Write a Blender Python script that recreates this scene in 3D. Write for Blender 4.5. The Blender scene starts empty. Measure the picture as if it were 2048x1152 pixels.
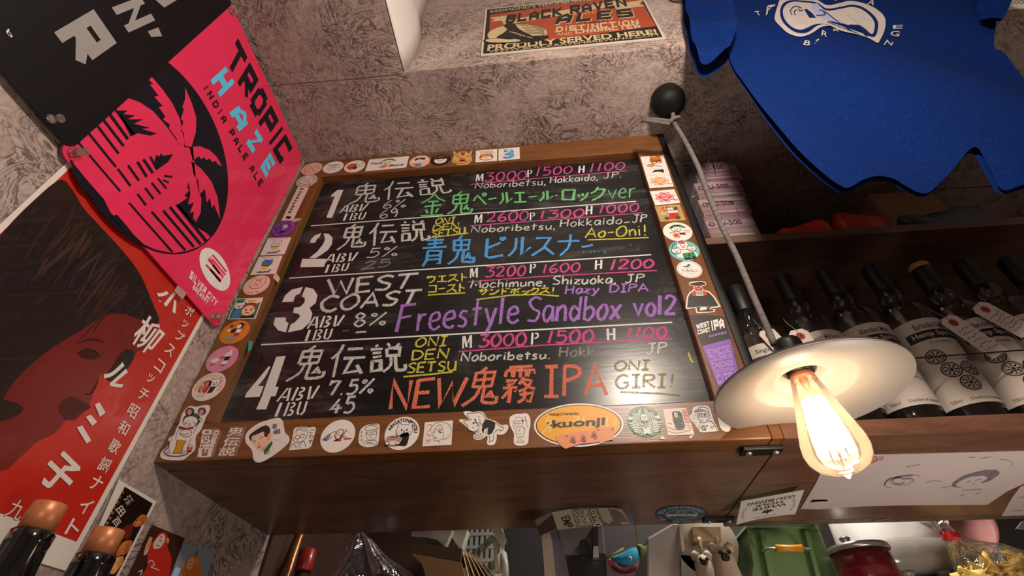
import bpy, bmesh, math, random
from mathutils import Vector, Matrix
from mathutils.geometry import delaunay_2d_cdt
random.seed(7)
C = bpy.context.scene.collection
# ------------------------------------------------------------------ camera
# the room is laid out in units of 0.6 m, measured from the lens (eye height 1.45 m)
S = 0.6; EYE = 1.45; FPX = 971.08
RM = ((0.995955930, 0.0898422105, -0.000402243),
      (-0.0605834364, 0.668284937, -0.741434347),
      (-0.0663432877, 0.738460304, 0.671025296))
def W(p): return Vector((p[0]*S, p[1]*S, p[2]*S + EYE))
cam_d = bpy.data.cameras.new('camera'); cam = bpy.data.objects.new('camera', cam_d); C.objects.link(cam)
cam_d.sensor_width = 36; cam_d.lens = FPX/2048*36; cam_d.clip_start = 0.02
r0, r1, r2 = RM
m4 = Matrix(((r0[0], -r1[0], -r2[0], 0), (r0[1], -r1[1], -r2[1], 0), (r0[2], -r1[2], -r2[2], EYE), (0, 0, 0, 1)))
cam.matrix_world = m4
sc = bpy.context.scene; sc.camera = cam
# ------------------------------------------------------------------ light and exposure
vs = sc.view_settings; vs.view_transform = 'Standard'; vs.look = 'None'; vs.gamma = 1; vs.use_curve_mapping = False
vs.exposure = 0.0
wd = bpy.data.worlds.new('world'); sc.world = wd; wd.use_nodes = True
wd.node_tree.nodes['Background'].inputs[0].default_value = (1, .85, .72, 1)
wd.node_tree.nodes['Background'].inputs[1].default_value = 0.05
def lamp(name, p, power, rad, col):
    l = bpy.data.lights.new(name, 'POINT'); l.energy = power; l.shadow_soft_size = rad; l.color = col
    o = bpy.data.objects.new(name, l); C.objects.link(o); o.location = W(p); return o
lamp('bar_lamp', (0.40, -0.05, 1.19), 23.0, 0.035, (1, .85, .72))      # next pendant along the bar, above the lens
lamp('room_fill', (0.15, -1.0, -0.15), 8.0, 0.08, (1, .85, .74))         # low fill light added behind the viewer, not a real fixture
lamp('shelf_fill', (0.95, 1.0, -0.30), 5.5, 0.07, (1, .88, .78))    # unseen light added below the shelf to brighten underside and kitchen fronts
lamp('kitchen_lamp', (0.75, 1.68, 1.25), 22.0, 0.06, (1, .93, .86))      # kitchen lamp behind the niche
# ------------------------------------------------------------------ photograph rays
def ray(x, y):
    a = ((x-1024)/FPX, (y-576)/FPX, 1.0)
    return [sum(RM[i][k]*a[i] for i in range(3)) for k in range(3)]
class Plane:
    """a real wall, board or shelf face: axis 0/1/2 = x/y/z constant; (a,b) are the two other axes"""
    def __init__(s, axis, val, out):
        s.axis, s.val, s.out = axis, val, out
        s.ij = [(1, 2), (0, 2), (0, 1)][axis]
    def un(s, x, y):
        d = ray(x, y); t = s.val/d[s.axis]; return (d[s.ij[0]]*t, d[s.ij[1]]*t)
    def pt(s, a, b, h=0):
        p = [0, 0, 0]; p[s.axis] = s.val + s.out*h; p[s.ij[0]] = a; p[s.ij[1]] = b; return tuple(p)
class Cyl:
    """label face of a bottle: a runs round the glass, b is height"""
    def __init__(s, r, c=(0, 0), turn=0): s.r = r; s.c = c; s.turn = turn
    def pt(s, a, b, h=0):
        t = a/s.r + s.turn; return (s.c[0]+(s.r+h)*math.sin(t), s.c[1]-(s.r+h)*math.cos(t), b)
def at(x, y, Y): d = ray(x, y); t = Y/d[1]; return (d[0]*t, Y, d[2]*t)
def atz(x, y, Z): d = ray(x, y); t = Z/d[2]; return (d[0]*t, d[1]*t, Z)
FRAME = Plane(1, 1.0, -1); BOARD = Plane(1, 1.03, -1); LEFT = Plane(0, -.904, 1); UNDER = Plane(2, .443, -1)
UPPER = Plane(1, .69, -1)
# ------------------------------------------------------------------ materials
MATS = {}
def lin(h):
    h = h.lstrip('#'); o = []
    for i in (0, 2, 4):
        c = int(h[i:i+2], 16)/255; o.append(c/12.92 if c <= .04045 else ((c+.055)/1.055)**2.4)
    return (*o, 1)
class NT:
    def __init__(s, name):
        s.m = bpy.data.materials.new(name); s.m.use_nodes = True; s.t = s.m.node_tree
        s.b = s.t.nodes['Principled BSDF']; s.o = s.t.nodes['Material Output']
    def n(s, typ, **k):
        x = s.t.nodes.new(typ)
        for a, v in k.items():
            if a.startswith('i_'): x.inputs[a[2:].replace('_', ' ')].default_value = v
            else: setattr(x, a, v)
        return x
    def l(s, a, b): s.t.links.new(a, b)
    def noise(s, scale, detail=3, dist=0, rough=.5, vec=None, coord='Object'):
        x = s.n('ShaderNodeTexNoise'); x.inputs['Scale'].default_value = scale; x.inputs['Detail'].default_value = detail
        x.inputs['Distortion'].default_value = dist; x.inputs['Roughness'].default_value = rough
        if vec is None: vec = s.n('ShaderNodeTexCoord').outputs[coord]
        s.l(vec, x.inputs['Vector']); return x.outputs['Fac']
    def ramp(s, fac, stops):
        x = s.n('ShaderNodeValToRGB'); e = x.color_ramp.elements
        while len(e) < len(stops): e.new(.5)
        for q, (p, c) in zip(e, stops): q.position = p; q.color = c if len(c) == 4 else (*c, 1)
        s.l(fac, x.inputs[0]); return x.outputs[0]
    def bump(s, fac, strength=.2, dist=.002):
        x = s.n('ShaderNodeBump'); x.inputs['Strength'].default_value = strength; x.inputs['Distance'].default_value = dist
        s.l(fac, x.inputs['Height']); s.l(x.outputs[0], s.b.inputs['Normal'])
    def mapping(s, scale, coord='Object', rot=(0, 0, 0)):
        x = s.n('ShaderNodeMapping'); x.inputs['Scale'].default_value = scale; x.inputs['Rotation'].default_value = rot
        s.l(s.n('ShaderNodeTexCoord').outputs[coord], x.inputs['Vector']); return x.outputs[0]
def mat(name, hexc, rough=.55, metal=0, var=.12, scale=40, bump=0, spec=.5, coat=0):
    """plain material with a little uneven tone"""
    if name in MATS: return MATS[name]
    t = NT(name); c = lin(hexc)
    lo = tuple(x*(1-var) for x in c[:3]); hi = tuple(min(1, x*(1+var)) for x in c[:3])
    f = t.noise(scale, 3)
    t.l(t.ramp(f, [(.3, lo), (.7, hi)]), t.b.inputs['Base Color'])
    t.b.inputs['Roughness'].default_value = rough; t.b.inputs['Metallic'].default_value = metal
    t.b.inputs['Specular IOR Level'].default_value = spec; t.b.inputs['Coat Weight'].default_value = coat
    if bump: t.bump(f, bump)
    MATS[name] = t.m; return t.m
def ink(hexc, rough=.45): return mat('ink_'+hexc.lstrip('#')+('' if rough == .45 else '_%d' % int(rough*100)), hexc, rough, var=.05, scale=60)
def m_wallpaper(name, l, mid, d):
    """embossed paper: cloudy patches, curling dark scroll lines that come and go"""
    t = NT(name)
    v = t.n('ShaderNodeTexCoord').outputs['Object']
    n1 = t.n('ShaderNodeTexNoise'); n1.inputs['Scale'].default_value = 9; n1.inputs['Detail'].default_value = 1
    t.l(v, n1.inputs['Vector'])
    mx = t.n('ShaderNodeMixRGB', blend_type='LINEAR_LIGHT'); mx.inputs[0].default_value = .09
    t.l(v, mx.inputs[1]); t.l(n1.outputs['Color'], mx.inputs[2])
    def math_(op, a, b=None, c=None):
        x = t.n('ShaderNodeMath', operation=op)
        for k, q in enumerate((a, b, c)):
            if q is None: continue
            if isinstance(q, (int, float)): x.inputs[k].default_value = q
            else: t.l(q, x.inputs[k])
        return x.outputs[0]
    scroll = t.noise(10.5, 2, 2.6, .5, mx.outputs[0]); s2 = t.noise(22, 2, 2.2, .5, mx.outputs[0])
    fine = t.noise(75, 4, 1.2, .65, v); big = t.noise(5, 4, .8, .6, v); patch = t.noise(9, 2, .5, .5, v)
    def lines(f, k): return math_('MINIMUM', math_('MULTIPLY', math_('ABSOLUTE', math_('SINE', math_('MULTIPLY', f, k))), 2.2), 1.0)
    a = math_('MULTIPLY', lines(scroll, 26), lines(s2, 15))
    w = t.n('ShaderNodeMapRange'); w.inputs[1].default_value = .36; w.inputs[2].default_value = .56; t.l(patch, w.inputs[0])
    a = math_('SUBTRACT', 1.0, math_('MULTIPLY', math_('SUBTRACT', 1.0, a), math_('MULTIPLY', w.outputs[0], .5)))
    tone = math_('MULTIPLY_ADD', fine, .75, math_('MULTIPLY', big, .55))
    tone = math_('SUBTRACT', tone, math_('MULTIPLY', math_('SUBTRACT', 1.0, a), .62))
    t.l(t.ramp(tone, [(.36, d), (.58, mid), (.84, l)]), t.b.inputs['Base Color'])
    t.b.inputs['Roughness'].default_value = .6; t.b.inputs['Specular IOR Level'].default_value = .35
    t.bump(tone, .5, .004); return t.m
def m_wood(name, lo, hi, rough=.35, axis=(2, 30, 30), bump=.08, coat=0):
    t = NT(name)
    v = t.mapping(axis); f = t.noise(3.0, 6, .6, .6, v); g = t.noise(30, 2, 0, .5, v)
    a = t.n('ShaderNodeMath', operation='MULTIPLY_ADD'); t.l(g, a.inputs[0]); a.inputs[1].default_value = .35; t.l(f, a.inputs[2])
    t.l(t.ramp(a.outputs[0], [(.45, lo), (.9, hi)]), t.b.inputs['Base Color'])
    t.b.inputs['Roughness'].default_value = rough; t.b.inputs['Coat Weight'].default_value = coat
    t.bump(a.outputs[0], bump, .002); return t.m
def m_chalk(name, hexc, lo=.42, hi=.58, base=.25):
    if name in MATS: return MATS[name]
    t = NT(name); t.b.inputs['Base Color'].default_value = lin(hexc); t.b.inputs['Roughness'].default_value = .95
    t.b.inputs['Specular IOR Level'].default_value = .05
    f = t.noise(900, 2); r = t.ramp(f, [(lo, (base,)*3), (hi, (1, 1, 1))])
    tr = t.n('ShaderNodeBsdfTransparent'); mx = t.n('ShaderNodeMixShader')
    t.l(r, mx.inputs[0]); t.l(tr.outputs[0], mx.inputs[1]); t.l(t.b.outputs[0], mx.inputs[2]); t.l(mx.outputs[0], t.o.inputs[0])
    MATS[name] = t.m; return t.m
def m_glass(name, tint=(1, 1, 1), haze=0., rough=.03, ior=1.45, wrinkle=0, hazecol=(1, .9, .75), gloss=1.0):
    """thin clear glass or film: see-through, mirrored at the rim, a little milky if haze"""
    if name in MATS: return MATS[name]
    t = NT(name); tr = t.n('ShaderNodeBsdfTransparent'); tr.inputs[0].default_value = (*tint, 1)
    gl = t.n('ShaderNodeBsdfGlossy'); gl.inputs['Roughness'].default_value = rough
    fr = t.n('ShaderNodeFresnel'); fr.inputs[0].default_value = ior
    if wrinkle:
        b = t.n('ShaderNodeBump'); b.inputs['Strength'].default_value = wrinkle; b.inputs['Distance'].default_value = .01
        t.l(t.noise(28, 3, 1.5), b.inputs['Height']); t.l(b.outputs[0], gl.inputs['Normal']); t.l(b.outputs[0], fr.inputs['Normal'])
    m1 = t.n('ShaderNodeMixShader')
    if gloss != 1.0:
        g = t.n('ShaderNodeMath', operation='MULTIPLY'); t.l(fr.outputs[0], g.inputs[0]); g.inputs[1].default_value = gloss; t.l(g.outputs[0], m1.inputs[0])
    else: t.l(fr.outputs[0], m1.inputs[0])
    t.l(tr.outputs[0], m1.inputs[1]); t.l(gl.outputs[0], m1.inputs[2])
    out = m1.outputs[0]
    if haze:
        tl = t.n('ShaderNodeBsdfTranslucent'); tl.inputs[0].default_value = (*hazecol, 1)
        df = t.n('ShaderNodeBsdfDiffuse'); df.inputs[0].default_value = (*hazecol, 1)
        m2 = t.n('ShaderNodeMixShader'); m2.inputs[0].default_value = .5; t.l(tl.outputs[0], m2.inputs[1]); t.l(df.outputs[0], m2.inputs[2])
        m3 = t.n('ShaderNodeMixShader'); m3.inputs[0].default_value = haze; t.l(out, m3.inputs[1]); t.l(m2.outputs[0], m3.inputs[2]); out = m3.outputs[0]
    t.l(out, t.o.inputs[0]); MATS[name] = t.m; return t.m
def m_emit(name, col, s):
    t = NT(name); t.b.inputs['Base Color'].default_value = (0, 0, 0, 1)
    t.b.inputs['Emission Color'].default_value = (*col, 1); t.b.inputs['Emission Strength'].default_value = s; return t.m
# ------------------------------------------------------------------ mesh building
LOC = {}
class MB:
    """collects shapes in room units, then links them as ONE mesh object"""
    def __init__(s): s.v = []; s.f = []; s.mi = []; s.sm = []
    def add(s, vs, fs, mi=0, smooth=False):
        o = len(s.v); s.v += [tuple(v) for v in vs]
        for f in fs: s.f.append([i+o for i in f]); s.mi.append(mi); s.sm.append(smooth)
        return s
    def box(s, a, b, mi=0):
        (x0, y0, z0), (x1, y1, z1) = a, b
        return s.add([(x0,y0,z0),(x1,y0,z0),(x1,y1,z0),(x0,y1,z0),(x0,y0,z1),(x1,y0,z1),(x1,y1,z1),(x0,y1,z1)],
            [(0,3,2,1),(4,5,6,7),(0,1,5,4),(1,2,6,5),(2,3,7,6),(3,0,4,7)], mi)
    def hexa(s, q, mi=0):      # eight corners: bottom ring then top ring
        return s.add(q, [(0,3,2,1),(4,5,6,7),(0,1,5,4),(1,2,6,5),(2,3,7,6),(3,0,4,7)], mi)
    def lathe(s, prof, c=(0, 0, 0), n=40, mi=0, axis='z', cap=True, smooth=True, sq=0):
        """prof = [(r,h)...] turned about the vertical (or y / x) line through c; sq>0 squares the section"""
        vs = []; fs = []
        for r, h in prof:
            for k in range(n):
                t = 2*math.pi*k/n; cx, sy = math.cos(t), math.sin(t)
                q = r
                if sq: q = r/((abs(cx)**sq+abs(sy)**sq)**(1/sq))
                p = (q*cx, q*sy, h)
                if axis == 'y': p = (p[0], p[2], p[1])
                if axis == 'x': p = (p[2], p[0], p[1])
                vs.append((c[0]+p[0], c[1]+p[1], c[2]+p[2]))
        for i in range(len(prof)-1):
            for k in range(n):
                a = i*n+k; b = i*n+(k+1) % n; fs.append((a, b, b+n, a+n))
        s.add(vs, fs, mi, smooth)
        if cap:
            o = len(s.v)-len(vs)
            if prof[0][0] > 1e-6: s.f.append([o+k for k in range(n)][::-1]); s.mi.append(mi); s.sm.append(False)
            if prof[-1][0] > 1e-6: s.f.append([o+(len(prof)-1)*n+k for k in range(n)]); s.mi.append(mi); s.sm.append(False)
        return s
    def tube(s, pts, r, n=10, mi=0, smooth=True):
        pts = [Vector(p) for p in pts]; rr = r if isinstance(r, (list, tuple)) else [r]*len(pts); vs = []; fs = []
        up = None
        for i, p in enumerate(pts):
            d = (pts[min(i+1, len(pts)-1)]-pts[max(i-1, 0)]).normalized()
            if up is None: up = Vector((0, 0, 1)) if abs(d.z) < .9 else Vector((1, 0, 0))
            a = d.cross(up).normalized(); b = d.cross(a).normalized(); up = -b if False else up
            for k in range(n):
                t = 2*math.pi*k/n; vs.append(p+(a*math.cos(t)+b*math.sin(t))*rr[i])
        for i in range(len(pts)-1):
            for k in range(n): fs.append((i*n+k, i*n+(k+1) % n, (i+1)*n+(k+1) % n, (i+1)*n+k))
        s.add(vs, fs, mi, smooth)
        o = len(s.v)-len(vs)
        s.f.append([o+k for k in range(n)]); s.mi.append(mi); s.sm.append(False)
        s.f.append([o+(len(pts)-1)*n+k for k in range(n)][::-1]); s.mi.append(mi); s.sm.append(False)
        return s
    def prism(s, a, b, mi=0, smooth=False):
        """two matching outlines joined into a closed solid"""
        n = len(a); s.add(list(a)+list(b), [list(range(n))[::-1], list(range(n, 2*n))], mi)
        o = len(s.v)-2*n
        for k in range(n): s.f.append([o+k, o+(k+1) % n, o+n+(k+1) % n, o+n+k]); s.mi.append(mi); s.sm.append(smooth)
        return s
    def grid(s, fn, nu, nv, mi=0, smooth=True, closed=False):
        vs = [fn(i/nu, j/nv) for j in range(nv+1) for i in range(nu+1)]
        return s.add(vs, [(j*(nu+1)+i, j*(nu+1)+i+1, (j+1)*(nu+1)+i+1, (j+1)*(nu+1)+i) for j in range(nv) for i in range(nu)], mi, smooth)
    def build(s, name, mats, parent=None, bevel=0, seg=2, solid=0, sub=0):
        if not isinstance(mats, (list, tuple)): mats = [mats]
        w = [W(v) for v in s.v]
        if parent is not None: org = LOC[parent.name]
        else:
            xs, ys, zs = zip(*w); org = Vector(((min(xs)+max(xs))/2, (min(ys)+max(ys))/2, min(zs)))
        me = bpy.data.meshes.new(name); me.from_pydata([v-org for v in w], [], s.f)
        for m in mats: me.materials.append(m)
        me.polygons.foreach_set('material_index', s.mi); me.polygons.foreach_set('use_smooth', s.sm)
        bm = bmesh.new(); bm.from_mesh(me)
        if len(bm.faces) < 6000: bmesh.ops.recalc_face_normals(bm, faces=bm.faces)
        big = [f for f in bm.faces if len(f.verts) > 4]
        if big: bmesh.ops.triangulate(bm, faces=big, ngon_method='EAR_CLIP')
        bm.to_mesh(me); bm.free(); me.update()
        o = bpy.data.objects.new(name, me); C.objects.link(o); LOC[o.name] = org
        if parent is not None: o.parent = parent
        else: o.location = org
        if solid:
            q = o.modifiers.new('thickness', 'SOLIDIFY'); q.thickness = solid*S; q.offset = 0
        if bevel:
            q = o.modifiers.new('bevel', 'BEVEL'); q.width = bevel*S; q.segments = seg; q.limit_method = 'ANGLE'
        if sub:
            q = o.modifiers.new('sub', 'SUBSURF'); q.levels = sub; q.render_levels = sub
        return o
def thing(name, label, cat, p, group=None):
    o = bpy.data.objects.new(name, None); C.objects.link(o); o.location = W(p); LOC[o.name] = W(p)
    o.empty_display_size = .02; return tag(o, label, cat, group)
def tag(o, label=None, cat=None, group=None, kind=None):
    if label: o['label'] = label
    if cat: o['category'] = cat
    if group: o['group'] = group
    if kind: o['kind'] = kind
    return o
def struct(o): o['kind'] = 'structure'; return o
def copy_thing(root, d, label):
    r = root.copy(); C.objects.link(r); r.location = root.location + Vector(d)*S; r['label'] = label; LOC[r.name] = LOC[root.name]
    for ch in list(root.children):
        c = ch.copy(); C.objects.link(c); c.parent = r; LOC[c.name] = LOC[root.name]
        for g in list(ch.children):
            e = g.copy(); C.objects.link(e); e.parent = c
    return r
# ------------------------------------------------------------------ flat artwork on a face
def crom(pts, k=6, closed=False):
    n = len(pts)
    if n < 3: return list(pts)
    out = []
    rng = range(n) if closed else range(n-1)
    for i in rng:
        if closed: p0, p1, p2, p3 = pts[(i-1) % n], pts[i], pts[(i+1) % n], pts[(i+2) % n]
        else: p0, p1, p2, p3 = pts[max(i-1, 0)], pts[i], pts[i+1], pts[min(i+2, n-1)]
        for j in range(k):
            t = j/k
            out.append(tuple(.5*(2*p1[a]+(p2[a]-p0[a])*t+(2*p0[a]-5*p1[a]+4*p2[a]-p3[a])*t*t+(3*p1[a]-p0[a]-3*p2[a]+p3[a])*t**3) for a in (0, 1)))
    if not closed: out.append(tuple(pts[-1]))
    return out
def area2(p): return sum(p[i][0]*p[(i+1) % len(p)][1]-p[(i+1) % len(p)][0]*p[i][1] for i in range(len(p)))
def ribbon(pts, w):
    """outline of a pen stroke of width w (or list) along pts"""
    n = len(pts); ww = w if isinstance(w, (list, tuple)) else [w]*n; L = []; R = []
    for i in range(n):
        a = pts[max(i-1, 0)]; b = pts[min(i+1, n-1)]; dx, dy = b[0]-a[0], b[1]-a[1]; d = math.hypot(dx, dy) or 1e-9
        nx, ny = -dy/d, dx/d; k = 1.0
        if 0 < i < n-1:
            e = (pts[i][0]-a[0], pts[i][1]-a[1]); el = math.hypot(*e) or 1e-9
            c = abs((-e[1]/el)*nx+(e[0]/el)*ny); k = min(1/max(c, .3), 1.7)
        h = ww[i]/2*k
        L.append((pts[i][0]+nx*h, pts[i][1]+ny*h)); R.append((pts[i][0]-nx*h, pts[i][1]-ny*h))
    return L, R
TXT = {}
def glyphs(body, bold=0., shear=0.):
    key = (body, bold, shear)
    if key in TXT: return TXT[key]
    cu = bpy.data.curves.new('t', 'FONT'); cu.body = body; cu.offset = bold; cu.shear = shear; cu.resolution_u = 3
    o = bpy.data.objects.new('t', cu); C.objects.link(o)
    dg = bpy.context.evaluated_depsgraph_get(); me = bpy.data.meshes.new_from_object(o.evaluated_get(dg))
    vs = [(v.co.x, v.co.y) for v in me.vertices]; fs = [list(p.vertices) for p in me.polygons]
    bpy.data.objects.remove(o); bpy.data.curves.remove(cu); bpy.data.meshes.remove(me)
    x0 = min(v[0] for v in vs); x1 = max(v[0] for v in vs); y0 = min(v[1] for v in vs); y1 = max(v[1] for v in vs)
    r = ([((v[0]-x0)/(x1-x0+1e-9), (v[1]-y0)/(y1-y0+1e-9)) for v in vs], fs, (x1-x0)/(y1-y0+1e-9)); TXT[key] = r; return r
BLK = {'A': '.13,0 .13,.62 .5,.9 .87,.62 .87,0|.13,.36 .87,.36', 'B': '.13,.12 .13,.88 .7,.88 .85,.75 .7,.5 .13,.5|.7,.5 .88,.3 .75,.12 .13,.12', 'C': '.88,.72 .88,.88 .13,.88 .13,.12 .88,.12 .88,.3', 'D': '.13,.12 .13,.88 .65,.88 .87,.68 .87,.32 .65,.12 .13,.12', 'E': '.95,.88 .13,.88 .13,.12 .95,.12|.13,.5 .82,.5',
'H': '.13,0 .13,1|.87,0 .87,1|.13,.5 .87,.5', 'I': '.5,0 .5,1', 'J': '.8,1 .8,.12 .2,.12 .2,.35', 'K': '.13,0 .13,1|.9,1 .3,.5 .9,0', 'L': '.13,1 .13,.12 .95,.12', 'M': '.1,0 .1,.95 .5,.4 .9,.95 .9,0', 'N': '.13,0 .13,.9 .87,.1 .87,1', 'O': '.3,.88 .7,.88 .88,.7 .88,.3 .7,.12 .3,.12 .12,.3 .12,.7 .3,.88', 'P': '.13,0 .13,.88 .87,.88 .87,.45 .13,.45', 'R': '.13,0 .13,.88 .87,.88 .87,.45 .13,.45|.4,.45 .88,0',
'S': '.88,.72 .88,.88 .13,.88 .13,.52 .87,.48 .87,.12 .12,.12 .12,.3', 'T': '0,.88 1,.88|.5,0 .5,.9', 'U': '.13,1 .13,.25 .28,.12 .72,.12 .87,.25 .87,1', 'V': '.1,1 .5,.08 .9,1', 'W': '.06,1 .25,.1 .5,.7 .75,.1 .94,1', 'Y': '.1,1 .5,.5 .9,1|.5,.5 .5,0', 'Z': '.05,.88 .9,.88 .1,.12 .95,.12', 'G': '.88,.72 .88,.88 .13,.88 .13,.12 .87,.12 .87,.45 .5,.45', 'X': '.05,0 .95,1|.05,1 .95,0'}
STEP = .00035
class Art(MB):
    def __init__(s, plane, zoom=None, h=0.):
        super().__init__(); s.p = plane; s.h = h; s.ms = []; s.fr = None; s.z = zoom
    def zoomed(s, x0, y0, k): s.z = (x0, y0, k); s.fr = None; return s
    def circle(s, L, R, col=None, th=.0007, n=48):
        """round sticker between two points of its widest line"""
        a = s.map(*L); b = s.map(*R); c = ((a[0]+b[0])/2, (a[1]+b[1])/2); r = math.hypot(a[0]-b[0], a[1]-b[1])/2
        s.frame(c, (r, 0), (0, r))
        if col: s.base([(math.cos(2*math.pi*k/n), math.sin(2*math.pi*k/n)) for k in range(n)], col, th)
        return s
    def oval(s, L, R, T, B, col=None, th=.0007, n=56):
        L, R, T, B = [s.map(*q) for q in (L, R, T, B)]
        s.frame(((L[0]+R[0])/2, (T[1]+B[1])/2), ((R[0]-L[0])/2, (R[1]-L[1])/2), ((T[0]-B[0])/2, (T[1]-B[1])/2))
        if col: s.base([(math.cos(2*math.pi*k/n), math.sin(2*math.pi*k/n)) for k in range(n)], col, th)
        return s
    def quad(s, tl, tr, br, bl, col=None, th=.0007, rnd=0):
        s.q = [s.map(*q) for q in (tl, tr, br, bl)]; s.fr = 'q'
        if col:
            if rnd:
                o = []
                for cx, cy, a0 in ((1-rnd, 1-rnd, 0), (-1+rnd, 1-rnd, 90), (-1+rnd, -1+rnd, 180), (1-rnd, -1+rnd, 270)):
                    o += [(cx+rnd*math.cos(math.radians(a0+t)), cy+rnd*math.sin(math.radians(a0+t))) for t in (0, 30, 60, 90)]
                s.base(o, col, th)
            else: s.base([(-1, 1), (-1, -1), (1, -1), (1, 1)], col, th)
        return s
    def frame(s, c, u, v): s.fr = (c, u, v); return s
    def map(s, x, y):
        if s.fr == 'q':
            u, v = (x+1)/2, (1-y)/2; tl, tr, br, bl = s.q
            return tuple((tl[i]*(1-u)+tr[i]*u)*(1-v)+(bl[i]*(1-u)+br[i]*u)*v for i in (0, 1))
        if s.fr: c, u, v = s.fr; return (c[0]+u[0]*x+v[0]*y, c[1]+u[1]*x+v[1]*y)
        if s.z: x0, y0, k = s.z; return s.p.un(x/k+x0, y/k+y0)
        return (x, y)
    def mi_(s, col):
        m = ink(col) if isinstance(col, str) else col
        if m not in s.ms: s.ms.append(m)
        return s.ms.index(m)
    def P(s, x, y, h): a, b = s.map(x, y); return s.p.pt(a, b, h)
    def base(s, pts, col, th=.0007, smooth=False):
        if smooth: pts = crom(pts, 5, True)
        s.prism([s.P(x, y, s.h) for x, y in pts], [s.P(x, y, s.h+th) for x, y in pts], s.mi_(col)); s.h += th; return s
    def fill(s, pts, col, lay=1, smooth=False):
        if smooth: pts = crom(pts, 5, True)
        s.add([s.P(x, y, s.h+lay*STEP) for x, y in pts], [list(range(len(pts)))], s.mi_(col)); return s
    def line(s, pts, w, col, lay=2, smooth=True, taper=0):
        if smooth and len(pts) > 2: pts = crom(pts, 5)
        n = len(pts); ww = [w*(1-taper*abs(2*i/(n-1)-1)**2) for i in range(n)] if taper else w
        L, R = ribbon(pts, ww); h = s.h+lay*STEP
        s.add([s.P(*p, h) for p in L]+[s.P(*p, h) for p in R], [(i, i+1, n+i+1, n+i) for i in range(n-1)], s.mi_(col)); return s
    def lines(s, txt, w, col, lay=2, smooth=True):
        """several pen strokes: 'x,y x,y|x,y x,y'"""
        for st in txt.split('|'):
            s.line([tuple(float(c) for c in q.split(',')) for q in st.split()], w, col, lay, smooth)
        return s
    def ell(s, cx, cy, rx, ry, col, lay=1, ang=0, n=22, a0=0, a1=360):
        t = math.radians(ang); c_, s_ = math.cos(t), math.sin(t); pts = []
        for k in range(n if a1-a0 >= 360 else n+1):
            q = math.radians(a0+(a1-a0)*k/n); x, y = rx*math.cos(q), ry*math.sin(q); pts.append((cx+x*c_-y*s_, cy+x*s_+y*c_))
        return s.fill(pts, col, lay)
    def ring(s, cx, cy, rx, ry, w, col, lay=2, a0=0, a1=360, n=28, ang=0):
        t = math.radians(ang); c_, s_ = math.cos(t), math.sin(t); pts = []
        for k in range(n+1):
            q = math.radians(a0+(a1-a0)*k/n); x, y = rx*math.cos(q), ry*math.sin(q); pts.append((cx+x*c_-y*s_, cy+x*s_+y*c_))
        return s.line(pts, w, col, lay, False)
    def text(s, body, q, col, lay=2, bold=0., shear=0.):
        """lettering whose ink fills the quad tl,tr,br,bl"""
        vs, fs, _ = glyphs(body, bold, shear); tl, tr, br, bl = [s.map(*p) for p in q]; o = []
        for u, v in vs:
            a = tuple((tl[i]*(1-u)+tr[i]*u)*v+(bl[i]*(1-u)+br[i]*u)*(1-v) for i in (0, 1)); o.append(s.p.pt(*a, s.h+lay*STEP))
        s.add(o, fs, s.mi_(col)); return s
    def block(s, word, q, col, lay=2, w=.24, gap=.12):
        """square-cut poster capitals filling the quad tl,tr,br,bl"""
        tl, tr, br, bl = [s.map(*p) for p in q]; old = (s.fr, s.z); adv = [.45 if c in 'I ' else 1.25 if c in 'MW' else 1 for c in word]; tot = sum(adv)+gap*(len(word)-1); x = 0
        for c, ad in zip(word, adv):
            if c != ' ':
                u0, u1 = x/tot, (x+ad)/tot; A = [tuple(p[i]*(1-u)+r[i]*u for i in (0, 1)) for u in (u0, u1) for p, r in ((bl, br), (tl, tr))]
                s.fr = (A[0], (A[2][0]-A[0][0], A[2][1]-A[0][1]), (A[1][0]-A[0][0], A[1][1]-A[0][1]))
                ww = w*(1.6 if c == 'I' else 1)
                for k, st in enumerate(BLK[c].split('|')):
                    p = [tuple(map(float, q_.split(','))) for q_ in st.split()]; cl = p[0] == p[-1]
                    for m in range(len(p)-1):
                        (ax, ay), (bx, by) = p[m], p[m+1]; d = math.hypot(bx-ax, by-ay) or 1; ex, ey = (bx-ax)/d*ww*.5, (by-ay)/d*ww*.5
                        if m or cl: ax -= ex; ay -= ey
                        if m < len(p)-2 or cl: bx += ex; by += ey
                        nx, ny = -ey, ex; qd = [(ax+nx, ay+ny), (bx+nx, by+ny), (bx-nx, by-ny), (ax-nx, ay-ny)]
                        s.fill([(min(1, max(0, X)), min(1, max(0, Y))) for X, Y in qd], col, lay+.02*(k*6+m))
            x += ad+gap
        s.fr, s.z = old; return s
    def tbox(s, body, x0, y0, x1, y1, col, lay=2, bold=0., shear=0.):
        return s.text(body, ((x0, y1), (x1, y1), (x1, y0), (x0, y0)), col, lay, bold, shear)
    def arct(s, body, ra, rb, a0, a1, col, lay=2, bold=0., cx=0, cy=0):
        """lettering bent along an arc from angle a0 to a1 (degrees), feet at ra, heads at rb"""
        vs, fs, _ = glyphs(body, bold); o = []
        for u, v in vs:
            t = math.radians(a0+(a1-a0)*u); r = ra+(rb-ra)*v; o.append(s.P(cx+r*math.cos(t), cy+r*math.sin(t), s.h+lay*STEP))
        s.add(o, fs, s.mi_(col)); return s
    def done(s, name, label=None, cat=None, group=None, parent=None, mats=None):
        o = s.build(name, mats or s.ms, parent)
        return tag(o, label, cat, group)
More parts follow.
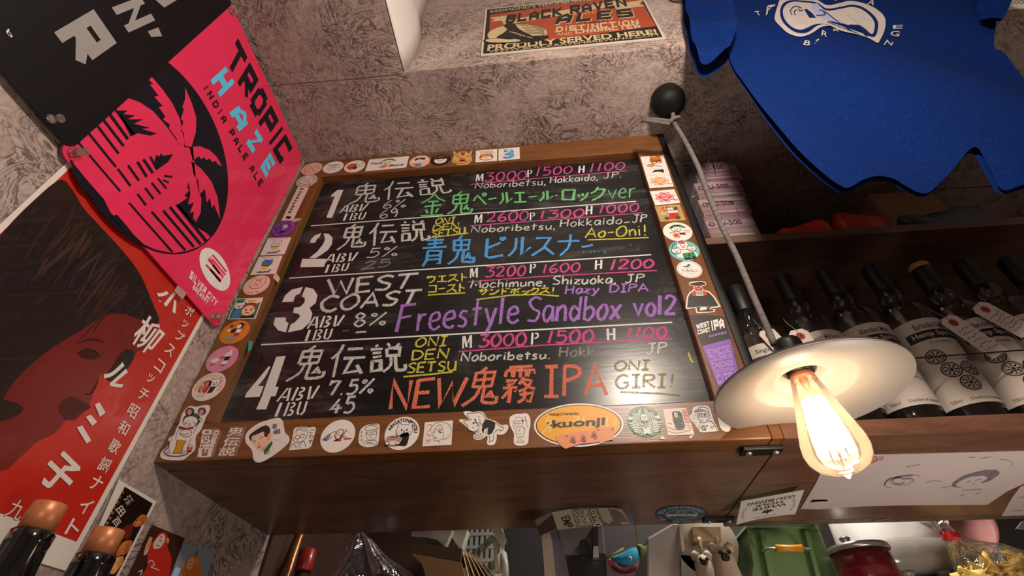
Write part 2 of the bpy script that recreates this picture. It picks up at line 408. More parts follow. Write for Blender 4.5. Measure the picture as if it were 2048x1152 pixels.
# ------------------------------------------------------------------ the setting
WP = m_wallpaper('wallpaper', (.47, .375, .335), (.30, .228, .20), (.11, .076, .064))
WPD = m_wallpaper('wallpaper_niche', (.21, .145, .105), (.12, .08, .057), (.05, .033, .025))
PLASTER = mat('plaster_white', 'cfc8c2', .7, var=.05, scale=6)
DARKWALL = mat('kitchen_wall', '1d1816', .7, var=.2, scale=5)
FLOORM = m_wood('floor_wood', (.05, .03, .02), (.12, .07, .045), .5, (2, 20, 20))
FL = -EYE/S
struct(MB().box((-3, -3, FL-.1), (3.4, 3, FL)).build('floor', FLOORM))
struct(MB().box((-1.0, -3, FL), (-.904, 3, 2.6)).build('wall_left', WP))
struct(MB().box((3.0, -3, FL), (3.1, 3, 2.6)).build('wall_right', WP))
struct(MB().box((-.904, -3.1, FL), (3.0, -3, 2.6)).build('wall_rear', WP))
struct(MB().box((-.904, 2.5, FL), (3.0, 2.6, 1.638)).build('wall_kitchen', DARKWALL))
b = MB().box((-.9035, 1.575, FL), (-.893, 2.49, 1.63)).box((-.893, 2.2, FL), (-.50, 2.215, 1.63)); struct(b.build('wall_kitchen_left', mat('panel_brown', '3d261b', .55, var=.25, scale=8)))
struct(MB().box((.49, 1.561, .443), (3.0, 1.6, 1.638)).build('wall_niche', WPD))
b = MB().box((-.904, .69, 1.638), (3.0, 2.6, 2.6)).box((-.904, -3, 1.638), (-.4315, .69, 2.6))
struct(b.build('ceiling', WP))
struct(MB().box((-.4315, -3, 2.6), (3.0, .69, 2.7)).build('ceiling_upper', PLASTER))
# white lining of the beam's side, its free edge curling off at the bottom
b = MB().grid(lambda u, v: (-.4312+.004+.030*math.sin(math.pi*min(1, v*2.2))*(.25+.75*u)*(1-.5*v), -.9+1.588*u, 1.640+.95*v), 24, 24)
struct(b.build('trim_1', PLASTER, solid=.003))
# wallpaper seam across the beam
struct(Art(Plane(2, 1.638, -1), (500, 0, 2.88)).line([(110, 495), (400, 470), (640, 452), (872, 426)], 3.5, mat('seam', '4a3830', .8), 1, False).done('trim_2'))
# ------------------------------------------------------------------ cabinet, frame and blackboard
WOODF = m_wood('frame_wood', (.10, .036, .011), (.215, .085, .026), .33, (2, 26, 26), .12)
WOODV = m_wood('frame_wood_upright', (.10, .036, .011), (.215, .085, .026), .33, (26, 26, 2), .12)
WOODU = m_wood('underside_wood', (.10, .043, .026), (.20, .095, .06), .30, (2.2, 10, 10), .05)
BLACKP = mat('black_paint', '17120f', .45, var=.25, scale=30)
cab = thing('wall_cabinet', 'brown wooden cabinet box holding the framed blackboard on its front', 'cabinet', (-.216, 1.3, .443))
MB().box((-.903, 1.052, .443), (.472, 1.56, 1.637)).build('body', WOODU, cab)
MB().box((.4525, 1.0, .4905), (.4745, 1.051, 1.637)).build('side_edge', BLACKP, cab)
MB().box((.4525, 1.0, .443), (.4745, 1.051, .490)).build('corner_block', WOODF, cab)
SLATE = NT('slate')
v = SLATE.mapping((1, 1, 1)); f1 = SLATE.noise(5, 5, 1.2, .65, v); f2 = SLATE.noise(4, 6, 1.5, .7, SLATE.mapping((1, 1, 6)))
fm = SLATE.n('ShaderNodeMath', operation='MULTIPLY'); SLATE.l(f1, fm.inputs[0]); SLATE.l(f2, fm.inputs[1])
SLATE.l(SLATE.ramp(fm.outputs[0], [(.18, (.0075, .0075, .008)), (.27, (.013, .0128, .013)), (.36, (.045, .044, .043)), (.48, (.11, .107, .104))]), SLATE.b.inputs['Base Color'])
g = SLATE.noise(60, 4, 0, .6, SLATE.mapping((.35, 1, 4)))
SLATE.b.inputs['Roughness'].default_value = .27; SLATE.b.inputs['Specular IOR Level'].default_value = .42; SLATE.bump(g, .12, .0008); SLATE = SLATE.m
bd = thing('blackboard', 'framed blackboard chalked with four numbered beers on the cabinet front', 'blackboard', (-.22, 1.02, .443))
bd_panel = MB().box((-.815, 1.03, .53), (.38, 1.05, 1.545)).build('board_panel', SLATE, bd)
def rail(a, m, name): MB().prism([(x, 1.0, z) for x, z in a], [(x, 1.051, z) for x, z in a]).build(name, m, bd, bevel=.003)
xl, xr, zb, zt, il, ir, jb, jt = -.9035, .452, .4435, 1.637, -.808, .362, .537, 1.531
rail([(xl, zt), (xl, jt), (xr, jt), (xr, zt)], WOODF, 'frame_rail')
rail([(xl, zb), (xl, jb), (xr, jb), (xr, zb)], WOODF, 'frame_rail')
rail([(xl, jb), (il, jb), (il, jt), (xl, jt)], WOODV, 'frame_stile')
rail([(ir, jb), (xr, jb), (xr, jt), (ir, jt)], WOODV, 'frame_stile')
# shelf that carries the bottles, and the upper plank in the niche
sh = MB().box((.476, 1.0, .443), (2.99, 1.56, .478)).build('bottle_shelf', WOODU, bevel=.003)
tag(sh, 'thick brown shelf board under the row of labelled bottles', 'shelf')
PLANK = m_wood('plank_wood', (.10, .055, .033), (.19, .112, .072), .45, (2, 20, 20))
pl = MB().box((.476, 1.1, 1.136), (2.99, 1.56, 1.166)).build('upper_shelf', PLANK, bevel=.002)
tag(pl, 'thin brown plank above the bottles carrying the pink boxes', 'shelf')
# ------------------------------------------------------------------ chalk
CH = dict(w=m_chalk('chalk_white', 'd8d8d2'), p=m_chalk('chalk_pink', 'de5a9c'), g=m_chalk('chalk_green', '78cf86'), b=m_chalk('chalk_blue', '5aa9ee'),
          y=m_chalk('chalk_yellow', 'd5cf55'), v=m_chalk('chalk_purple', 'b07ed4'), o=m_chalk('chalk_orange', 'ee8266'),
          s=m_chalk('paint_white', 'c9c8c6', .2, .35, .8), d=m_chalk('chalk_smeared_yellow', '8a8426', .4, .65, .15), f=m_chalk('chalk_faint', 'b9b9b5', .45, .7, .12))
G = {  # hand-drawn letters: width, strokes (~ = curved)
'A': (.8, '0,0 .4,1 .8,0|.15,.35 .66,.35'), 'C': (.75, '~.75,.85 .4,1 .05,.6 .1,.15 .45,0 .75,.12'), 'D': (.75, '.05,1 .05,0|~0,1 .5,.9 .75,.5 .5,.1 .0,0'),
'E': (.65, '.05,1 .05,0 .65,.02|.05,.97 .65,1|.05,.5 .55,.52'), 'F': (.75, '.1,1 0,0|.0,.98 .75,1|.05,.52 .6,.55'), 'G': (.8, '~.75,.85 .4,1 .05,.55 .2,.05 .6,.0 .75,.3|.45,.4 .8,.38'),
'H': (.7, '.05,1 .02,0|.65,1 .62,0|.04,.5 .64,.52'), 'I': (.5, '.0,1 .5,1|.25,1 .25,0|0,0 .5,0'), 'J': (.65, '.1,1 .65,1|~.4,1 .4,.2 .2,0 0,.15'), 'M': (.85, '0,0 .12,1 .42,.3 .72,1 .85,0'),
'N': (.75, '.05,0 .05,1 .68,0 .7,1'), 'O': (.8, '~.4,1 .05,.6 .12,.1 .45,0 .78,.4 .68,.9 .4,1'), 'P': (.65, '.1,1 .05,0|~.05,.98 .55,.95 .62,.68 .08,.48'), 'R': (.7, '.05,1 .05,0|~.05,1 .6,.92 .55,.6 .06,.5|.2,.5 .7,0'),
'S': (.7, '~.68,.88 .4,1 .1,.8 .3,.55 .62,.35 .5,.05 .05,.08'), 'T': (.75, '0,.98 .75,1|.38,1 .36,0'), 'U': (.75, '~.05,1 .05,.3 .3,0 .6,.2 .68,1|.68,1 .7,0'), 'V': (.7, '0,1 .32,0 .7,1'), 'W': (1.0, '0,1 .22,0 .5,.85 .75,0 1,1'),
'a': (.55, '~.5,.55 .2,.62 .04,.25 .25,0 .48,.35|.5,.6 .52,0'), 'b': (.55, '.05,1 .05,0|~.05,.4 .35,.55 .52,.25 .3,0 .05,.08'), 'c': (.5, '~.48,.5 .2,.6 .03,.25 .25,0 .5,.1'), 'd': (.58, '.52,1 .52,0|~.5,.4 .2,.58 .03,.25 .25,0 .5,.2'),
'e': (.52, '~.06,.3 .46,.38 .38,.6 .1,.5 .06,.15 .3,0 .52,.1'), 'h': (.52, '.05,1 .05,0|~.05,.35 .28,.58 .46,.45 .48,0'), 'i': (.2, '.1,.6 .1,0|.09,.86 .11,.78'), 'k': (.5, '.05,1 .05,0|.45,.6 .08,.28 .5,0'), 'l': (.2, '.1,1 .08,0'),
'm': (.8, '.03,.6 .05,0|~.05,.4 .22,.6 .35,.5 .38,0|~.38,.4 .58,.6 .72,.5 .75,0'), 'n': (.52, '.05,.6 .05,0|~.05,.38 .28,.6 .45,.45 .48,0'), 'o': (.52, '~.28,.6 .04,.35 .1,.04 .35,0 .5,.3 .4,.58 .25,.6'), 'r': (.4, '.06,.6 .06,0|~.06,.35 .2,.55 .4,.56'),
's': (.45, '~.42,.55 .18,.6 .08,.42 .35,.25 .3,.02 .02,.05'), 't': (.45, '.22,.95 .2,0|.0,.62 .45,.66'), 'u': (.52, '~.05,.6 .05,.15 .22,0 .42,.2|.46,.6 .48,0'), 'v': (.5, '0,.6 .22,0 .5,.6'), 'x': (.55, '0,.6 .5,0|.5,.6 .0,0'), 'y': (.52, '.02,.6 .24,.08|~.52,.6 .3,.0 .05,-.35'),
'z': (.5, '.02,.58 .48,.6 .02,.02 .5,.0'), ',': (.25, '.12,.1 .04,-.15'), '.': (.25, '.08,.06 .14,.0'), '-': (.5, '.05,.42 .45,.45'), '_': (.5, '.0,.12 .45,.15'), '!': (.3, '.2,1 .15,.3|.1,.08 .14,.0'), ' ': (.4, ''), '%': (.8, '.05,0 .75,1|~.2,.95 .08,.82 .2,.7 .32,.82 .2,.95|~.65,.28 .52,.15 .65,.02 .77,.15 .65,.28'),
'0': (.6, '~.3,1 .05,.65 .1,.1 .35,0 .58,.4 .5,.9 .28,1'), '1': (.35, '.25,1 .12,0'), '2': (.62, '~.04,.8 .25,1 .55,.85 .4,.45 .02,.04|.0,.04 .62,.05'), '3': (.6, '.06,.98 .55,.98 .25,.58|~.25,.58 .58,.45 .5,.1 .2,0 .0,.1'), '4': (.65, '.4,1 .04,.3 .65,.34|.42,.6 .4,0'),
'5': (.6, '.55,.98 .15,.98 .1,.55|~.1,.55 .45,.62 .58,.3 .35,0 .02,.05'), '6': (.58, '~.45,1 .12,.6 .06,.2 .3,0 .55,.2 .4,.45 .1,.3'), '7': (.6, '.05,.7 .08,.97 .58,.97 .3,0'), '8': (.58, '~.5,.85 .28,1 .08,.8 .28,.55 .52,.3 .3,0 .05,.2 .25,.5 .52,.82'), '9': (.55, '~.48,.8 .25,1 .05,.75 .25,.5 .48,.75 .5,.3 .4,0'),
'鬼': (1, '.52,1.02 .36,.86|.2,.86 .2,.46|.2,.86 .8,.86 .76,.46|.22,.66 .77,.66|.49,.86 .49,.46|.2,.46 .77,.46|~.4,.46 .3,.2 .02,.0|~.57,.46 .55,.1 .66,.03 .96,.04 .98,.2|.8,.36 .66,.18 .84,.2|.78,.28 .88,.13'),
'伝': (1, '~.3,1 .2,.75 .02,.55|.2,.72 .2,0|.45,.85 .9,.85|.36,.55 1,.55|.62,.55 .48,.1 .85,.14|.78,.32 .94,.02'),
'説': (1, '.2,.98 .26,.9|.04,.82 .42,.82|.1,.68 .36,.68|.1,.54 .36,.54|.1,.4 .1,.08 .36,.08 .36,.4 .1,.4|.54,1 .6,.88|.92,1 .82,.86|.54,.82 .54,.54 .9,.54 .9,.82 .54,.82|~.64,.54 .6,.22 .42,.02|~.78,.54 .78,.08 .85,.04 1,.06 1.02,.2'),
'金': (1, '~.5,1 .3,.78 .0,.62|~.5,1 .7,.8 1,.64|.28,.66 .72,.66|.16,.44 .84,.44|.5,.66 .5,.04|.25,.32 .32,.14|.75,.32 .66,.14|.05,.02 .95,.02'),
'青': (1, '.15,.9 .85,.9|.2,.77 .8,.77|.02,.63 .98,.63|.5,1.02 .5,.63|.26,.5 .24,.2 .12,0|.26,.5 .78,.5 .78,.02 .68,.06|.26,.35 .78,.35|.26,.2 .78,.2'),
'霧': (1, '.12,.97 .88,.97|.06,.86 .04,.7|.06,.86 .94,.86 .92,.72|.5,.97 .5,.66|.2,.8 .36,.76|.2,.72 .36,.68|.64,.8 .8,.76|.64,.72 .8,.68|.06,.58 .42,.58 .26,.46|.14,.5 .26,.42|.02,.38 .46,.38 .4,.28|.26,.38 .26,.0 .18,.04|.22,.3 .04,.1|.62,.64 .5,.48|~.58,.56 .86,.56 .7,.36 .48,.28|~.62,.52 .75,.38 .98,.3|.54,.2 .9,.2 .84,.0 .76,.04|~.7,.28 .66,.1 .5,-.02'),
'ペ': (.9, '~.0,.4 .28,.72 .4,.7 .85,.1|~.8,.95 .68,.82 .8,.7 .92,.82 .8,.95'), 'ー': (.7, '.05,.45 .65,.52'), 'ル': (.95, '~.3,.9 .28,.4 .02,.05|.58,.95 .58,.1 .95,.45'), 'エ': (.9, '.1,.85 .8,.85|.45,.85 .45,.1|.0,.1 .9,.1'), '・': (.3, '.08,.5 .22,.45'),
'ロ': (.9, '.1,.85 .12,.1 .8,.1 .82,.85 .1,.85'), 'ッ': (.7, '.08,.5 .15,.3|.3,.55 .38,.35|~.65,.6 .55,.25 .25,.0'), 'ク': (.85, '~.35,1 .25,.7 .02,.5|.3,.82 .8,.82|~.8,.82 .65,.3 .2,0'), 'ピ': (1, '.15,.95 .15,.12 .3,.04 .9,.1|.75,.72 .2,.48|~.82,.98 .72,.9 .84,.84 .94,.93 .82,.98'),
'ス': (.95, '.1,.85 .75,.85 .5,.4 .0,.05|.5,.42 .95,.05'), 'ナ': (.95, '.0,.65 .95,.68|~.55,1 .5,.4 .2,0'), 'ウ': (.9, '.45,1 .45,.85|.1,.58 .1,.82 .8,.82|~.8,.82 .7,.3 .3,0'), 'ト': (.7, '.2,1 .2,0|.2,.62 .65,.4'), 'コ': (.9, '.1,.85 .8,.85 .78,.1|.05,.1 .85,.1'),
'サ': (.95, '.0,.7 .95,.7|.28,.95 .28,.4|~.7,1 .68,.4 .35,0'), 'ン': (.95, '.1,.85 .35,.7|~.05,.08 .5,.2 .92,.75'), 'ド': (.85, '.2,1 .2,0|.2,.62 .6,.4|.55,.98 .62,.82|.75,1 .82,.85'), 'ボ': (1, '.05,.72 .85,.72|.45,.95 .45,.05 .35,.1|.2,.5 .05,.2|.68,.5 .85,.2|.75,1 .8,.88|.92,1 .97,.9'),
}
ZA = (500, 280, 3.84); ZB = (900, 280, 3.84); ZC = (420, 530, 3.6); ZD = (800, 530, 3.6); ZE = (1150, 530, 3.6)
def chalk(word, z, q, col, w, what, jit=.02):
    """a chalked word: hand-drawn strokes laid into the quad tl,tr,br,bl on the board"""
    a = Art(BOARD, z, .0004); m = CH[col]
    tl, tr, br, bl = [a.map(*p) for p in q]
    gap = .16 if word[0] < 'z' else .1
    tot = sum(G[c][0]+gap for c in word)-gap; x = 0; wu = w
    hh = math.hypot(tl[0]-bl[0], tl[1]-bl[1])
    for c in word:
        gw, st = G[c]
        for k in st.split('|') if st else []:
            sm = k[0] == '~'; pts = [tuple(float(t) for t in p.split(',')) for p in k.lstrip('~').split()]
            pts = [(p[0]+random.uniform(-jit, jit), p[1]+random.uniform(-jit, jit)) for p in pts]
            if sm: pts = crom(pts, 6)
            o = []
            for p in pts:
                u = (x+p[0])/tot; v = p[1]
                o.append(tuple((tl[i]*(1-u)+tr[i]*u)*v+(bl[i]*(1-u)+br[i]*u)*(1-v) for i in (0, 1)))
            a.fr = ((0, 0), (1, 0), (0, 1)); n = len(o); kk = random.uniform(.85, 1.12)
            ww = [wu*kk*(1+.12*math.sin(i*2.1+x*7)) for i in range(n)]
            a.fr = ((0, 0), (1, 0), (0, 1)); a.line(o, ww[0] if n < 2 else ww, m, random.random()*.8, False)
        x += gw+gap
    return tag(a.build('chalk_lettering', a.ms, bd), what)
def rule(z, pts, w, col, what, lay=.5):
    a = Art(BOARD, None, .0004); P = [BOARD.un(x/zz[2]+zz[0], y/zz[2]+zz[1]) for zz, x, y in [(p[2] if len(p) > 2 else z, p[0], p[1]) for p in pts]]
    a.fr = ((0, 0), (1, 0), (0, 1)); a.line(P, w, CH[col], lay, False); return tag(a.build('chalk_line', a.ms, bd), what)
BIG = .0155
for z, q, r in ((ZA, ((800,340),(1490,290),(1540,405),(745,500)), 'first'), (ZA, ((712,655),(1345,618),(1375,765),(660,845)), 'second'), (ZC, ((640,590),(1385,560),(1405,760),(545,838)), 'fourth')):
    chalk('鬼伝説', z, q, 'w', .0085, 'white chalk brewery name, %s row' % r)
chalk('WEST', ZC, ((850,105),(1500,60),(1440,165),(860,215)), 'w', .0098, 'white chalk capitals, upper line of third row')
chalk('COAST', ZC, ((810,228),(1530,178),(1480,275),(795,338)), 'w', .0098, 'white chalk capitals, lower line of third row')
for t, z, q, n in (('6%',ZA,((1040,465),(1200,455),(1195,515),(1015,530)),'strength'), ('69',ZA,((1010,540),(1140,525),(1130,590),(990,605)),'bitterness'), ('5%',ZA,((925,835),(1140,815),(1130,890),(890,905)),'strength'), ('25',ZA,((890,935),(1085,912),(1075,965),(850,1000)),'half-erased bitterness'),
    ('8%',ZC,((1045,350),(1280,340),(1265,430),(1030,445)),'strength'), ('7.5%',ZC,((870,840),(1190,815),(1170,920),(840,940)),'strength'), ('45',ZC,((890,970),(1055,945),(1030,1060),(855,1070)),'bitterness')):
    chalk(t, z, q, 'f' if t == '25' else 'w', .0048 if z is ZA else .0064, 'white chalk %s figure %s' % (n, t))
pr = [('3000',ZB,((275,252),(590,237),(585,300),(265,320))),('1500',ZB,((660,210),(940,202),(935,255),(655,278))),('1100',ZB,((1070,180),(1345,172),(1340,225),(1065,245))),
 ('2600',ZB,((285,560),(605,545),(600,615),(280,630))),('1300',ZB,((690,545),(1030,530),(1025,590),(685,605))),('1000',ZB,((1145,502),(1450,487),(1450,548),(1140,565))),
 ('3200',ZB,((280,975),(585,965),(580,1040),(270,1055))),('1600',ZB,((710,955),(1000,945),(995,1008),(705,1025))),('1200',ZB,((1235,918),(1565,920),(1560,980),(1225,998))),
 ('3000',ZD,((570,505),(910,490),(905,575),(565,590))),('1500',ZD,((1065,475),(1395,470),(1390,555),(1055,565))),('1100',ZE,((375,455),(660,448),(660,525),(360,528)))]
for i, (t, z, q) in enumerate(pr): chalk(t, z, q, 'p', .0062 if z is ZB else .0070, 'pink chalk price %s in %s row' % (t, ('first','second','third','fourth')[i//3]))
for i, P in enumerate(([(155,342),(700,293),(1355,238)], [(155,660),(800,612),(1480,560)], [(135,1090),(700,1050),(1590,1003)])): rule(ZB, P, .0042, 'p', 'pink chalk line under the prices of row %d' % (i+1))
rule(ZD, [(420,625),(1000,580),(1390,560),(385,545,ZE),(700,533,ZE)], .0042, 'p', 'pink chalk line under the lowest prices')
for r, (P, w) in enumerate((([(468,660,ZA),(1428,472,ZB)],.0048),([(300,1062,ZA),(1545,882,ZB)],.0048),([(368,575,ZC),(1620,432,ZD),(700,414,ZE)],.0048))): rule(None, P, w, 's', 'white painted line between menu rows')
for t, z, q in (('Noboribetsu,',ZB,((200,330),(745,292),(740,345),(190,372))),('Hokkaido,',ZB,((772,285),(1145,260),(1140,308),(768,332))),('JP.',ZB,((1185,252),(1325,245),(1320,288),(1180,296))),
 ('Noboribetsu,',ZB,((170,662),(820,635),(815,685),(162,712))),('Hokkaido_',ZB,((850,615),(1385,580),(1380,640),(845,668))),('JP',ZB,((1410,577),(1510,572),(1505,628),(1400,636))),
 ('Mochimune,',ZD,((520,112),(1060,95),(1055,150),(508,168))),('Shizuoka,',ZD,((1100,82),(1565,72),(1560,132),(1095,142))),('JP',ZE,((370,70),(500,65),(495,120),(362,130))),
 ('Noboribetsu.',ZD,((448,630),(1090,618),(1085,675),(435,692))),('Hokk',ZD,((1150,592),(1400,588),(1395,652),(1145,662))),('JP',ZE,((520,568),(660,556),(655,638),(510,642)))):
    chalk(t, z, q, 'f' if t == 'Hokk' else 'w', .0042 if z is ZB else .0048, 'white chalk place name')
chalk('金鬼', ZA, ((1325,425),(1715,392),(1705,560),(1295,590)), 'g', .0078, 'green chalk kanji')
chalk('ペールエール・', ZB, ((175,402),(835,385),(835,465),(185,512)), 'g', .0074, 'green chalk katakana')
chalk('ロック', ZB, ((855,372),(1205,358),(1165,465),(850,470)), 'g', .0078, 'green chalk katakana beside ver')
chalk('ver', ZB, ((1215,340),(1425,320),(1415,440),(1220,452)), 'g', .0048, 'green chalk ver')
chalk('青鬼', ZA, ((1335,752),(1722,735),(1722,940),(1300,970)), 'b', .0088, 'blue chalk kanji')
chalk('ピルスナ', ZB, ((262,750),(1000,722),(985,882),(250,912)), 'b', .0088, 'blue chalk katakana'); rule(ZB, [(1010,822),(1050,818),(1098,806)], .0085, 'b', 'blue chalk dash')
for x, y in ((1020,858),(1075,858),(1100,857),(1135,855),(1180,850),(1185,865),(1380,805),(1440,840)): rule(ZB, [(x, y),(x+12, y+5)], .003, 'b', 'blue chalk speck')
for t, z, q in (('ONI',ZA,((1432,603),(1580,592),(1568,640),(1422,645))),('DEN',ZA,((1412,658),(1605,632),(1605,680),(1398,698))),('SETSU',ZA,((1402,702),(1655,668),(1655,722),(1392,742))),
 ('ONI',ZD,((118,527),(345,512),(332,580),(108,590))),('DEN',ZD,((92,617),(360,602),(345,670),(82,685))),('SETSU',ZD,((62,707),(410,692),(402,760),(48,778))),
 ('ウエスト',ZD,((192,80),(485,57),(485,118),(188,130))),('コースト',ZD,((202,142),(470,132),(468,193),(198,203))),('サンドボックス!',ZD,((567,172),(1115,160),(1110,205),(562,218))),('Ao-Oni!',ZB,((1052,680),(1505,650),(1515,732),(1038,750)))):
    chalk(t, z, q, 'y', .0052, 'yellow chalk small lettering')
for z, P in ((ZA,[(1385,752),(1680,716)]),(ZD,[(25,805),(200,790),(380,770)]),(ZD,[(200,217),(470,201)]),(ZD,[(550,250),(800,218),(1000,212),(1145,225)]),(ZB,[(1060,768),(1300,760),(1525,750)]),(ZE,[(815,630),(832,680),(850,705)])): rule(z, P, .005, 'y', 'yellow chalk underline')
chalk('Hazy', ZD, ((1198,150),(1440,142),(1425,202),(1190,210)), 'v', .0055, 'small purple chalk style name, first word'); chalk('DIPA', ZE, ((255,140),(525,136),(525,190),(247,198)), 'v', .0055, 'small purple chalk style name, second word')
chalk('Freestyle', ZD, ((5,290),(862,222),(850,415),(-28,485)), 'v', .0088, 'large purple chalk word at the left of its line'); chalk('Sandbox', ZD, ((925,232),(1605,222),(1585,388),(908,412)), 'v', .0088, 'large purple chalk word in the middle of its line'); chalk('vol2', ZE, ((418,222),(728,222),(722,358),(430,362)), 'v', .009, 'purple chalk vol2 at the line end')
chalk('NEW', ZD, ((-55,832),(482,812),(430,1005),(-75,1042)), 'o', .010, 'orange chalk NEW'); chalk('鬼霧', ZD, ((515,745),(985,715),(975,980),(445,1012)), 'o', .0082, 'orange chalk kanji'); chalk('IPA', ZD, ((1042,735),(1478,715),(1490,938),(1042,950)), 'o', .0095, 'orange chalk IPA')
chalk('ONI', ZE, ((288,692),(540,687),(530,752),(284,758)), 'd', .0058, 'smeared yellow chalk, upper word'); chalk('GIRI!', ZE, ((292,792),(715,787),(712,878),(292,888)), 'd', .0062, 'smeared yellow chalk, lower word'); rule(ZE, [(325,915),(600,925),(760,940)], .005, 'd', 'smeared yellow underline')
rule(ZC, [(1050,487),(1085,484),(1125,481)], .006, 'w', 'white chalk dash'); rule(ZC, [(955,477),(1000,471)], .003, 'f', 'faint chalk dots')
# painted stencil lettering
NUM = {'1': (ZA, ['622,440 628,420 672,385 718,383 630,598 586,598 652,432']),
'2': (ZA, ['460,790 470,762 495,735 548,715 535,745 512,765 500,790', '565,718 605,722 635,752 630,800 600,845 555,880 525,903 450,910 405,915 588,915 570,976 386,978 405,915 470,890 520,855 560,805 578,760']),
'3': (ZC, ['518,268 545,215 590,178 670,158 648,205 615,222 600,265', '688,160 745,172 775,218 762,275 718,310 738,350 722,412 665,465 562,486 580,430 610,415 650,372 638,352 600,345 605,308 650,302 682,270 684,240 662,228', '470,380 548,380 546,405 566,420 548,486 492,472 458,430']),
'4': (ZC, ['425,728 436,738 400,805 348,872 388,872 358,950 250,955 265,920', '478,662 546,655 472,878 496,878 472,945 440,948 405,1040 333,1042 375,945 400,872'])}
for t, (z, ps) in NUM.items():
    a = Art(BOARD, z, .0005)
    if t == '2': ps = [ps[0], '565,718 605,722 635,752 630,800 600,845 545,885 505,908 455,908 515,860 560,805 578,760', '402,914 588,914 570,976 386,978']
    for i, p in enumerate(ps): a.fill([tuple(map(float, q.split(','))) for q in p.split()], CH['s'], .2+i*.2)
    tag(a.build('stencil_number', a.ms, bd), 'large white stencilled number '+t)
ST = {'A': ['.02,0 .38,1|.16', '.62,1 .98,0|.2', '.3,.3 .7,.3|.14'], 'B': ['.12,0 .12,1|.2', '.45,.94 .75,.9 .85,.73 .5,.55|.17', '.5,.46 .9,.3 .8,.08 .45,.06|.18'], 'V': ['.1,1 .35,0|.2', '.95,1 .62,.05|.2'], 'I': ['.5,0 .5,1|.28'],
 'U': ['.15,1 .15,.25 .35,.05|.2', '.85,1 .85,.25 .6,.02|.2'], 'M': ['.08,0 .08,1 |.15', '.2,1 .48,.1|.2', '.85,1 .6,.4|.13', '.92,0 .92,1|.19'], 'P': ['.15,0 .15,1|.24', '.5,.93 .85,.88 .9,.62 .5,.48|.2'], 'H': ['.12,0 .12,1|.24', '.88,0 .88,1|.24', '.3,.5 .72,.5|.2']}
def stencil(word, z, q, what):
    a = Art(BOARD, z, .0005); tl, tr, br, bl = [a.map(*p) for p in q]; n = len(word)
    for i, c in enumerate(word):
        for s_ in ST[c]:
            p, w = s_.split('|'); pts = [tuple(map(float, t.split(','))) for t in p.split()]; o = []
            for x, y in pts:
                u = (i+.1+.78*x)/n; o.append(tuple((tl[k]*(1-u)+tr[k]*u)*y+(bl[k]*(1-u)+br[k]*u)*(1-y) for k in (0, 1)))
            a.fr = ((0, 0), (1, 0), (0, 1)); wd_ = float(w)*math.hypot(tr[0]-tl[0], tr[1]-tl[1])/n*.95; a.line(o, wd_, CH['s'], .3+random.random()*.5, len(o) > 3)
    return tag(a.build('stencil_lettering', a.ms, bd), what)
for w, z, q in (('ABV',ZA,((712,505),(922,487),(885,545),(683,560))),('IBU',ZA,((712,567),(908,555),(882,610),(690,622))),('ABV',ZA,((598,880),(842,862),(815,930),(565,945))),('IBU',ZA,((572,960),(778,946),(755,1005),(548,1025))),
 ('ABV',ZC,((722,375),(982,360),(950,440),(692,460))),('IBU',ZC,((685,470),(898,458),(875,535),(655,550))),('ABV',ZC,((525,890),(802,868),(770,965),(472,985))),('IBU',ZC,((475,995),(718,980),(690,1080),(432,1095)))): stencil(w, z, q, 'white stencilled '+w)
for i, (m_, p_, h_) in enumerate((((ZB,((198,268),(264,258),(262,315),(190,320))),(ZB,((590,232),(637,228),(632,285),(590,288))),(ZB,((985,202),(1042,196),(1037,250),(980,255)))),
 ((ZB,((185,580),(257,570),(252,635),(180,642))),(ZB,((610,560),(657,555),(655,612),(608,618))),(ZB,((1040,510),(1102,505),(1098,570),(1035,575)))),
 ((ZB,((150,990),(222,980),(220,1055),(145,1062))),(ZB,((610,955),(667,947),(660,1015),(605,1025))),(ZB,((1110,926),(1177,920),(1175,990),(1105,996)))),
 ((ZD,((442,515),(527,505),(525,598),(440,602))),(ZD,((940,490),(1007,485),(1002,570),(935,575))),(ZE,((220,460),(298,455),(298,540),(225,545)))))):
    for c, (z, q) in zip('MPH', (m_, p_, h_)): stencil(c, z, q, 'white stencilled letter '+c)
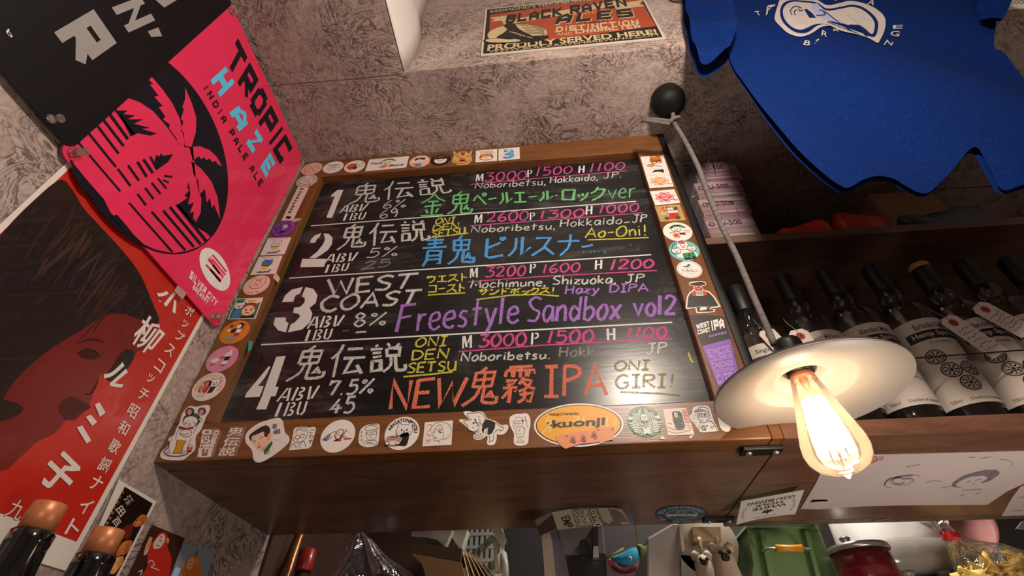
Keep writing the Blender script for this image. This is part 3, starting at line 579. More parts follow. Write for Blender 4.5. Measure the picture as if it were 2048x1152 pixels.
# ------------------------------------------------------------------ signs and posters on the left wall
Z1 = (0, 0, 2.88); Z2 = (0, 350, 2.88); Z3 = (0, 752, 2.88)
def rrect(a0, a1, b0, b1, r, n=5):
    o = []
    for cx, cy, t0 in ((a1-r, b1-r, 0), (a0+r, b1-r, 90), (a0+r, b0+r, 180), (a1-r, b0+r, 270)):
        o += [(cx+r*math.cos(math.radians(t0+90*k/n)), cy+r*math.sin(math.radians(t0+90*k/n))) for k in range(n+1)]
    return o
PINK, NAVY, CYAN, WHT = mat('enamel_pink', 'd92a55', .28, var=.06, scale=8, coat=.3), mat('enamel_navy', '0e0e1a', .35, var=.1, spec=.35), mat('enamel_cyan', '58bfe0', .3, var=.05), 'ddd8d4'
def sign_pink():
    a = Art(LEFT, None, .010); a.base(rrect(.422, .974, .801, 1.618, .022), PINK, .004); a.z = Z1
    pts = [(309, 115), (448, 395), (413, 471), (278, 492), (128, 323)]
    P = [LEFT.un(*p) for p in pts]      # best circle through the printed disc
    sx = [2*(p[0]-P[0][0]) for p in P[1:]]; sy = [2*(p[1]-P[0][1]) for p in P[1:]]; sb = [p[0]**2+p[1]**2-P[0][0]**2-P[0][1]**2 for p in P[1:]]
    A11 = sum(x*x for x in sx); A12 = sum(x*y for x, y in zip(sx, sy)); A22 = sum(y*y for y in sy); B1 = sum(x*b for x, b in zip(sx, sb)); B2 = sum(y*b for y, b in zip(sy, sb))
    dt = A11*A22-A12*A12; cx = (B1*A22-B2*A12)/dt; cy = (A11*B2-A12*B1)/dt; r = sum(math.hypot(p[0]-cx, p[1]-cy) for p in P)/5
    a.fr = ((0, 0), (1, 0), (0, 1)); disc = []
    for k in range(90):
        t = 2*math.pi*k/90; disc.append((max(.4235, cx+r*math.cos(t)), cy+r*math.sin(t)))
    a.fill(disc, NAVY, 1); a.zoomed(*Z1)
    up = lambda y: y-1008   # rows read in the lower crop
    # palm crown, sunlit half of the disc
    a.fill([(590,572),(640,563),(700,568),(770,592),(850,645),(925,730),(985,812),(1000,835),(1035,845),(1080,850),(1095,1010),(1110,1090),(1130,1150),(1125,1230),(1085,1300),(1060,1290),(1190,1360),(1120,1420),(1040,1450),(960,1460),(860,1440),(790,1408),(700,1320),(600,1230),(560,1150),(470,1050),(370,930),(330,860),(430,710)], PINK, 2)
    a.fill([(790,408),(835,440),(905,520),(962,600),(1005,690),(1035,845),(995,835),(985,800),(940,740),(945,720),(905,690),(920,675),(880,620),(905,615),(855,560),(880,555),(830,490),(850,490),(812,450)], PINK, 2)
    a.fill([(1035,505),(1075,600),(1100,680),(1098,760),(1070,855),(1030,850),(1028,770),(1010,760),(1025,700),(1010,690),(1028,630),(1018,620),(1035,575)], PINK, 2)
    a.fill([(1060,850),(1120,845),(1175,865),(1220,905),(1252,962),(1222,945),(1215,930),(1190,935),(1180,915),(1155,925),(1150,908),(1125,918),(1115,900),(1080,930)], PINK, 2)
    a.fill([(1070,930),(1130,975),(1190,1050),(1225,1140),(1240,1265),(1215,1210),(1205,1180),(1190,1200),(1180,1140),(1160,1170),(1150,1090),(1120,1120),(1110,1040),(1085,1010)], PINK, 2)
    for x0, y0, x1, y1, w in ((362,768,655,1105,13),(422,712,630,965,15),(478,672,645,888,16),(515,640,675,845,17),(552,605,700,805,19),(612,615,735,780,14)): a.line([(x0,y0),(x1,y1)], w, NAVY, 3, False)
    a.fill([(640,640),(700,640),(672,660),(745,668),(700,690),(790,690),(735,715),(830,740),(780,745),(870,772),(830,785),(760,770),(715,790)], NAVY, 3)
    for x0, y0, x1, y1, w in ((640,975,715,1075,15),(700,955,765,1045,15),(755,935,810,1022,17),(790,920,845,1000,17),(830,905,870,980,15)): a.line([(x0,y0),(x1,y1)], w, NAVY, 3, False)
    a.fill([(865,895),(885,905),(890,885),(905,900),(965,890),(935,935),(900,960),(870,980),(855,930)], NAVY, 3)
    for x0, y0, x1, y1, w in ((755,1120,805,1185,14),(800,1085,850,1150,14),(838,1055,890,1120,14),(875,1030,925,1090,13),(910,1015,960,1022,12),(905,1040,940,1055,10)): a.line([(x0,y0),(x1,y1)], w, NAVY, 3, False)
    a.fill([(1055,1050),(1045,1090),(1060,1095),(1030,1130),(1050,1140),(1005,1170),(985,1190),(1090,1300),(1095,1260),(1080,1270),(1085,1220),(1060,1230),(1085,1170),(1050,1180),(1065,1120)], NAVY, 3)
    for x0, y0, x1, y1, w in ((705,1170,960,1455,13),(838,1222,1035,1445,15),(905,1215,1085,1425,16),(945,1195,1125,1410,17),(985,1180,1155,1390,19),(1110,1290,1190,1365,14)): a.line([(x0,y0),(x1,y1)], w, NAVY, 3, False)
    a.fill([(362,925),(372,925),(420,1010),(500,1100),(550,1145),(500,1150),(430,1090),(385,1010)], NAVY, 3)
    a.fill([(605,1250),(635,1238),(690,1300),(745,1370),(800,1415),(760,1395),(680,1335),(640,1290)], NAVY, 3)
    a.block('TROPIC', ((1345,222),(1668,862),(1590,948),(1274,348)), NAVY, 2, .27, .14)
    for c, q in (('H',((1272,385),(1320,478),(1240,562),(1183,465))),('A',((1365,598),(1408,692),(1350,760),(1293,652))),('Z',((1452,742),(1498,812),(1432,890),(1390,825))),('E',((1532,878),(1568,948),(1508,1030),(1474,962)))): a.block(c, q, CYAN, 2, .30)
    a.block('INDIA PALE ALE', ((1168,488),(1495,1052),(1470,1082),(1140,510)), NAVY, 2, .25, .6)
    a.zoomed(*Z2); a.oval((1127,515),(1297,565),(1180,420),(1235,662)); a.fill([(math.cos(t*.12), math.sin(t*.12)) for t in range(53)], WHT, 2); a.zoomed(*Z2)
    a.lines('1275,560 1195,462 1172,487 1255,590 1243,612 1155,518|1190,485 1268,578|1195,520 1235,572|1180,545 1240,618 1222,598', 11, PINK, 3, False)
    a.block('SILVER CITY', ((1072,552),(1228,730),(1208,758),(1057,592)), WHT, 2, .27, .2); a.block('BREWERY', ((1086,632),(1175,725),(1162,745),(1076,658)), WHT, 2, .24, .3)
    return a.done('tin_sign', 'crimson pink tin sign with navy palm trees and cyan capitals', 'sign')
sign_pink()
def sign_black():
    a = Art(LEFT, None, .014); a.base(rrect(-.60, .434, .818, 1.622, .022), mat('enamel_black', '0b0a0f', .35, var=.1, spec=.3), .004); a.zoomed(*Z1); gr = mat('enamel_grey', '8f8a88', .4, var=.05)
    a.block('R', ((490,58),(612,248),(418,396),(258,192)), gr, 2, .32); a.block('N', ((765,-15),(828,102),(695,192),(596,48)), gr, 2, .32)
    a.fill([(808,185),(870,162),(893,212),(830,218)], gr); a.fill([(850,0),(905,48),(985,0),(930,-60),(870,-40)], gr)
    a.text('b', ((-10,170),(24,212),(8,226),(-25,190)), WHT, 2)
    return a.done('tin_sign', 'black tin sign with large grey letters, overlapping the pink sign at top left', 'sign')
sign_black()
PINM = m_glass('clear_plastic', (.92, .92, .92), .10, .08, 1.5)
def pin(px, py, lab, dx=.012):
    y, z = LEFT.un(px, py); m = MB().lathe([(.009, 0), (.0085, .003), (.0045, .006), (.0045, .014), (.008, .017), (.0075, .020)], (-.904+dx, y, z), 16, 0, 'x')
    tag(m.build('pushpin', PINM), lab, 'pushpin', 'clear pushpins on the left wall')
pin(128, 307, 'clear pushpin at the left corner of the pink palm sign', .0145); pin(452, 24, 'clear pushpin at the top corner of the pink palm sign', .0145); pin(594, 318, 'clear pushpin at the right corner of the pink palm sign, beside the cabinet', .0145)
pin(414, 634, 'clear pushpin at the lowest corner of the pink palm sign', .0145); pin(425, 633, 'second pushpin touching the one at the lowest corner of the pink sign', .0145); pin(140, 306, 'second pushpin touching the one at the left corner of the pink sign', .0145); pin(84, 240, 'small pushpin in the lower edge of the black sign', .0185)
def poster():
    a = Art(LEFT, None, .002); RED = mat('poster_red', 'b5261a', .3, var=.08, scale=6, coat=.25); FACE = mat('poster_face', '701b14', .3, var=.2, scale=5, coat=.25); HAIR = mat('poster_hair', '23110d', .35, var=.35, scale=5, coat=.3); H2 = mat('poster_hair_light', '331a14', .3, var=.35, scale=7, coat=.25); WH = mat('poster_white', 'd9d0c8', .35, var=.03)
    a.base([(.452, .212), (.927, .212), (.927, .86), (.452, .86)], WH, .0012); a.fill([(.462, .258), (.915, .258), (.915, .85), (.462, .85)], RED, 1)
    a.zoomed(*Z2); dn = 1158
    lim = lambda pts: [q if not (q[0] < 0) else q for q in pts]
    # face and neck in shade
    a.fill([(330,930),(430,840),(600,740),(780,770),(890,800),(905,850),(850,990),(780,1020),(720,1090),(640,1130),(560,1158),(540,1218),(505,1318),(430,1410),(375,1412),(300,1490),(200,1540),(100,1630),(-40,1700),(-420,1500),(-300,1000),(100,1000)], FACE, 2, True)
    a.fill([(330,30),(400,80),(470,190),(570,300),(690,430),(790,560),(850,690),(905,850),(800,832),(690,800),(580,815),(450,900),(330,970),(180,1080),(60,1200),(-60,1330),(-420,1240),(-330,800),(-240,700),(-60,420),(40,290),(180,150)], HAIR, 3, True)
    SH = mat('poster_sheen', '3b2620', .35, var=.3, scale=7); rn = random.Random(5)
    for k in range(46):        # loose hair, strand by strand
        t = rn.random(); x0, y0 = 330+520*t+rn.uniform(-60, 20), 70+640*t+rn.uniform(-20, 90); ln = rn.uniform(160, 460); an = math.radians(rn.uniform(112, 140)); bend = rn.uniform(-60, 60)
        p = [(x0+math.cos(an)*ln*f+bend*math.sin(3*f)*-.5, y0+math.sin(an)*ln*f*.9+bend*math.sin(3*f)*.3) for f in (0, .33, .66, 1)]
        if p[-1][1]-830 > 1.0*(640-p[-1][0])*.75: continue
        a.line(p, rn.uniform(8, 26), (H2, SH, HAIR)[k % 3], 3.5+k*.02, True, .9)
    EYE_ = mat('poster_eye', '3c100c', .35, var=.2)
    a.fill([(445,1030),(480,1012),(530,1022),(552,1050),(510,1062),(465,1052)], EYE_, 4.6, True); a.ell(500, 1038, 20, 16, HAIR, 5); a.line([(430,1030),(480,1005),(535,1015),(570,1050)], 10, HAIR, 5, True, .8); a.line([(450,965),(520,945),(590,965)], 14, EYE_, 4.6, True, .8)
    a.fill([(600,1165),(650,1085),(705,1008),(765,1020),(745,1085),(690,1150),(640,1190)], HAIR, 4.5, True); a.line([(560,1160),(535,1225),(505,1262),(478,1258)], 10, EYE_, 4.6, True, .8)
    a.zoomed(*Z3); a.fill([(345,150),(400,120),(470,150),(510,180),(450,215),(415,245),(370,250),(330,200)], mat('poster_lips', '4a130f', .3, var=.15), 4, True)
    a.fill([(-60,140),(60,150),(120,190),(60,240),(-60,260)], HAIR, 4, True)
    for c, z, q in (('小',Z2,((950,635),(1035,725),(985,825),(868,700))),('柳',Z2,((830,793),(952,902),(835,1042),(735,962))),('ル',Z3,((678,-112),(748,28),(648,96),(575,2))),('子',Z3,((340,415),(468,540),(320,708),(188,585)))):
        a.zoomed(*z); a.text(c, q, WH, 5, .014 if c == '柳' else .03)
    a.zoomed(*Z3)
    for q in ([(532,165),(560,152),(595,212),(562,236)], [(480,237),(508,222),(546,265),(518,288)], [(428,297),(460,285),(512,372),(485,390)]): a.fill(q, WH, 5)
    y0 = .876; pts = [('ポ',375,622),('ッ',366,648),('プ',356,673),('ス',336,700),('コ',315,732),('ッ',297,757),('チ',283,789),('昭',262,822),('和',243,856),('歌',225,893),('謡',205,930),('ナ',189,966),('イ',167,1012),('ト',143,1056)]
    a.fr = ((0, 0), (1, 0), (0, 1))
    for c, x, y in pts:
        cy, cz = LEFT.un(x, y); k = .010 if c in 'ッ' else .0135; a.tbox(c, cy-k, cz-k, cy+k, cz+k, WH, 5, .01)
    cy, cz = LEFT.un(28, 1019); a.tbox('九', cy-.014, cz-.014, cy+.014, cz+.014, WH, 5, 0)
    return a.done('poster', 'large red poster of a dark-haired woman in profile with white vertical lettering', 'poster')
poster()
def photo_print():
    a = Art(LEFT, Z3, .0042); a.base([(672,598),(890,722),(600,1290),(420,1170)], 'd6ccc4', .001)
    a.fill([(705,638),(866,735),(690,1085),(610,1230),(470,1130),(590,850)], mat('print_dark', '1a0f0c', .3, var=.3), 1)
    for i, c in enumerate('酒田百石'):
        x, y = (722, 715) if i == 0 else (700-i*24, 715+i*62); a.text(c, ((x+10,y-34),(x+34,y+4),(x+2,y+38),(x-28,y-4)), 'c9b9a8', 2, .02)
    for i, c in enumerate('ホルモン居酒屋百'): x, y = 690-i*15, 668+i*30; a.text(c, ((x+4,y-13),(x+14,y+2),(x,y+14),(x-10,y)), 'a7937f', 2)
    GL = mat('print_amber', 'b5642c', .3, var=.5, scale=90); G2 = mat('print_glow', 'd99a55', .3, var=.4, scale=90)
    a.fill([(750,850),(800,800),(835,810),(820,850),(770,870)], GL, 2, True); a.fill([(690,880),(745,850),(750,890),(720,940),(690,930)], mat('print_red', '6a2016', .3), 2, True); a.fill([(690,960),(745,950),(725,1010),(680,1040),(650,1030)], GL, 2, True); a.fill([(760,850),(790,830),(800,850)], G2, 3); a.fill([(640,1060),(690,1030),(690,1075),(640,1140),(610,1120)], G2, 2, True)
    return a.done('photo_print', 'white-bordered dark photo print with vertical writing, right of the red poster', 'print')
photo_print()
def card_red():
    a = Art(LEFT, Z3, .0055); a.base([(862,858),(1050,935),(900,1330),(690,1230)], mat('card_brown', '3a1c14', .4, var=.1), .0008)
    R_ = 'b8261c'; a.fill([(905,905),(935,900),(952,935),(950,990),(970,1040),(968,1100),(940,1180),(800,1170),(830,1100),(835,1010),(860,960),(890,920)], R_, 1, True)
    a.fill([(895,925),(925,910),(935,945),(905,990),(870,995),(868,965)], 'cbb9a5', 2, True); a.lines('905,925 920,930|900,945 915,950|882,975 900,978', 4, '2a1510', 3); a.ell(950, 948, 8, 16, 'c7876a', 2)
    a.fill([(845,925),(862,930),(850,975),(825,1030),(808,1035),(820,980)], 'c08a62', 2); a.line([(835,1000),(815,1030)], 7, 'd8cfc4', 3, False)
    a.lines('835,1075 855,1062 870,1085 850,1100|775,1130 800,1120 790,1150|850,1100 900,1120', 5, 'd8cfc4', 3)
    return a.done('postcard', 'brown postcard with a red long-haired ape, below the dark photo print', 'postcard')
card_red()
def card_blue():
    a = Art(LEFT, Z3, .0045); a.base([(1046,950),(1225,1015),(1130,1330),(920,1260)], mat('card_blue', '7d8896', .45, var=.1), .0008)
    a.fill([(1085,1040),(1115,1032),(1138,1065),(1140,1180),(1060,1180),(1035,1120),(1065,1080)], 'c9671c', 1, True); a.fill([(1070,1065),(1100,1045),(1105,1075),(1080,1115),(1060,1100)], 'd9a468', 2, True); a.ell(1122, 1068, 8, 16, 'cf8f5a', 2); a.line([(1115,1035),(1128,1008)], 10, '3d6b2a', 2, False)
    a.lines('1078,1070 1092,1072|1072,1090 1086,1095', 3, '30180c', 3); a.fill([(1040,1065),(1052,1072),(1040,1105),(1028,1090)], 'cf8f5a', 2); a.fill([(1000,1100),(1030,1110),(990,1200),(960,1190)], 'a9cbe0', 1)
    return a.done('postcard', 'blue-grey postcard with an orange ape, right of the brown postcard', 'postcard')
card_blue()
a = Art(LEFT, Z2, .0154); a.base([(988,638),(1040,682),(1015,718),(968,670)], m_glass('tape_clear', (.9, .85, .83), .35, .2, 1.4, hazecol=(.85, .7, .68)), .0012); a.done('tape_strip', 'clear tape square on the edge of the pink sign over the red poster', 'tape')
# ------------------------------------------------------------------ ale sign above the soffit edge
ZU = (900, 0, 2.88)
def ale_sign():
    a = Art(UPPER, None, .001); x0, x1, z0, z1 = -.169, .4535, 1.703, 2.15; K = mat('tin_black', '0e0b0a', .45, var=.1, spec=.15); OR = mat('tin_orange', '96391a', .45, var=.06, spec=.2); CR = mat('tin_cream', 'b5a07a', .45, var=.06, spec=.2)
    a.base([(x0, z0), (x1, z0), (x1, z1), (x0, z1)], 'b9ada4', .004); a.fill([(x0+.008, z0+.012), (x1-.008, z0+.012), (x1-.008, z1-.008), (x0+.008, z1-.008)], K, 1); a.zoomed(*ZU)
    a.fill([(232,95),(1075,-30),(1185,160),(545,245),(420,180),(228,190)], OR, 2)
    a.text("REDMOND'S NEIGHBORHOOD BREWERY", ((232,70),(1110,-40),(1118,-25),(236,84)), CR, 3, .012)
    a.fill([(228,112),(330,98),(345,125),(980,8),(1010,25),(1120,8),(1088,30),(1120,45),(960,65),(940,45),(340,150),(310,150),(300,128),(228,136),(262,124)], CR, 3)
    a.block('BLACK RAVEN', ((330,98),(1005,-5),(1020,45),(318,148)), K, 5, .28, .16)
    for x, y in ((378,95),(418,90),(458,84)): a.ell(x, y, 9, 7, '8a2f18', 4, n=5)
    a.text('BREWING CO.', ((690,88),(925,58),(930,75),(692,105)), 'c98a4a', 4, .01); a.block('ALES', ((635,95),(1040,62),(1065,110),(605,155)), CR, 3.2, .34, .35); a.block('ALES', ((630,92),(1035,62),(1058,106),(602,150)), K, 4.4, .28, .35)
    a.text('OF GREAT', ((738,140),(915,122),(918,134),(738,152)), K, 4); a.block('DISTINCTION', ((612,165),(1080,122),(1090,155),(608,198)), CR, 4, .26, .2); a.text('AND', ((615,200),(705,195),(705,212),(612,217)), CR, 4); a.block('CHARACTER', ((722,182),(1090,150),(1098,172),(722,206)), CR, 4, .26, .2)
    a.text('PROUDLY SERVED HERE!', ((220,268),(1182,178),(1195,205),(215,305)), CR, 3, .03); a.text('WWW.BLACKRAVENBREWING.COM', ((225,300),(1195,205),(1200,218),(222,316)), 'a3906c', 3, .012)
    a.ell(388, 205, 172, 55, CR, 3, ang=-3, n=30); a.fill([(215,235),(555,215),(500,250),(250,258)], K, 4, True)
    for k in range(7): a.line([(400+k*8,150+k*9),(470+k*9,152+k*9),(545,175+k*7)], 2.5, K, 4)
    a.fill([(312,160),(340,140),(375,150),(400,178),(470,215),(520,238),(430,225),(360,238),(300,235),(270,225),(310,200),(330,178)], K, 5, True)
    for k in range(4): a.line([(340+k*20,195+k*6),(380+k*20,200+k*7),(410+k*22,220+k*4)], 2.5, CR, 6)
    a.fill([(208,240),(300,232),(400,240),(380,252),(240,256)], CR, 5, True)
    return a.done('tin_sign', 'black and orange tin ale sign with a raven, above the soffit edge', 'sign')
ale_sign()
a = Art(UPPER, None, .001); a.zoomed(1270, -30, 4); a.circle((262,110),(480,110),mat('crest_dark','241d1c',.4),.004); a.ring(0, 0, .9, .9, .12, mat('crest_gold','8f6a26',.4), 2); a.fill([(.1*math.cos(k*.628)*(3 if k % 2 else 1)-.1, .1*math.sin(k*.628)*(3 if k % 2 else 1)-.3) for k in range(10)], mat('crest_gold','8f6a26',.4), 2)
a.done('round_badge', 'dark round badge with a gold rim half behind the blue shirt', 'badge')
a = Art(UPPER, None, .001); q = [UPPER.un(*p) for p in ((1975, -20), (2100, -40), (2110, 12), (1996, 24))]; a.base(q, 'cfc5ba', .002); a.zoomed(*(1408, 0, 2.88))
for k in range(8): a.ring(1735+k*30, 22-k*2, 12, 9, 4, '6b625c', 2)
a.done('paper_sheet', 'white patterned sheet in the top right corner above the shirt', 'paper')
# ------------------------------------------------------------------ blue T-shirt
SHY = .655
def fold(x, z):
    """folds that fan from the shoulders down the cloth; positive = towards the viewer"""
    u = x-.62; d = max(0, 1.75-z)
    f = .019*math.sin(11*(u-.42*d)+.6)*min(1, d*1.6)*min(1, .35+abs(z-.82)*3) + .004*math.sin(24*(u-.30*d)+1.0)*min(1, d) + .005*math.sin(5*z+3*x)
    return f+.012
def cloth(outline, y, name, m, parent, fn, thick=.006, step=.022, back=True):
    """a sewn panel: outline in (x,z), bent by fn, with a second layer behind"""
    pts = list(outline); n = len(pts); xs = [p[0] for p in pts]; zs = [p[1] for p in pts]
    def inside(x, z):
        c = False
        for i in range(n):
            a, b = pts[i], pts[i-1]
            if (a[1] > z) != (b[1] > z) and x < (b[0]-a[0])*(z-a[1])/(b[1]-a[1])+a[0]: c = not c
        return c
    vs = [Vector(p) for p in pts]; ed = [(i, (i+1) % n) for i in range(n)]
    x = min(xs)
    while x < max(xs):
        z = min(zs)
        while z < max(zs):
            if inside(x, z) and min((p[0]-x)**2+(p[1]-z)**2 for p in pts) > (step*.5)**2: vs.append(Vector((x, z)))
            z += step
        x += step
    r = delaunay_2d_cdt(vs, ed, [], 1, 1e-5); v2, f2 = r[0], r[2]
    mb = MB(); mb.add([(v.x, y-fn(v.x, v.y), v.y) for v in v2], [list(f) for f in f2], 0, True)
    if back: mb.add([(v.x, y+thick-fn(v.x, v.y)*.45, v.y) for v in v2], [list(f)[::-1] for f in f2], 0, True)
    return mb.build(name, m, parent)
def wob(pts, k=5, closed=True): return crom([UPX(*p) for p in pts], k, closed)
SHP = Plane(1, SHY, -1)
def UPX(x, y): return SHP.un(x, y)
t_ = NT('cotton_blue'); wv = t_.noise(260, 2); t_.l(t_.ramp(wv, [(.3, lin('021746')), (.7, lin('032058'))]), t_.b.inputs['Base Color']); t_.b.inputs['Roughness'].default_value = .9; t_.b.inputs['Specular IOR Level'].default_value = .08; t_.bump(wv, .25, .001); COT = t_.m
shirt = thing('t_shirt', 'blue cotton T-shirt with white round print hanging at top right', 'shirt', (1.0, SHY, .84))
body = [(1412,-190),(1440,-60),(1425,20),(1440,60),(1462,130),(1490,175),(1530,240),(1575,300),(1622,345),(1672,382),(1692,388),(1720,372),(1752,362),(1785,366),(1810,380),(1850,390),(1895,352),(1938,308),(1968,345),(2000,385),(2048,378),(2130,372),(2230,330),(2140,240),(2065,165),(2010,108),(1985,90),(1990,20),(1990,-60),(1960,-200)]
cloth(wob(body, 4), SHY, 'body', COT, shirt, fold)
sl = [(1440,-60),(1400,-130),(1370,-60),(1366,10),(1368,45),(1378,85),(1390,128),(1400,144),(1418,146),(1440,136),(1458,112),(1464,70),(1450,20)]
cloth(wob(sl, 4), SHY-.012, 'sleeve', COT, shirt, lambda x, z: .03+.016*math.sin(30*(x-.25*z)+.6)+.010*math.sin(26*z+30*x), .03, .012)
sr = [(1955,-60),(1985,0),(2000,38),(1985,70),(1965,85),(1948,72),(1930,20),(1925,-40)]
cloth(wob(sr, 4), SHY-.012, 'sleeve', COT, shirt, lambda x, z: .035+.02*math.sin(24*z+10*x), .05, .014)
def shirt_print():
    a = Art(SHP, (1408, 0, 2.88), 0); PW = mat('shirt_print', 'a59c98', .85, var=.06); NV = COT
    o1 = [(432,20),(470,10),(560,10),(640,20),(700,50),(770,40),(830,28),(900,38),(970,62),(1030,105),(1042,150),(1030,200),(1005,250),(988,275),(960,258),(930,238),(880,225),(810,200),(760,172),(700,172),(660,185),(610,225),(560,248),(520,248),(470,225),(430,180),(402,140),(405,100),(418,55)]
    i1 = [(450,40),(500,22),(570,26),(640,35),(700,68),(780,58),(840,48),(900,58),(960,92),(995,130),(998,170),(985,215),(960,235),(900,210),(820,182),(740,155),(690,158),(640,175),(590,218),(540,228),(490,205),(445,150),(432,90)]
    i2 = [(462,52),(505,32),(570,36),(630,45),(700,80),(780,70),(840,60),(895,70),(945,100),(975,135),(978,170),(965,210),(945,205),(900,160),(820,160),(740,140),(690,145),(640,160),(580,192),(540,205),(495,185),(460,140),(448,90)]
    a.fill(o1, PW, 1, True); a.fill(i1, NV, 2, True); a.fill(i2, PW, 3, True)
    a.fill([(570,75),(600,125),(640,125),(615,95),(585,72)], NV, 4); a.fill([(612,60),(640,40),(660,62),(720,105),(800,150),(760,150),(690,130),(640,100)], '8f98b8', 4, True)
    a.fill([(570,190),(600,130),(660,130),(720,150),(820,200),(905,228),(860,222),(780,205),(700,165),(640,165),(600,180)], PW, 5, True); a.fill([(830,160),(890,158),(940,228),(920,232),(875,180)], NV, 5)
    a.lines('500,110 492,80 520,58 555,70|520,110 512,88 530,78|565,78 545,85 538,70|655,78 700,95 780,160 860,215|700,150 790,185 880,220|640,110 690,105 680,90', 5, NV, 6)
    for c, q in (('T',((285,85),(310,82),(325,108),(300,112))),('A',((330,75),(395,30),(408,45),(350,112))),('I',((645,-15),(665,-12),(662,20),(640,15))),('L',((705,-5),(720,0),(758,28),(728,20))),('L',((765,-20),(785,-12),(800,14),(770,8))),('Z',((810,-12),(850,-2),(858,15),(820,8))),('A',((945,12),(980,35),(968,52),(928,48))),('P',((370,-25),(430,-30),(415,10),(355,15))),
     ('B',((568,275),(600,282),(592,312),(555,305))),('A',((640,245),(655,292),(618,302),(628,275))),('R',((672,200),(702,225),(695,252),(662,240))),('R',((735,190),(775,195),(770,208),(735,208))),('N',((1045,245),(1082,260),(1070,288),(1020,288))),('G',((1078,182),(1128,185),(1120,218),(1065,212))),('E',((1085,152),(1145,152),(1140,170),(1085,172)))): a.text(c, q, PW, 2, .012)
    bm = bmesh.new(); vs = [bm.verts.new(v) for v in a.v]
    for f, mi, sm in zip(a.f, a.mi, a.sm):
        try: q = bm.faces.new([vs[i] for i in f]); q.material_index = mi
        except ValueError: pass
    bmesh.ops.triangulate(bm, faces=bm.faces, ngon_method='EAR_CLIP')
    for _ in range(4):
        long = [e for e in bm.edges if e.calc_length() > .014]
        if long: bmesh.ops.subdivide_edges(bm, edges=long, cuts=1); bmesh.ops.triangulate(bm, faces=bm.faces)
    bm.verts.index_update(); a.v = [(v.co.x, v.co.y-fold(v.co.x, v.co.z)-.0025, v.co.z) for v in bm.verts]; a.f = [[v.index for v in f.verts] for f in bm.faces]; a.mi = [f.material_index for f in bm.faces]; a.sm = [True]*len(a.f); bm.free()
    tag(a.build('print', a.ms, shirt), 'white circular bird emblem and lettering')
shirt_print()
# ------------------------------------------------------------------ pendant lamp
LX, LY = .487, .86
pend = thing('pendant_lamp', 'hanging lamp with shallow cream disc shade and glowing filament bulb', 'lamp', (LX, LY, .31))
BAKE = mat('bakelite_black', '0d0b0a', .3, var=.2)
MB().lathe([(.0555, 1.6375), (.0575, 1.626), (.0575, 1.606), (.052, 1.587), (.040, 1.572), (.022, 1.564), (.008, 1.562)], (.468, .862, 0), 40).build('canopy', mat('canopy_black', '0c0a09', .6, var=.3, spec=.25), pend)
t_ = NT('cord_cloth'); t_.l(t_.ramp(t_.noise(60, 2, 0, .5, t_.mapping((1, 1, 3), rot=(.6, .4, 0))), [(.35, (.10, .085, .08)), (.65, (.15, .13, .125))]), t_.b.inputs['Base Color']); t_.b.inputs['Roughness'].default_value = .85; CORD = t_.m
cp = [at(x, y, .862) for x, y in ((1346,228),(1348,245),(1362,268),(1380,300),(1398,338),(1410,372),(1426,412),(1446,458),(1470,505),(1490,552),(1510,600),(1530,645),(1549,690))]
b = MB().tube([tuple(crom([(p[0], p[2]) for p in cp], 4)[i][k] if k < 1 else 0 for k in (0,)) + (.862, crom([(p[0], p[2]) for p in cp], 4)[i][1]) for i in range(4*(len(cp)-1)+1)], .0072, 10)
kn = at(1348, 243, .862)
b.tube([(kn[0]+.018*math.cos(t*.5), .862+.012*math.sin(t*.5)-.006, kn[2]+.012*math.sin(t*.5+.8)) for t in range(14)], .0062, 8)
e = [at(x, y, .85) for x, y in ((1346,243),(1325,240),(1300,238),(1284,237),(1284,241),(1305,243),(1340,248))]; b.tube(e, .0058, 8); b.build('cord', CORD, pend)
MB().lathe([(.012, .592), (.024, .586), (.027, .578), (.0275, .538), (.031, .534), (.031, .516), (.024, .508)], (LX, LY, 0), 32).build('socket', BAKE, pend)
CREAM = mat('enamel_cream', 'c4b8ac', .38, var=.04, scale=10, coat=.0); SHTOP = mat('enamel_grey_top', '3a3035', .4, var=.15)
pu = [(.030, .520), (.043, .512), (.047, .499), (.054, .498), (.082, .498), (.089, .487), (.096, .4885), (.171, .467), (.1725, .469)]
MB().lathe(pu[::1]+[(.170, .4725), (.091, .4955), (.085, .5005), (.061, .5045), (.047, .516), (.031, .524)], (LX, LY, 0), 72, cap=False).build('shade', CREAM, pend)
MB().lathe([(.1729, .4695), (.1715, .4740), (.0915, .4975), (.0855, .5025), (.0615, .5065), (.0475, .518), (.0315, .526)], (LX, LY, 0), 72, cap=False).build('shade_top', SHTOP, pend)
bulb = MB().lathe([(.022, .508), (.023, .498), (.027, .480), (.036, .440), (.046, .400), (.0525, .372), (.0535, .355), (.050, .340), (.040, .327), (.024, .319), (.007, .3155), (.005, .311), (.0015, .307)], (LX, LY, 0), 40).build('bulb', m_glass('bulb_glass', (1, .94, .84), .06, .02, 1.45, hazecol=(1, .84, .62)), pend)
MB().lathe([(.021, .520), (.0215, .500), (.018, .496)], (LX, LY, 0), 24).build('bulb_cap', mat('brass_base', '8a4a26', .35, .6), bulb)
FIL = m_emit('filament', (1, .82, .62), 21)
b = MB()
for k in range(12):
    t = 2*math.pi*k/12+.2; p0 = (LX+.016*math.cos(t), LY+.016*math.sin(t), .452); p1 = (LX+.027*math.cos(t), LY+.027*math.sin(t), .350); b.tube([p0, ((p0[0]+p1[0])/2+.003*math.cos(t), (p0[1]+p1[1])/2+.003*math.sin(t), .40), p1], .0042, 6)
b.build('filament', FIL, bulb)
b = MB()
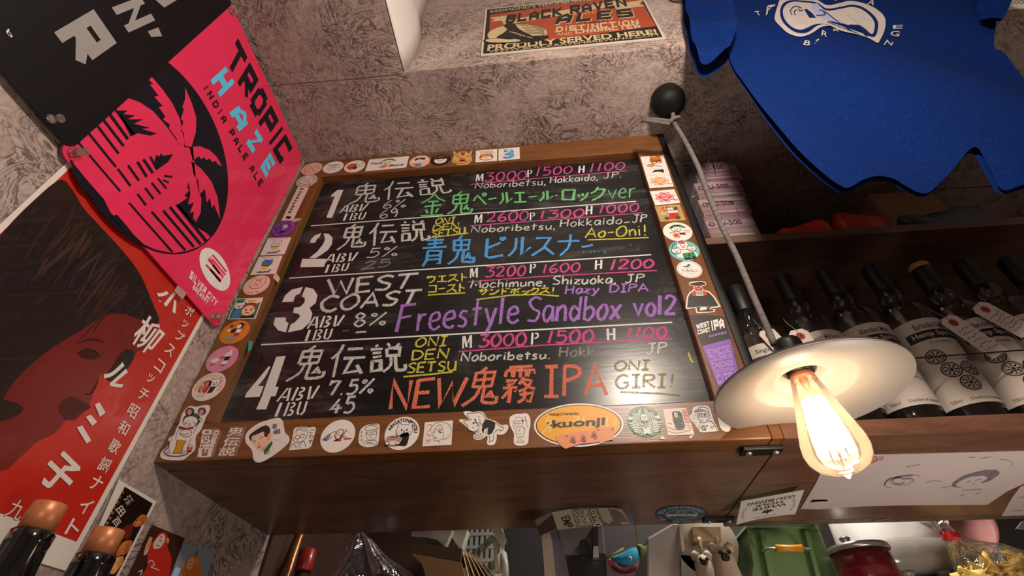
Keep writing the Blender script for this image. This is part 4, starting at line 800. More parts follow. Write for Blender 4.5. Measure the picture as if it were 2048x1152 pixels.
for sx in (-1, 1): b.tube([(LX+.006*sx, LY, .500), (LX+.009*sx, LY, .470), (LX+.014*sx, LY, .452)], .0009, 6)
b.lathe([(.009, .500), (.007, .488), (.004, .478), (.002, .35)], (LX, LY, 0), 12).build('glass_stem', m_glass('stem_glass', (1, .9, .75), .15), bulb)
# ------------------------------------------------------------------ pink boxes in a clear bag on the plank
BOXM = mat('carton_pink', 'b88a96', .5, var=.08); t_ = NT('carton_printed'); t_.l(t_.ramp(t_.noise(1.0, 1, 0, .5, t_.mapping((.1, .1, 30))), [(.42, lin('a8969a')), (.5, lin('8a6a72')), (.58, lin('b3a6a8'))]), t_.b.inputs['Base Color']); t_.b.inputs['Roughness'].default_value = .45; CART = t_.m
BF = Plane(1, 1.115, -1)
lv = [(1387,333,1471,314),(1394,372,1480,352),(1402,405,1492,385),(1413,440,1505,420),(1421,466,1512,446)]
hs = [at((a+c)/2, (b+d)/2, 1.115)[2] for a, b, c, d in lv]; hs[4] = 1.1665
for i in range(4):
    x0, x1 = at(lv[i][0]+4, lv[i][1]+20, 1.115)[0], at(lv[i][2]+4, lv[i][3]+20, 1.115)[0]; bx = thing('small_carton', ['topmost', 'second from the top', 'third from the top', 'lowest'][i]+' pink carton of the bagged stack on the plank', 'box', ((x0+x1)/2, 1.16, hs[i+1]), 'pink cartons in the clear bag')
    MB().box((x0, 1.116, hs[i+1]+.0006), (x1, 1.30, hs[i]-.0006)).build('carton', CART, bx, bevel=.003)
    a = Art(BF, None, .0006); a.fr = ((0, 0), (1, 0), (0, 1)); h = hs[i]-hs[i+1]; zc = hs[i+1]+h*.68; DK = mat('ink_purple', '3c2233', .5)
    a.tbox('U-500', x0+.045, zc-.012, x0+.115, zc+.012, DK, 1, .01); a.ring(x0+.018, zc-.002, .008, .009, .003, DK, 1); a.line([(x0+.034, hs[i+1]+.02), (x1-.02, hs[i+1]+.02)], .009, '9fae9a' if i % 2 else 'b89aa5', 1, False); a.line([(x0+.004, hs[i+1]+.008), (x1-.004, hs[i+1]+.008)], .005, '8a4c60', 1, False)
    a.done('printed_label', parent=bx)
FILM = m_glass('bag_film', (.96, .95, .95), .07, .12, 1.35, .6, hazecol=(.8, .75, .75))
b = MB().grid(lambda u, v: (.498+.152*u+.05*max(0, u-.75)*(1-v), 1.107-.006*math.sin(9*u+5*v)-.004*math.sin(23*v+4*u), 1.168+(hs[0]-1.160)*v), 16, 18)
b.grid(lambda u, v: (.660+.008*math.sin(7*v)+.13*u*(1-.55*v)*(.4+.6*math.sin(2.2*u)), 1.11+.16*u+.01*math.sin(12*v+6*u), 1.168+(hs[0]-1.165)*v*(1-.55*u)+.012*math.sin(9*u+8*v)*v), 18, 18)
tag(b.build('clear_bag', FILM), 'crinkled clear plastic bag wrapped round the pink cartons', 'bag')
a = MB().box((.4765, 1.12, 1.2), (.505, 1.2, 1.285)); tag(a.build('small_packet', mat('packet_rose', '9a2c44', .5)), 'small rose-red packet wedged left of the pink cartons', 'packet')
def lump(x0, x1, y0, y1, z0, z1, seed, n=14, amp=.12):
    rn = random.Random(seed); ph = [rn.uniform(0, 6) for _ in range(6)]; b = MB()
    def f(u, v):
        t = 2*math.pi*u; p = math.pi*(v-.5); c = abs(math.cos(p))**.5; cx = math.copysign(abs(math.cos(t))**.6, math.cos(t)); sy = math.copysign(abs(math.sin(t))**.6, math.sin(t))
        k = 1-amp+amp*math.sin(3*t+ph[0]+4*v)+amp*.6*math.sin(7*v+ph[1]+2*t)
        return ((x0+x1)/2+(x1-x0)/2*cx*c*k, (y0+y1)/2+(y1-y0)/2*sy*c*k, z0+(z1-z0)*(.5+.5*math.copysign(abs(math.sin(p))**.7, math.sin(p)))*(1 if v < .2 else k if v < .9 else .93))
    return b.grid(f, n*2, n)
for nm, lab, e, col in (('snack_packet','orange-red packet lying on the plank under the shirt hem',(.775,.945,1.103,1.26,1.1665,1.245,1),'d8401c'),('snack_packet','darker red packet at the right end of the orange one on the plank',(.95,1.14,1.103,1.28,1.1665,1.285,2),'c23a1c'),('folded_bag','blue-grey folded bag on the plank, in front of the kraft bag',(1.17,1.43,1.103,1.20,1.1665,1.255,3),'46566c')):
    tag(lump(*e).build(nm, mat('packet_'+col, col, .4, var=.35, scale=25, bump=.3)), lab, 'packet' if 'packet' in nm else 'bag')
b = MB().prism([(1.20,1.22,1.167),(1.48,1.22,1.167),(1.46,1.24,1.52),(1.24,1.24,1.50)], [(1.20,1.42,1.167),(1.48,1.42,1.167),(1.46,1.40,1.52),(1.24,1.40,1.50)])
tag(b.build('kraft_bag', mat('kraft_paper', '9a7a55', .7, var=.12, scale=14, bump=.2), bevel=.01), 'tan kraft paper bag standing on the plank behind the shirt hem', 'bag')
b = MB().prism([(.90,1.29,1.167),(1.10,1.29,1.167),(1.07,1.30,1.37),(.93,1.30,1.36)], [(.90,1.45,1.167),(1.10,1.45,1.167),(1.07,1.44,1.37),(.93,1.44,1.36)])
tag(b.build('dark_case', mat('case_dark', '15161c', .4, var=.2), bevel=.02), 'dark case behind the red packets on the plank', 'case')
# ------------------------------------------------------------------ bottles on the shelf
GL = m_glass('bottle_glass', (.93, .92, .90), .03, .04, 1.5, hazecol=(.5, .45, .4)); LIQ = mat('dark_liquor', '1c0906', .12, var=.2, coat=.5); CAPM = mat('cap_black', '0e0c0e', .5, var=.2); LABM = mat('label_paper', 'b9aea4', .6, var=.04, scale=20); LK = mat('label_ink', '17120f', .6); SEAL = mat('seal_red', '8f2a1e', .55)
BY, BR = 1.12, .0625
names = [('Single Malt', 'Hemp Spirits', '1994'), ('Blended Malt Scotch', 'Hemp Spirits', '1997'), ('Blended Malt', 'Hemp Spirits', '2005'), ('Barbados Rum', 'Hemp Spirits', '2007'), ('Blended Malt', 'Hemp Spirits', '1995'), ('Single Malt', 'Hemp Spirits', '1993'), ('Highland Malt', 'Hemp Spirits', '1990')]
bx_ = [.560, .708, .832, .965, 1.098, 1.222, 1.345]
bl_ = ['leftmost labelled bottle, half hidden beside the cabinet and lamp cord', 'labelled bottle right behind the lamp socket', 'labelled bottle second to the right of the lamp socket', 'labelled bottle fourth from the cabinet, its year 2007', 'labelled bottle with a gold-topped cap', 'labelled bottle sixth from the cabinet with a white tag', 'rightmost labelled bottle at the edge of view']
for i, x in enumerate(bx_):
    bo = thing('liquor_bottle', bl_[i], 'bottle', (x, BY, .478), 'labelled bottles on the shelf'); hh = (-.05, -.02, -.005, .0, -.005, 0, 0)[i]
    body = MB().lathe([(.030, .4785), (.058, .480), (.0625, .488), (.0625, .80+hh), (.0615, .820+hh), (.056, .838+hh), (.043, .851+hh), (.029, .859+hh), (.0255, .866+hh), (.0305, .880+hh), (.0315, .893+hh), (.0275, .908+hh), (.0215, .918+hh), (.0215, .955+hh), (.024, .957+hh), (.024, .968+hh)], (x, BY, 0), 40).build('glass', GL, bo)
    MB().lathe([(.030, .4835), (.056, .486), (.0585, .492), (.0585, .545+.02*(i % 3)), (.001, .546+.02*(i % 3))], (x, BY, 0), 32).build('liquor', LIQ, body)
    cap = MB().lathe([(.0245, .915+hh), (.0255, .918+hh), (.0255, 1.005+hh), (.023, 1.010+hh)], (x, BY, 0), 28).build('cap', CAPM, bo)
    if i == 4: MB().lathe([(.0262, .993+hh), (.0262, 1.0105+hh), (.022, 1.013+hh)], (x, BY, 0), 28).build('cap_top', mat('cap_gold', 'a3742c', .45), cap)
    cy = Cyl(BR+.0008, (x, BY), -.12); A_ = .078; z0, z1 = .535, .772+hh
    a = Art(cy, None, 0); a.fr = ((0, 0), (1, 0), (0, 1))
    a.add([cy.pt(-A_+2*A_*k/20, z, d) for d in (0, .0006) for z in (z0, z1) for k in range(21)], [(k, k+1, k+22, k+21) for k in range(20)]+[(42+k, 43+k, 64+k, 63+k) for k in range(20)], a.mi_(LABM)); a.h = .0006
    n0, n1, n2 = names[i]; a.tbox(n0, -.034, z1-.030, .034, z1-.014, LK, 1, .008)
    for k in range(24): a.fill([(-.060+.005*k, z1-.062), (-.055+.005*k, z1-.062), (-.055+.005*k, z1-.036), (-.060+.005*k, z1-.036)], LK, 1)
    a.tbox(n1, -.048, z1-.058, .048, z1-.040, LABM, 3, .02); a.tbox(('Five','Warthog','Two Spirits','Foursquare','Anno','Islay','Speyside')[i], -.022, z1-.078, .022, z1-.068, LK, 1)
    spots = [(-.033, -.112), (.012, -.112)] if i < 3 else [(-.03, -.11), (-.018, -.150), (.0, -.188), (.022, -.150)]
    for sx, sz in spots:
        zz = z1+sz; r = .0185
        a.ring(sx, zz, r, r, .0028, LK, 1, n=24); a.ring(sx, zz, r*.78, r*.78, .0016, LK, 1, n=20); a.ell(sx, zz, .004, .004, LK, 1, n=10)
        for k in range(8): a.ell(sx+r*.5*math.cos(k*.785), zz+r*.5*math.sin(k*.785), r*.26, r*.10, LK, 1, ang=45*k, n=8)
    a.tbox(n2, .030, z1-.128, .058, z1-.112, LK, 1, .01); a.tbox('700ml', -.058, z0+.008, -.036, z0+.016, LK, 1); a.tbox('Distilled & bottled', -.02, z0+.008, .05, z0+.015, LK, 1)
    tag(a.build('label', a.ms, bo), 'white label with black wheel motifs')
def hangtag(x, y, z, w, h, lean, lab):
    o = thing('hang_tag', lab, 'tag', (x, y, z), 'white tags on the bottles'); c, s_ = math.cos(lean), math.sin(lean); Y = y
    a = Art(Plane(1, Y, -1), None, 0); a.fr = ((x, z), (c, -s_), (s_, c)); a.base([(-w/2, -h), (w/2, -h), (w/2, -w*.2), (w*.3, 0), (-w*.3, 0), (-w/2, -w*.2)], 'c5bbb4', .0012)
    a.ell(0, -.020, .0105, .0105, SEAL, 1); a.ell(0, -.020, .003, .003, '3a1a14', 2)
    rn = random.Random(int(x*999))
    for k in range(6):
        yy = -.042-k*(h-.05)/6.2; a.line([(-w*.38+j*w*.76/7, yy+rn.uniform(-.003, .003)) for j in range(8)], .0011, '4a4140', 2)
    a.build('card', a.ms, o)
    MB().tube([(x+s_*-.004, Y-.002, z-.006), (x-.008, Y+.01, z+.03), (x, Y+.03, z+.06)], .0012, 6).build('string', mat('string', '6a5d52', .8), o)
tg = [(at(1528,660,1.050), .045, .11, .50, 'white seal tag on the leftmost bottle'), (at(1592,660,1.044), .05, .12, .22, 'white seal tag just right of the lamp socket'), (at(1890,635,1.036), .052, .15, .62, 'lower of the two white seal tags right of the lamp cord, nearer the lamp'), (at(1952,610,1.040), .055, .13, .78, 'uppermost white seal tag, near the right edge')]
for p, w, h, l_, lab in tg: hangtag(p[0], p[1], p[2], w, h*.85, -l_*.75, lab)
WIRE = mat('wire_black', '0b0a0a', .5)
def wire(pts, lab):
    tag(MB().tube([at(x, y, 1.015) for x, y in pts], .0017, 6).build('guard_wire', WIRE), lab, 'wire')
wire([(1412,408),(1425,404),(1470,402),(1520,399),(1620,394),(1720,388),(1830,382),(2100,365)], 'thin black wire stretched in front of the pink cartons')
wire([(1485,748),(1530,742),(1600,735),(1760,722),(1900,711),(2048,700),(2160,690)], 'thin black wire stretched in front of the bottles')
# ------------------------------------------------------------------ papers and fittings under the shelf
ZL = (1408, 752, 2.88)
def drawing():
    a = Art(UNDER, ZL, .0005); a.base([(705,478),(905,452),(1300,442),(1600,434),(1900,426),(1960,560),(1843,615),(1745,660),(1630,738),(1200,740),(900,748),(655,765),(555,762),(640,620)], mat('sketch_paper', 'c6b6b2', .6, var=.03, scale=8), .0012)
    RD = mat('stamp_red', 'c56a52', .6); PC = mat('pencil', '8b7d80', .8, var=.2); PL_ = mat('pencil_dark', '75696e', .8, var=.3, scale=120)
    a.ring(955, 478, 42, 16, 10, RD, 1, ang=-10); a.lines('915,480 960,470 985,482|1005,465 1032,462|1000,480 1030,472', 6, RD, 1)
    for k in range(4): a.line([(608+k*4,722-k*4),(660,716-k*2),(712-k*3,714-k)], 7, RD, 1)
    a.ring(1140, 602, 105, 32, 4, PC, 1, a0=130, a1=350, ang=-12); a.ring(1118, 600, 36, 18, 6, PL_, 1, a0=20, a1=330); a.ring(1178, 598, 26, 14, 6, PL_, 1, a0=200, a1=400); a.line([(1035,625),(1060,590),(1120,575),(1200,570)], 6, PL_, 1); a.ring(1130, 603, 60, 22, 3, PC, 1)
    a.fill([(1440,602),(1500,568),(1600,540),(1670,536),(1698,548),(1690,568),(1640,600),(1590,612),(1630,585),(1600,570),(1520,580),(1460,610),(1452,632),(1500,634),(1440,634),(1425,622)], PL_, 1, True)
    a.lines('1510,610 1535,600|1560,596 1600,590|1545,614 1555,618|1370,640 1420,632 1480,640|1480,655 1600,648|1470,690 1500,675|1560,680 1590,665|1280,610 1310,600 1370,602|1160,520 1240,505|1520,465 1560,462|1700,475 1760,485 1775,515|1580,470 1650,460', 3.5, PC, 1)
    return a.done('pencil_drawing', 'large sheet with two pencil portraits and red stamps under the shelf', 'drawing')
drawing()
a = Art(UNDER, ZL, .0005); a.base([(1712,803),(1770,700),(1815,640),(1890,600),(2050,600),(2050,792)], mat('sketch_paper', 'c6b6b2', .6), .0012); a.lines('1770,775 1800,770 1830,772|1810,700 1840,690', 4, mat('pencil', '7b6d70', .8), 1); a.done('paper_sheet', 'white sheet under the shelf at the right edge, beyond the drawing', 'paper')
def card_white():
    # hangs from its near edge, tilted down off the shelf
    def f(u, v):
        tl, tr, br, bl = [atz(*p, z) for p, z in (((1482,1002),.434),((1608,979),.432),((1590,1028),.405),((1472,1049),.402))]
        p = [ (tl[i]*(1-u)+tr[i]*u)*(1-v)+(bl[i]*(1-u)+br[i]*u)*v for i in range(3)]; p[2] += .004*math.sin(3.1*u)*v; return p
    class Bent:
        def pt(s, a, b, h=0): q = f(a, b); return (q[0], q[1]-h*.75, q[2]-h*.75)
    a = Art(Bent(), None, 0); a.fr = ((0, 0), (1, 0), (0, 1)); m = a.mi_('cdc5bf'); n = 8
    a.add([a.p.pt(i/n, j/n, d) for d in (0, .0012) for j in range(n+1) for i in range(n+1)], [(d*81+j*9+i, d*81+j*9+i+1, d*81+j*9+i+10, d*81+j*9+i+9) for d in (0, 1) for j in range(8) for i in range(8)], m); a.h = .0012
    K = '3c3633'; a.text('UCHU BREWING', ((.88,.27),(.12,.27),(.12,.14),(.88,.14)), K, 1, .02); a.text('WHITE', ((.80,.56),(.24,.56),(.24,.44),(.80,.44)), K, 1, .02); a.text('HOLE', ((.72,.42),(.28,.42),(.28,.31),(.72,.31)), K, 1, .02)
    a.fill([(.40,.72),(.44,.66),(.42,.62),(.48,.64),(.50,.60),(.53,.64),(.58,.62),(.57,.66),(.62,.70),(.54,.75),(.52,.82),(.48,.75)], K, 1)
    for s_ in (-1, 1):
        for k in range(9): a.line([(.5+s_*(.36+.04*math.sin(k*.35)), .35+k*.055), (.5+s_*(.41+.04*math.sin(k*.35)), .35+k*.055)], .012, K, 1, False)
    a.text('yamanashi japan', ((.68,.93),(.30,.93),(.30,.88),(.68,.88)), K, 1)
    return a.done('white_card', 'small white brewery card drooping from under the shelf', 'card')
card_white()
def oval_sticker():
    a = Art(UNDER, (1040, 980, 5.12), .0004); a.oval((1385,245),(1928,240),(1650,152),(1655,335), mat('sticker_navy', '1d3344', .4, var=.1), .0008); LB = '8fb4c8'
    a.arct('10TH ANNIVERSARY', .68, .92, 172, 12, LB, 1, .02); a.arct('2007-2017', -.92, -.70, 115-180+5, 62-180+180-130, LB, 1, .01) if False else a.tbox('2007-2017', -.36, -.90, .36, -.66, LB, 1, .02)
    a.ell(0, .0, .62, .56, '9aa7a8', 1, n=30); a.ell(0, .0, .57, .50, '3b4a52', 2, n=30); a.tbox('BREWDOG', -.54, -.14, .54, .12, 'c9ced0', 3, .04); a.ring(0, .3, .18, .12, .04, 'b9c1c4', 3); a.fill([(-.92,-.2),(-.80,-.12),(-.72,-.35),(-.8,-.4)], 'b9553a', 1); a.fill([(.70,-.25),(.92,-.0),(.88,-.12),(.76,-.32)], 'b9553a', 1); a.fill([(-.85,-.45),(-.68,-.4),(-.6,-.6),(-.7,-.66)], '7aa0c4', 1)
    return a.done('oval_sticker', 'navy oval anniversary sticker on the cabinet underside', 'sticker')
oval_sticker()
def torn_label():
    ZT = (1040, 980, 5.12); tl, tr, br, bl = [atz(*[q/5.12+o for q, o in zip(p, (1040, 980))], z) for p, z in (((150,260),.425),((1040,180),.436),((1120,345),.428),((200,420),.405))]
    def f(u, v):
        p = [(tl[i]*(1-u)+tr[i]*u)*(1-v)+(bl[i]*(1-u)+br[i]*u)*v for i in range(3)]; p[2] += -.010*math.exp(-((u)/.12)**2)+.010*math.sin(math.pi*u)*(1-v); return p
    class Bent:
        def pt(s, a, b, h=0): q = f(a, b); return (q[0], q[1]-h*.3, q[2]-h)
    a = Art(Bent(), None, 0); a.fr = ((0, 0), (1, 0), (0, 1)); n = 12
    a.add([a.p.pt(i/n, j/6, d) for d in (0, .0012) for j in range(7) for i in range(n+1)], [(d*91+j*13+i, d*91+j*13+i+1, d*91+j*13+i+14, d*91+j*13+i+13) for d in (0, 1) for j in range(6) for i in range(12)], a.mi_(mat('label_grey', '6d645c', .4, var=.1))); a.h = .0012
    a.fill([(.20,.0),(.42,.0),(.42,.95),(.20,.98)], 'a59c86', 1); a.fill([(.0,.45),(.2,.1),(.2,.9),(.0,1)], '3d2f27', 1); a.fill([(.86,.0),(1,.1),(1,.95),(.92,1)], 'd19a70', 1)
    for x in (.44, .52, .61): a.line([(x,.02),(x,.96)], .008, 'cfc4a8', 2, False)
    for t, x0, x1 in (('HEMP', .28, .38), ('COFFEE', .455, .505), ('PREMIX', .535, .59), ('DEVIL', .635, .70)): a.text(t, ((x1,.1),(x1,.9),(x0,.9),(x0,.1)), '2a241f' if x0 < .4 else 'cfc4a8', 2, .02)
    a.fill([(.72,.05),(.84,.02),(.84,.7),(.78,.9),(.72,.7)], 'a59c86', 1); a.ell(.66, .86, .05, .08, 'd8d0c0', 3); a.ell(.66, .86, .035, .04, '2a241f', 4)
    return a.done('torn_label', 'curling torn grey label with vertical print, peeling off the cabinet underside', 'label')
torn_label()
def fitting(px, py, w, d, lab):
    x, y, z = atz(px, py, .443); o = thing('latch_plate', lab, 'latch', (x, y, .43), 'black latch plates')
    MB().box((x-w/2, y-d/2, .434), (x+w/2, y+d/2, .4425)).build('plate', mat('latch_black', '0f0d0d', .4), o, bevel=.002)
    for k in (-1, 1): MB().lathe([(.008, .4335), (.007, .4305), (.002, .429)], (x+k*w*.33, y, 0), 14).build('screw', mat('screw_steel', 'b8b2aa', .3, .8), o)
fitting(1436, 1036, .085, .035, 'black latch plate at the rear edge where cabinet meets shelf'); fitting(1521, 897, .085, .035, 'black latch plate near the shelf front, behind the lamp shade')
# ------------------------------------------------------------------ kitchen beyond the underside
KS = mat('kitchen_shelf_wood', '2a211c', .6, var=.2)
tag(MB().box((-.9, 1.62, -.06), (2.9, 2.48, -.02)).build('kitchen_shelf', KS), 'dark kitchen shelf behind the cabinet', 'shelf')
KZ = -.019
# clear bottle with red cap, inside clear film
o = thing('small_bottle', 'clear bottle with a red cap behind the cabinet at lower left', 'bottle', (-.78, 1.80, KZ))
c = at(612, 1120, 1.80)
MB().lathe([(.045, KZ), (.048, KZ+.02), (.048, .27), (.03, .32), (.024, .345), (.024, c[2]-.03)], (c[0], 1.80, 0), 28).build('glass', GL, o); MB().lathe([(.027, c[2]-.035), (.029, c[2]-.03), (.029, c[2]+.03), (.025, c[2]+.035)], (c[0], 1.80, 0), 28).build('cap', mat('cap_red', '9c1c18', .35, coat=.3), o)
p0 = at(597, 1078, 1.72); p1 = at(570, 1160, 1.66)
tag(MB().tube([(p1[0], 1.66, KZ), p1, p0, (p0[0]+.01, 1.74, p0[2]+.12)], .0125, 14).build('copper_pipe', mat('copper', 'b07850', .35, .7)), 'copper pipe standing beside the red-capped bottle', 'pipe')
bag = MB()
def bagf(u, v):
    apex = at(716, 1055, 1.66); l = at(640, 1170, 1.66); r = at(835, 1165, 1.66); m = [apex[i]*(1-v)+(l[i]*(1-u)+r[i]*u)*v for i in range(3)]
    return (m[0]+.02*math.sin(9*v)*(u-.3)*v, 1.66+.045*math.sin(u*15+2*v)*v+.05*math.sin(math.pi*u)*v, m[2]+.05*v*math.sin(math.pi*u)*(u > .4)*.6)
bag.grid(bagf, 40, 24); ap = at(716, 1055, 1.66)
bag.lathe([(.004, ap[2]-.01), (.009, ap[2]-.002), (.006, ap[2]+.012)], (ap[0], 1.66, 0), 12)
tag(bag.build('plastic_bag', m_glass('bag_clear', (.88, .88, .90), .05, .10, 1.5, .8, hazecol=(.55, .55, .6), gloss=1.1)), 'clear plastic bag gathered to a point below the cabinet edge', 'bag')
w = MB().grid(lambda u, v: (at(480+190*u, 1060, 1.66)[0], 1.655+.01*math.sin(9*u+3*v), KZ+ (at(560, 1062+8*math.sin(6*u), 1.66)[2]-KZ)*v), 20, 12)
tag(w.build('clear_film', m_glass('film_faint', (.95, .93, .92), .02, .1, 1.3, .5, hazecol=(.5, .4, .36))), 'faint clear film hanging in front of the red-capped bottle', 'film')
# brown paper folder with fanned sheets
def slab_px(name, pts, Y, dy, m, parent=None, label=None, cat=None, bevel=0, group=None):
    """a solid whose front face stands at depth Y"""
    f = [at(x, y, Y) for x, y in pts]; f = [(p[0], p[1], max(p[2], KZ+.001)) for p in f]; return tag(MB().prism(f, [(p[0], Y+dy, p[2]) for p in f]).build(name, m, parent, bevel=bevel), label, cat, group)
fo = thing('paper_folder', 'brown card folder with fanned cream sheets under the cabinet edge', 'folder', at(900, 1150, 1.72))
slab_px('cover', [(820,1090),(830,1085),(880,1092),(924,1098),(921,1122),(860,1112),(822,1105),(815,1240),(820,1200)][:7], 1.72, .09, mat('card_dark_brown', '4a3722', .6), fo)
slab_px('flap', [(822,1106),(922,1124),(932,1160),(945,1330),(900,1330),(845,1130)], 1.715, .015, mat('card_tan', '8a6b45', .6), fo)
for k in range(6):
    b = MB().grid(lambda u, v, k=k: tuple(q+d for q, d in zip(at(924+6*k+v*(28+14*k)+u*5, 1100+2*k+v*120, 1.735+.012*k), (0, .16*u, 0))), 2, 10); b.build('sheet', mat('paper_cream', 'b99a68', .6), fo, solid=.002)
tag(slab_px('paper_bundle', [(823,1062),(905,1060),(890,1094),(875,1080),(850,1074),(823,1073)], 1.80, .1, mat('paper_grey', '9a968c', .6), None), 'pale paper bundle behind the brown folder', 'paper')
# white plastic basket
PW = mat('plastic_white', 'a9aca4', .4, var=.05)
ba = thing('plastic_basket', 'white lattice plastic basket with hanging hooks', 'basket', at(970, 1150, 2.0))
P = lambda x, y: at(x, y, 2.0)
b = MB(); X0, X1 = P(920,1100)[0], P(985,1100)[0]; T = P(950, 1060)[2]+.03; B = KZ+.03
for k in range(7):
    x = X0+(X1-X0)*k/6; b.box((x-.006, 2.0, B), (x+.006, 2.012, T))
for k in range(14):
    z = B+(T-B)*k/13; b.box((X0-.006, 1.999, z-.006), (X1+.006, 2.011, z+.006))
b.build('lattice_front', PW, ba)
b = MB()
for k in range(8):
    y = 2.01+.3*k/7; b.box((X1, y-.006, B), (X1+.012, y+.006, T))
for k in range(14):
    z = B+(T-B)*k/13; b.box((X1+.001, 2.01, z-.006), (X1+.011, 2.31, z+.006))
b.build('lattice_side', PW, ba)
MB().box((X0-.012, 1.99, T), (X1+.02, 2.32, T+.02)).box((X0-.01, 1.995, KZ), (X1+.015, 2.32, B)).build('rim', PW, ba, bevel=.004)
for q in ((981,1080,996,1145), (1002,1115,1012,1170)):
    p0, p1 = at(q[0], q[1], 1.95), at(q[2], q[3], 1.95); MB().tube([(p0[0]-.02, 1.995, p0[2]), (p0[0]+.01, 1.95, p0[2]+.008), (p1[0]-.005, 1.95, p0[2]-.02), (p1[0], 1.95, p1[2])], .013, 10).build('hook', PW, ba)
slab_px('plastic_bracket', [(983,1056),(1002,1056),(1012,1076),(1003,1094),(990,1075)], 1.90, .04, mat('plastic_grey', '8b847a', .4), None, 'grey plastic corner piece above the basket hooks', 'bracket')
tag(slab_px('cloth_roll', [(895,1062),(935,1058),(923,1096),(918,1096)], 1.83, .06, mat('cloth_pale', 'a8a596', .7)), 'pale cloth hanging between folder and basket', 'cloth')
# steel appliance front, mitten-like fish toy, boards
tag(slab_px('picture_board', [(1083,1072),(1098,1062),(1104,1082),(1112,1160),(1120,1330),(1098,1330),(1088,1130)], 1.70, .12, mat('board_cream', 'b0a08e', .5)), 'pale board standing on edge below the torn label', 'board')
tag(slab_px('pan_lid', [(1107,1056),(1130,1110),(1138,1150),(1140,1330),(1108,1330),(1102,1080)], 1.80, .09, mat('lid_grey', '55505a', .35, .3)), 'dark grey tray leaning beside the pale board', 'tray')
ap = thing('steel_appliance', 'brushed steel appliance front below the torn label', 'appliance', at(1160, 1150, 1.9))
slab_px('panel', [(1110,1052),(1206,1048),(1212,1108),(1126,1112)], 1.9, .3, mat('steel', '6e6a66', .32, .6, .1), ap, bevel=.006)
slab_px('door', [(1126,1113),(1212,1109),(1230,1500),(1126,1500)], 1.9, .3, mat('appliance_black', '171514', .35), ap)
slab_px('handle', [(1184,1050),(1196,1050),(1197,1092),(1186,1092)], 1.86, .04, mat('handle_black', '100e0e', .4), ap); slab_px('handle_end', [(1187,1092),(1196,1092),(1198,1115),(1186,1115)], 1.855, .03, mat('handle_steel', 'b3aaa2', .3, .6), ap); slab_px('lever', [(1160,1080),(1168,1078),(1182,1095),(1184,1112),(1162,1108)], 1.87, .03, mat('handle_black', '100e0e', .4), ap)
fi = thing('fish_toy', 'blue and pink plush fish with a round eye', 'toy', at(1250, 1130, 1.70))
f = lambda x, y: (x/5.12+1040, y/5.12+980)
def puff(name, pts, Y, dy, m, lab=None):
    pts = crom([f(*p) for p in pts], 4, True); cx = sum(p[0] for p in pts)/len(pts); cy_ = sum(p[1] for p in pts)/len(pts); ring = []
    for k, s_ in ((dy, .55), (.35*dy, .93), (0, 1), (-.35*dy, .93), (-dy, .55)): ring.append([at(cx+(x-cx)*s_, cy_+(y-cy_)*s_, Y+k) for x, y in pts])
    b = MB(); n = len(pts); b.add([q for r in ring for q in r], [(i*n+k, i*n+(k+1) % n, (i+1)*n+(k+1) % n, (i+1)*n+k) for i in range(4) for k in range(n)]+[list(range(n))[::-1], [4*n+k for k in range(n)]], 0, True)
    return tag(b.build(name, m, fi), lab)
puff('body', [(930,700),(1050,640),(1150,590),(1210,600),(1222,680),(1190,760),(1090,790),(990,760)], 1.70, .05, mat('plush_blue', '1f7fa0', .9, var=.1))
puff('lip', [(890,710),(925,705),(960,760),(1040,790),(1120,785),(1190,745),(1222,690),(1215,780),(1160,850),(1080,880),(980,850),(915,790)], 1.71, .04, mat('plush_pink', 'b8606c', .9)); puff('mouth', [(930,770),(990,820),(1080,840),(1160,815),(1195,770),(1180,830),(1090,862),(990,840)], 1.672, .012, mat('plush_dark', '3a1c30', .9))
puff('eye', [(1105,690),(1120,678),(1140,678),(1155,700),(1145,722),(1122,728),(1107,712)], 1.655, .008, mat('eye_white', 'd8d8d4', .5)); puff('pupil', [(1122,692),(1135,690),(1142,704),(1134,716),(1122,712)], 1.645, .006, mat('eye_black', '0e0e10', .4))
puff('tail', [(1195,560),(1240,555),(1270,580),(1300,570),(1290,650),(1240,690),(1215,640)], 1.70, .02, mat('plush_olive', '5f6a3a', .9, var=.4, scale=90))
MB().tube([at(*f(885, 705), 1.66), at(*f(960, 660), 1.655), at(*f(1060, 600), 1.66)], .004, 6).build('cord', mat('cord_olive', '7a7444', .8), fi)
MB().tube([at(*f(1215, 600), 1.70), (at(*f(1240, 560), 1.70)[0], 1.72, .62)], .003, 6).build('loop', mat('cord_olive', '7a7444', .8), fi)
wp = thing('white_appliance', 'plain off-white upright box right of the fish toy', 'appliance', at(1330, 1150, 1.77))
slab_px('front', [(1294,1076),(1346,1046),(1357,1046),(1362,1152),(1366,1500),(1298,1500)], 1.77, .40, mat('plastic_offwhite', '9d928b', .4, var=.04), wp, bevel=.006); slab_px('edge_strip', [(1358,1046),(1364,1046),(1370,1100),(1364,1106)], 1.752, .02, mat('strip_white', 'c4b6aa', .4), wp)
tag(slab_px('plastic_tub', [(1362,1110),(1392,1112),(1398,1135),(1400,1400),(1368,1400)], 1.80, .2, mat('tub_grey', '82796f', .45)), 'grey plastic tub beside the white box', 'tub', None)
pb = slab_px('wooden_block', [(1384,1054),(1441,1054),(1443,1082),(1388,1083)], 1.70, .08, mat('block_tan', 'a08560', .6, var=.1)); tag(pb, 'tan wooden block under the cabinet edge', 'block')
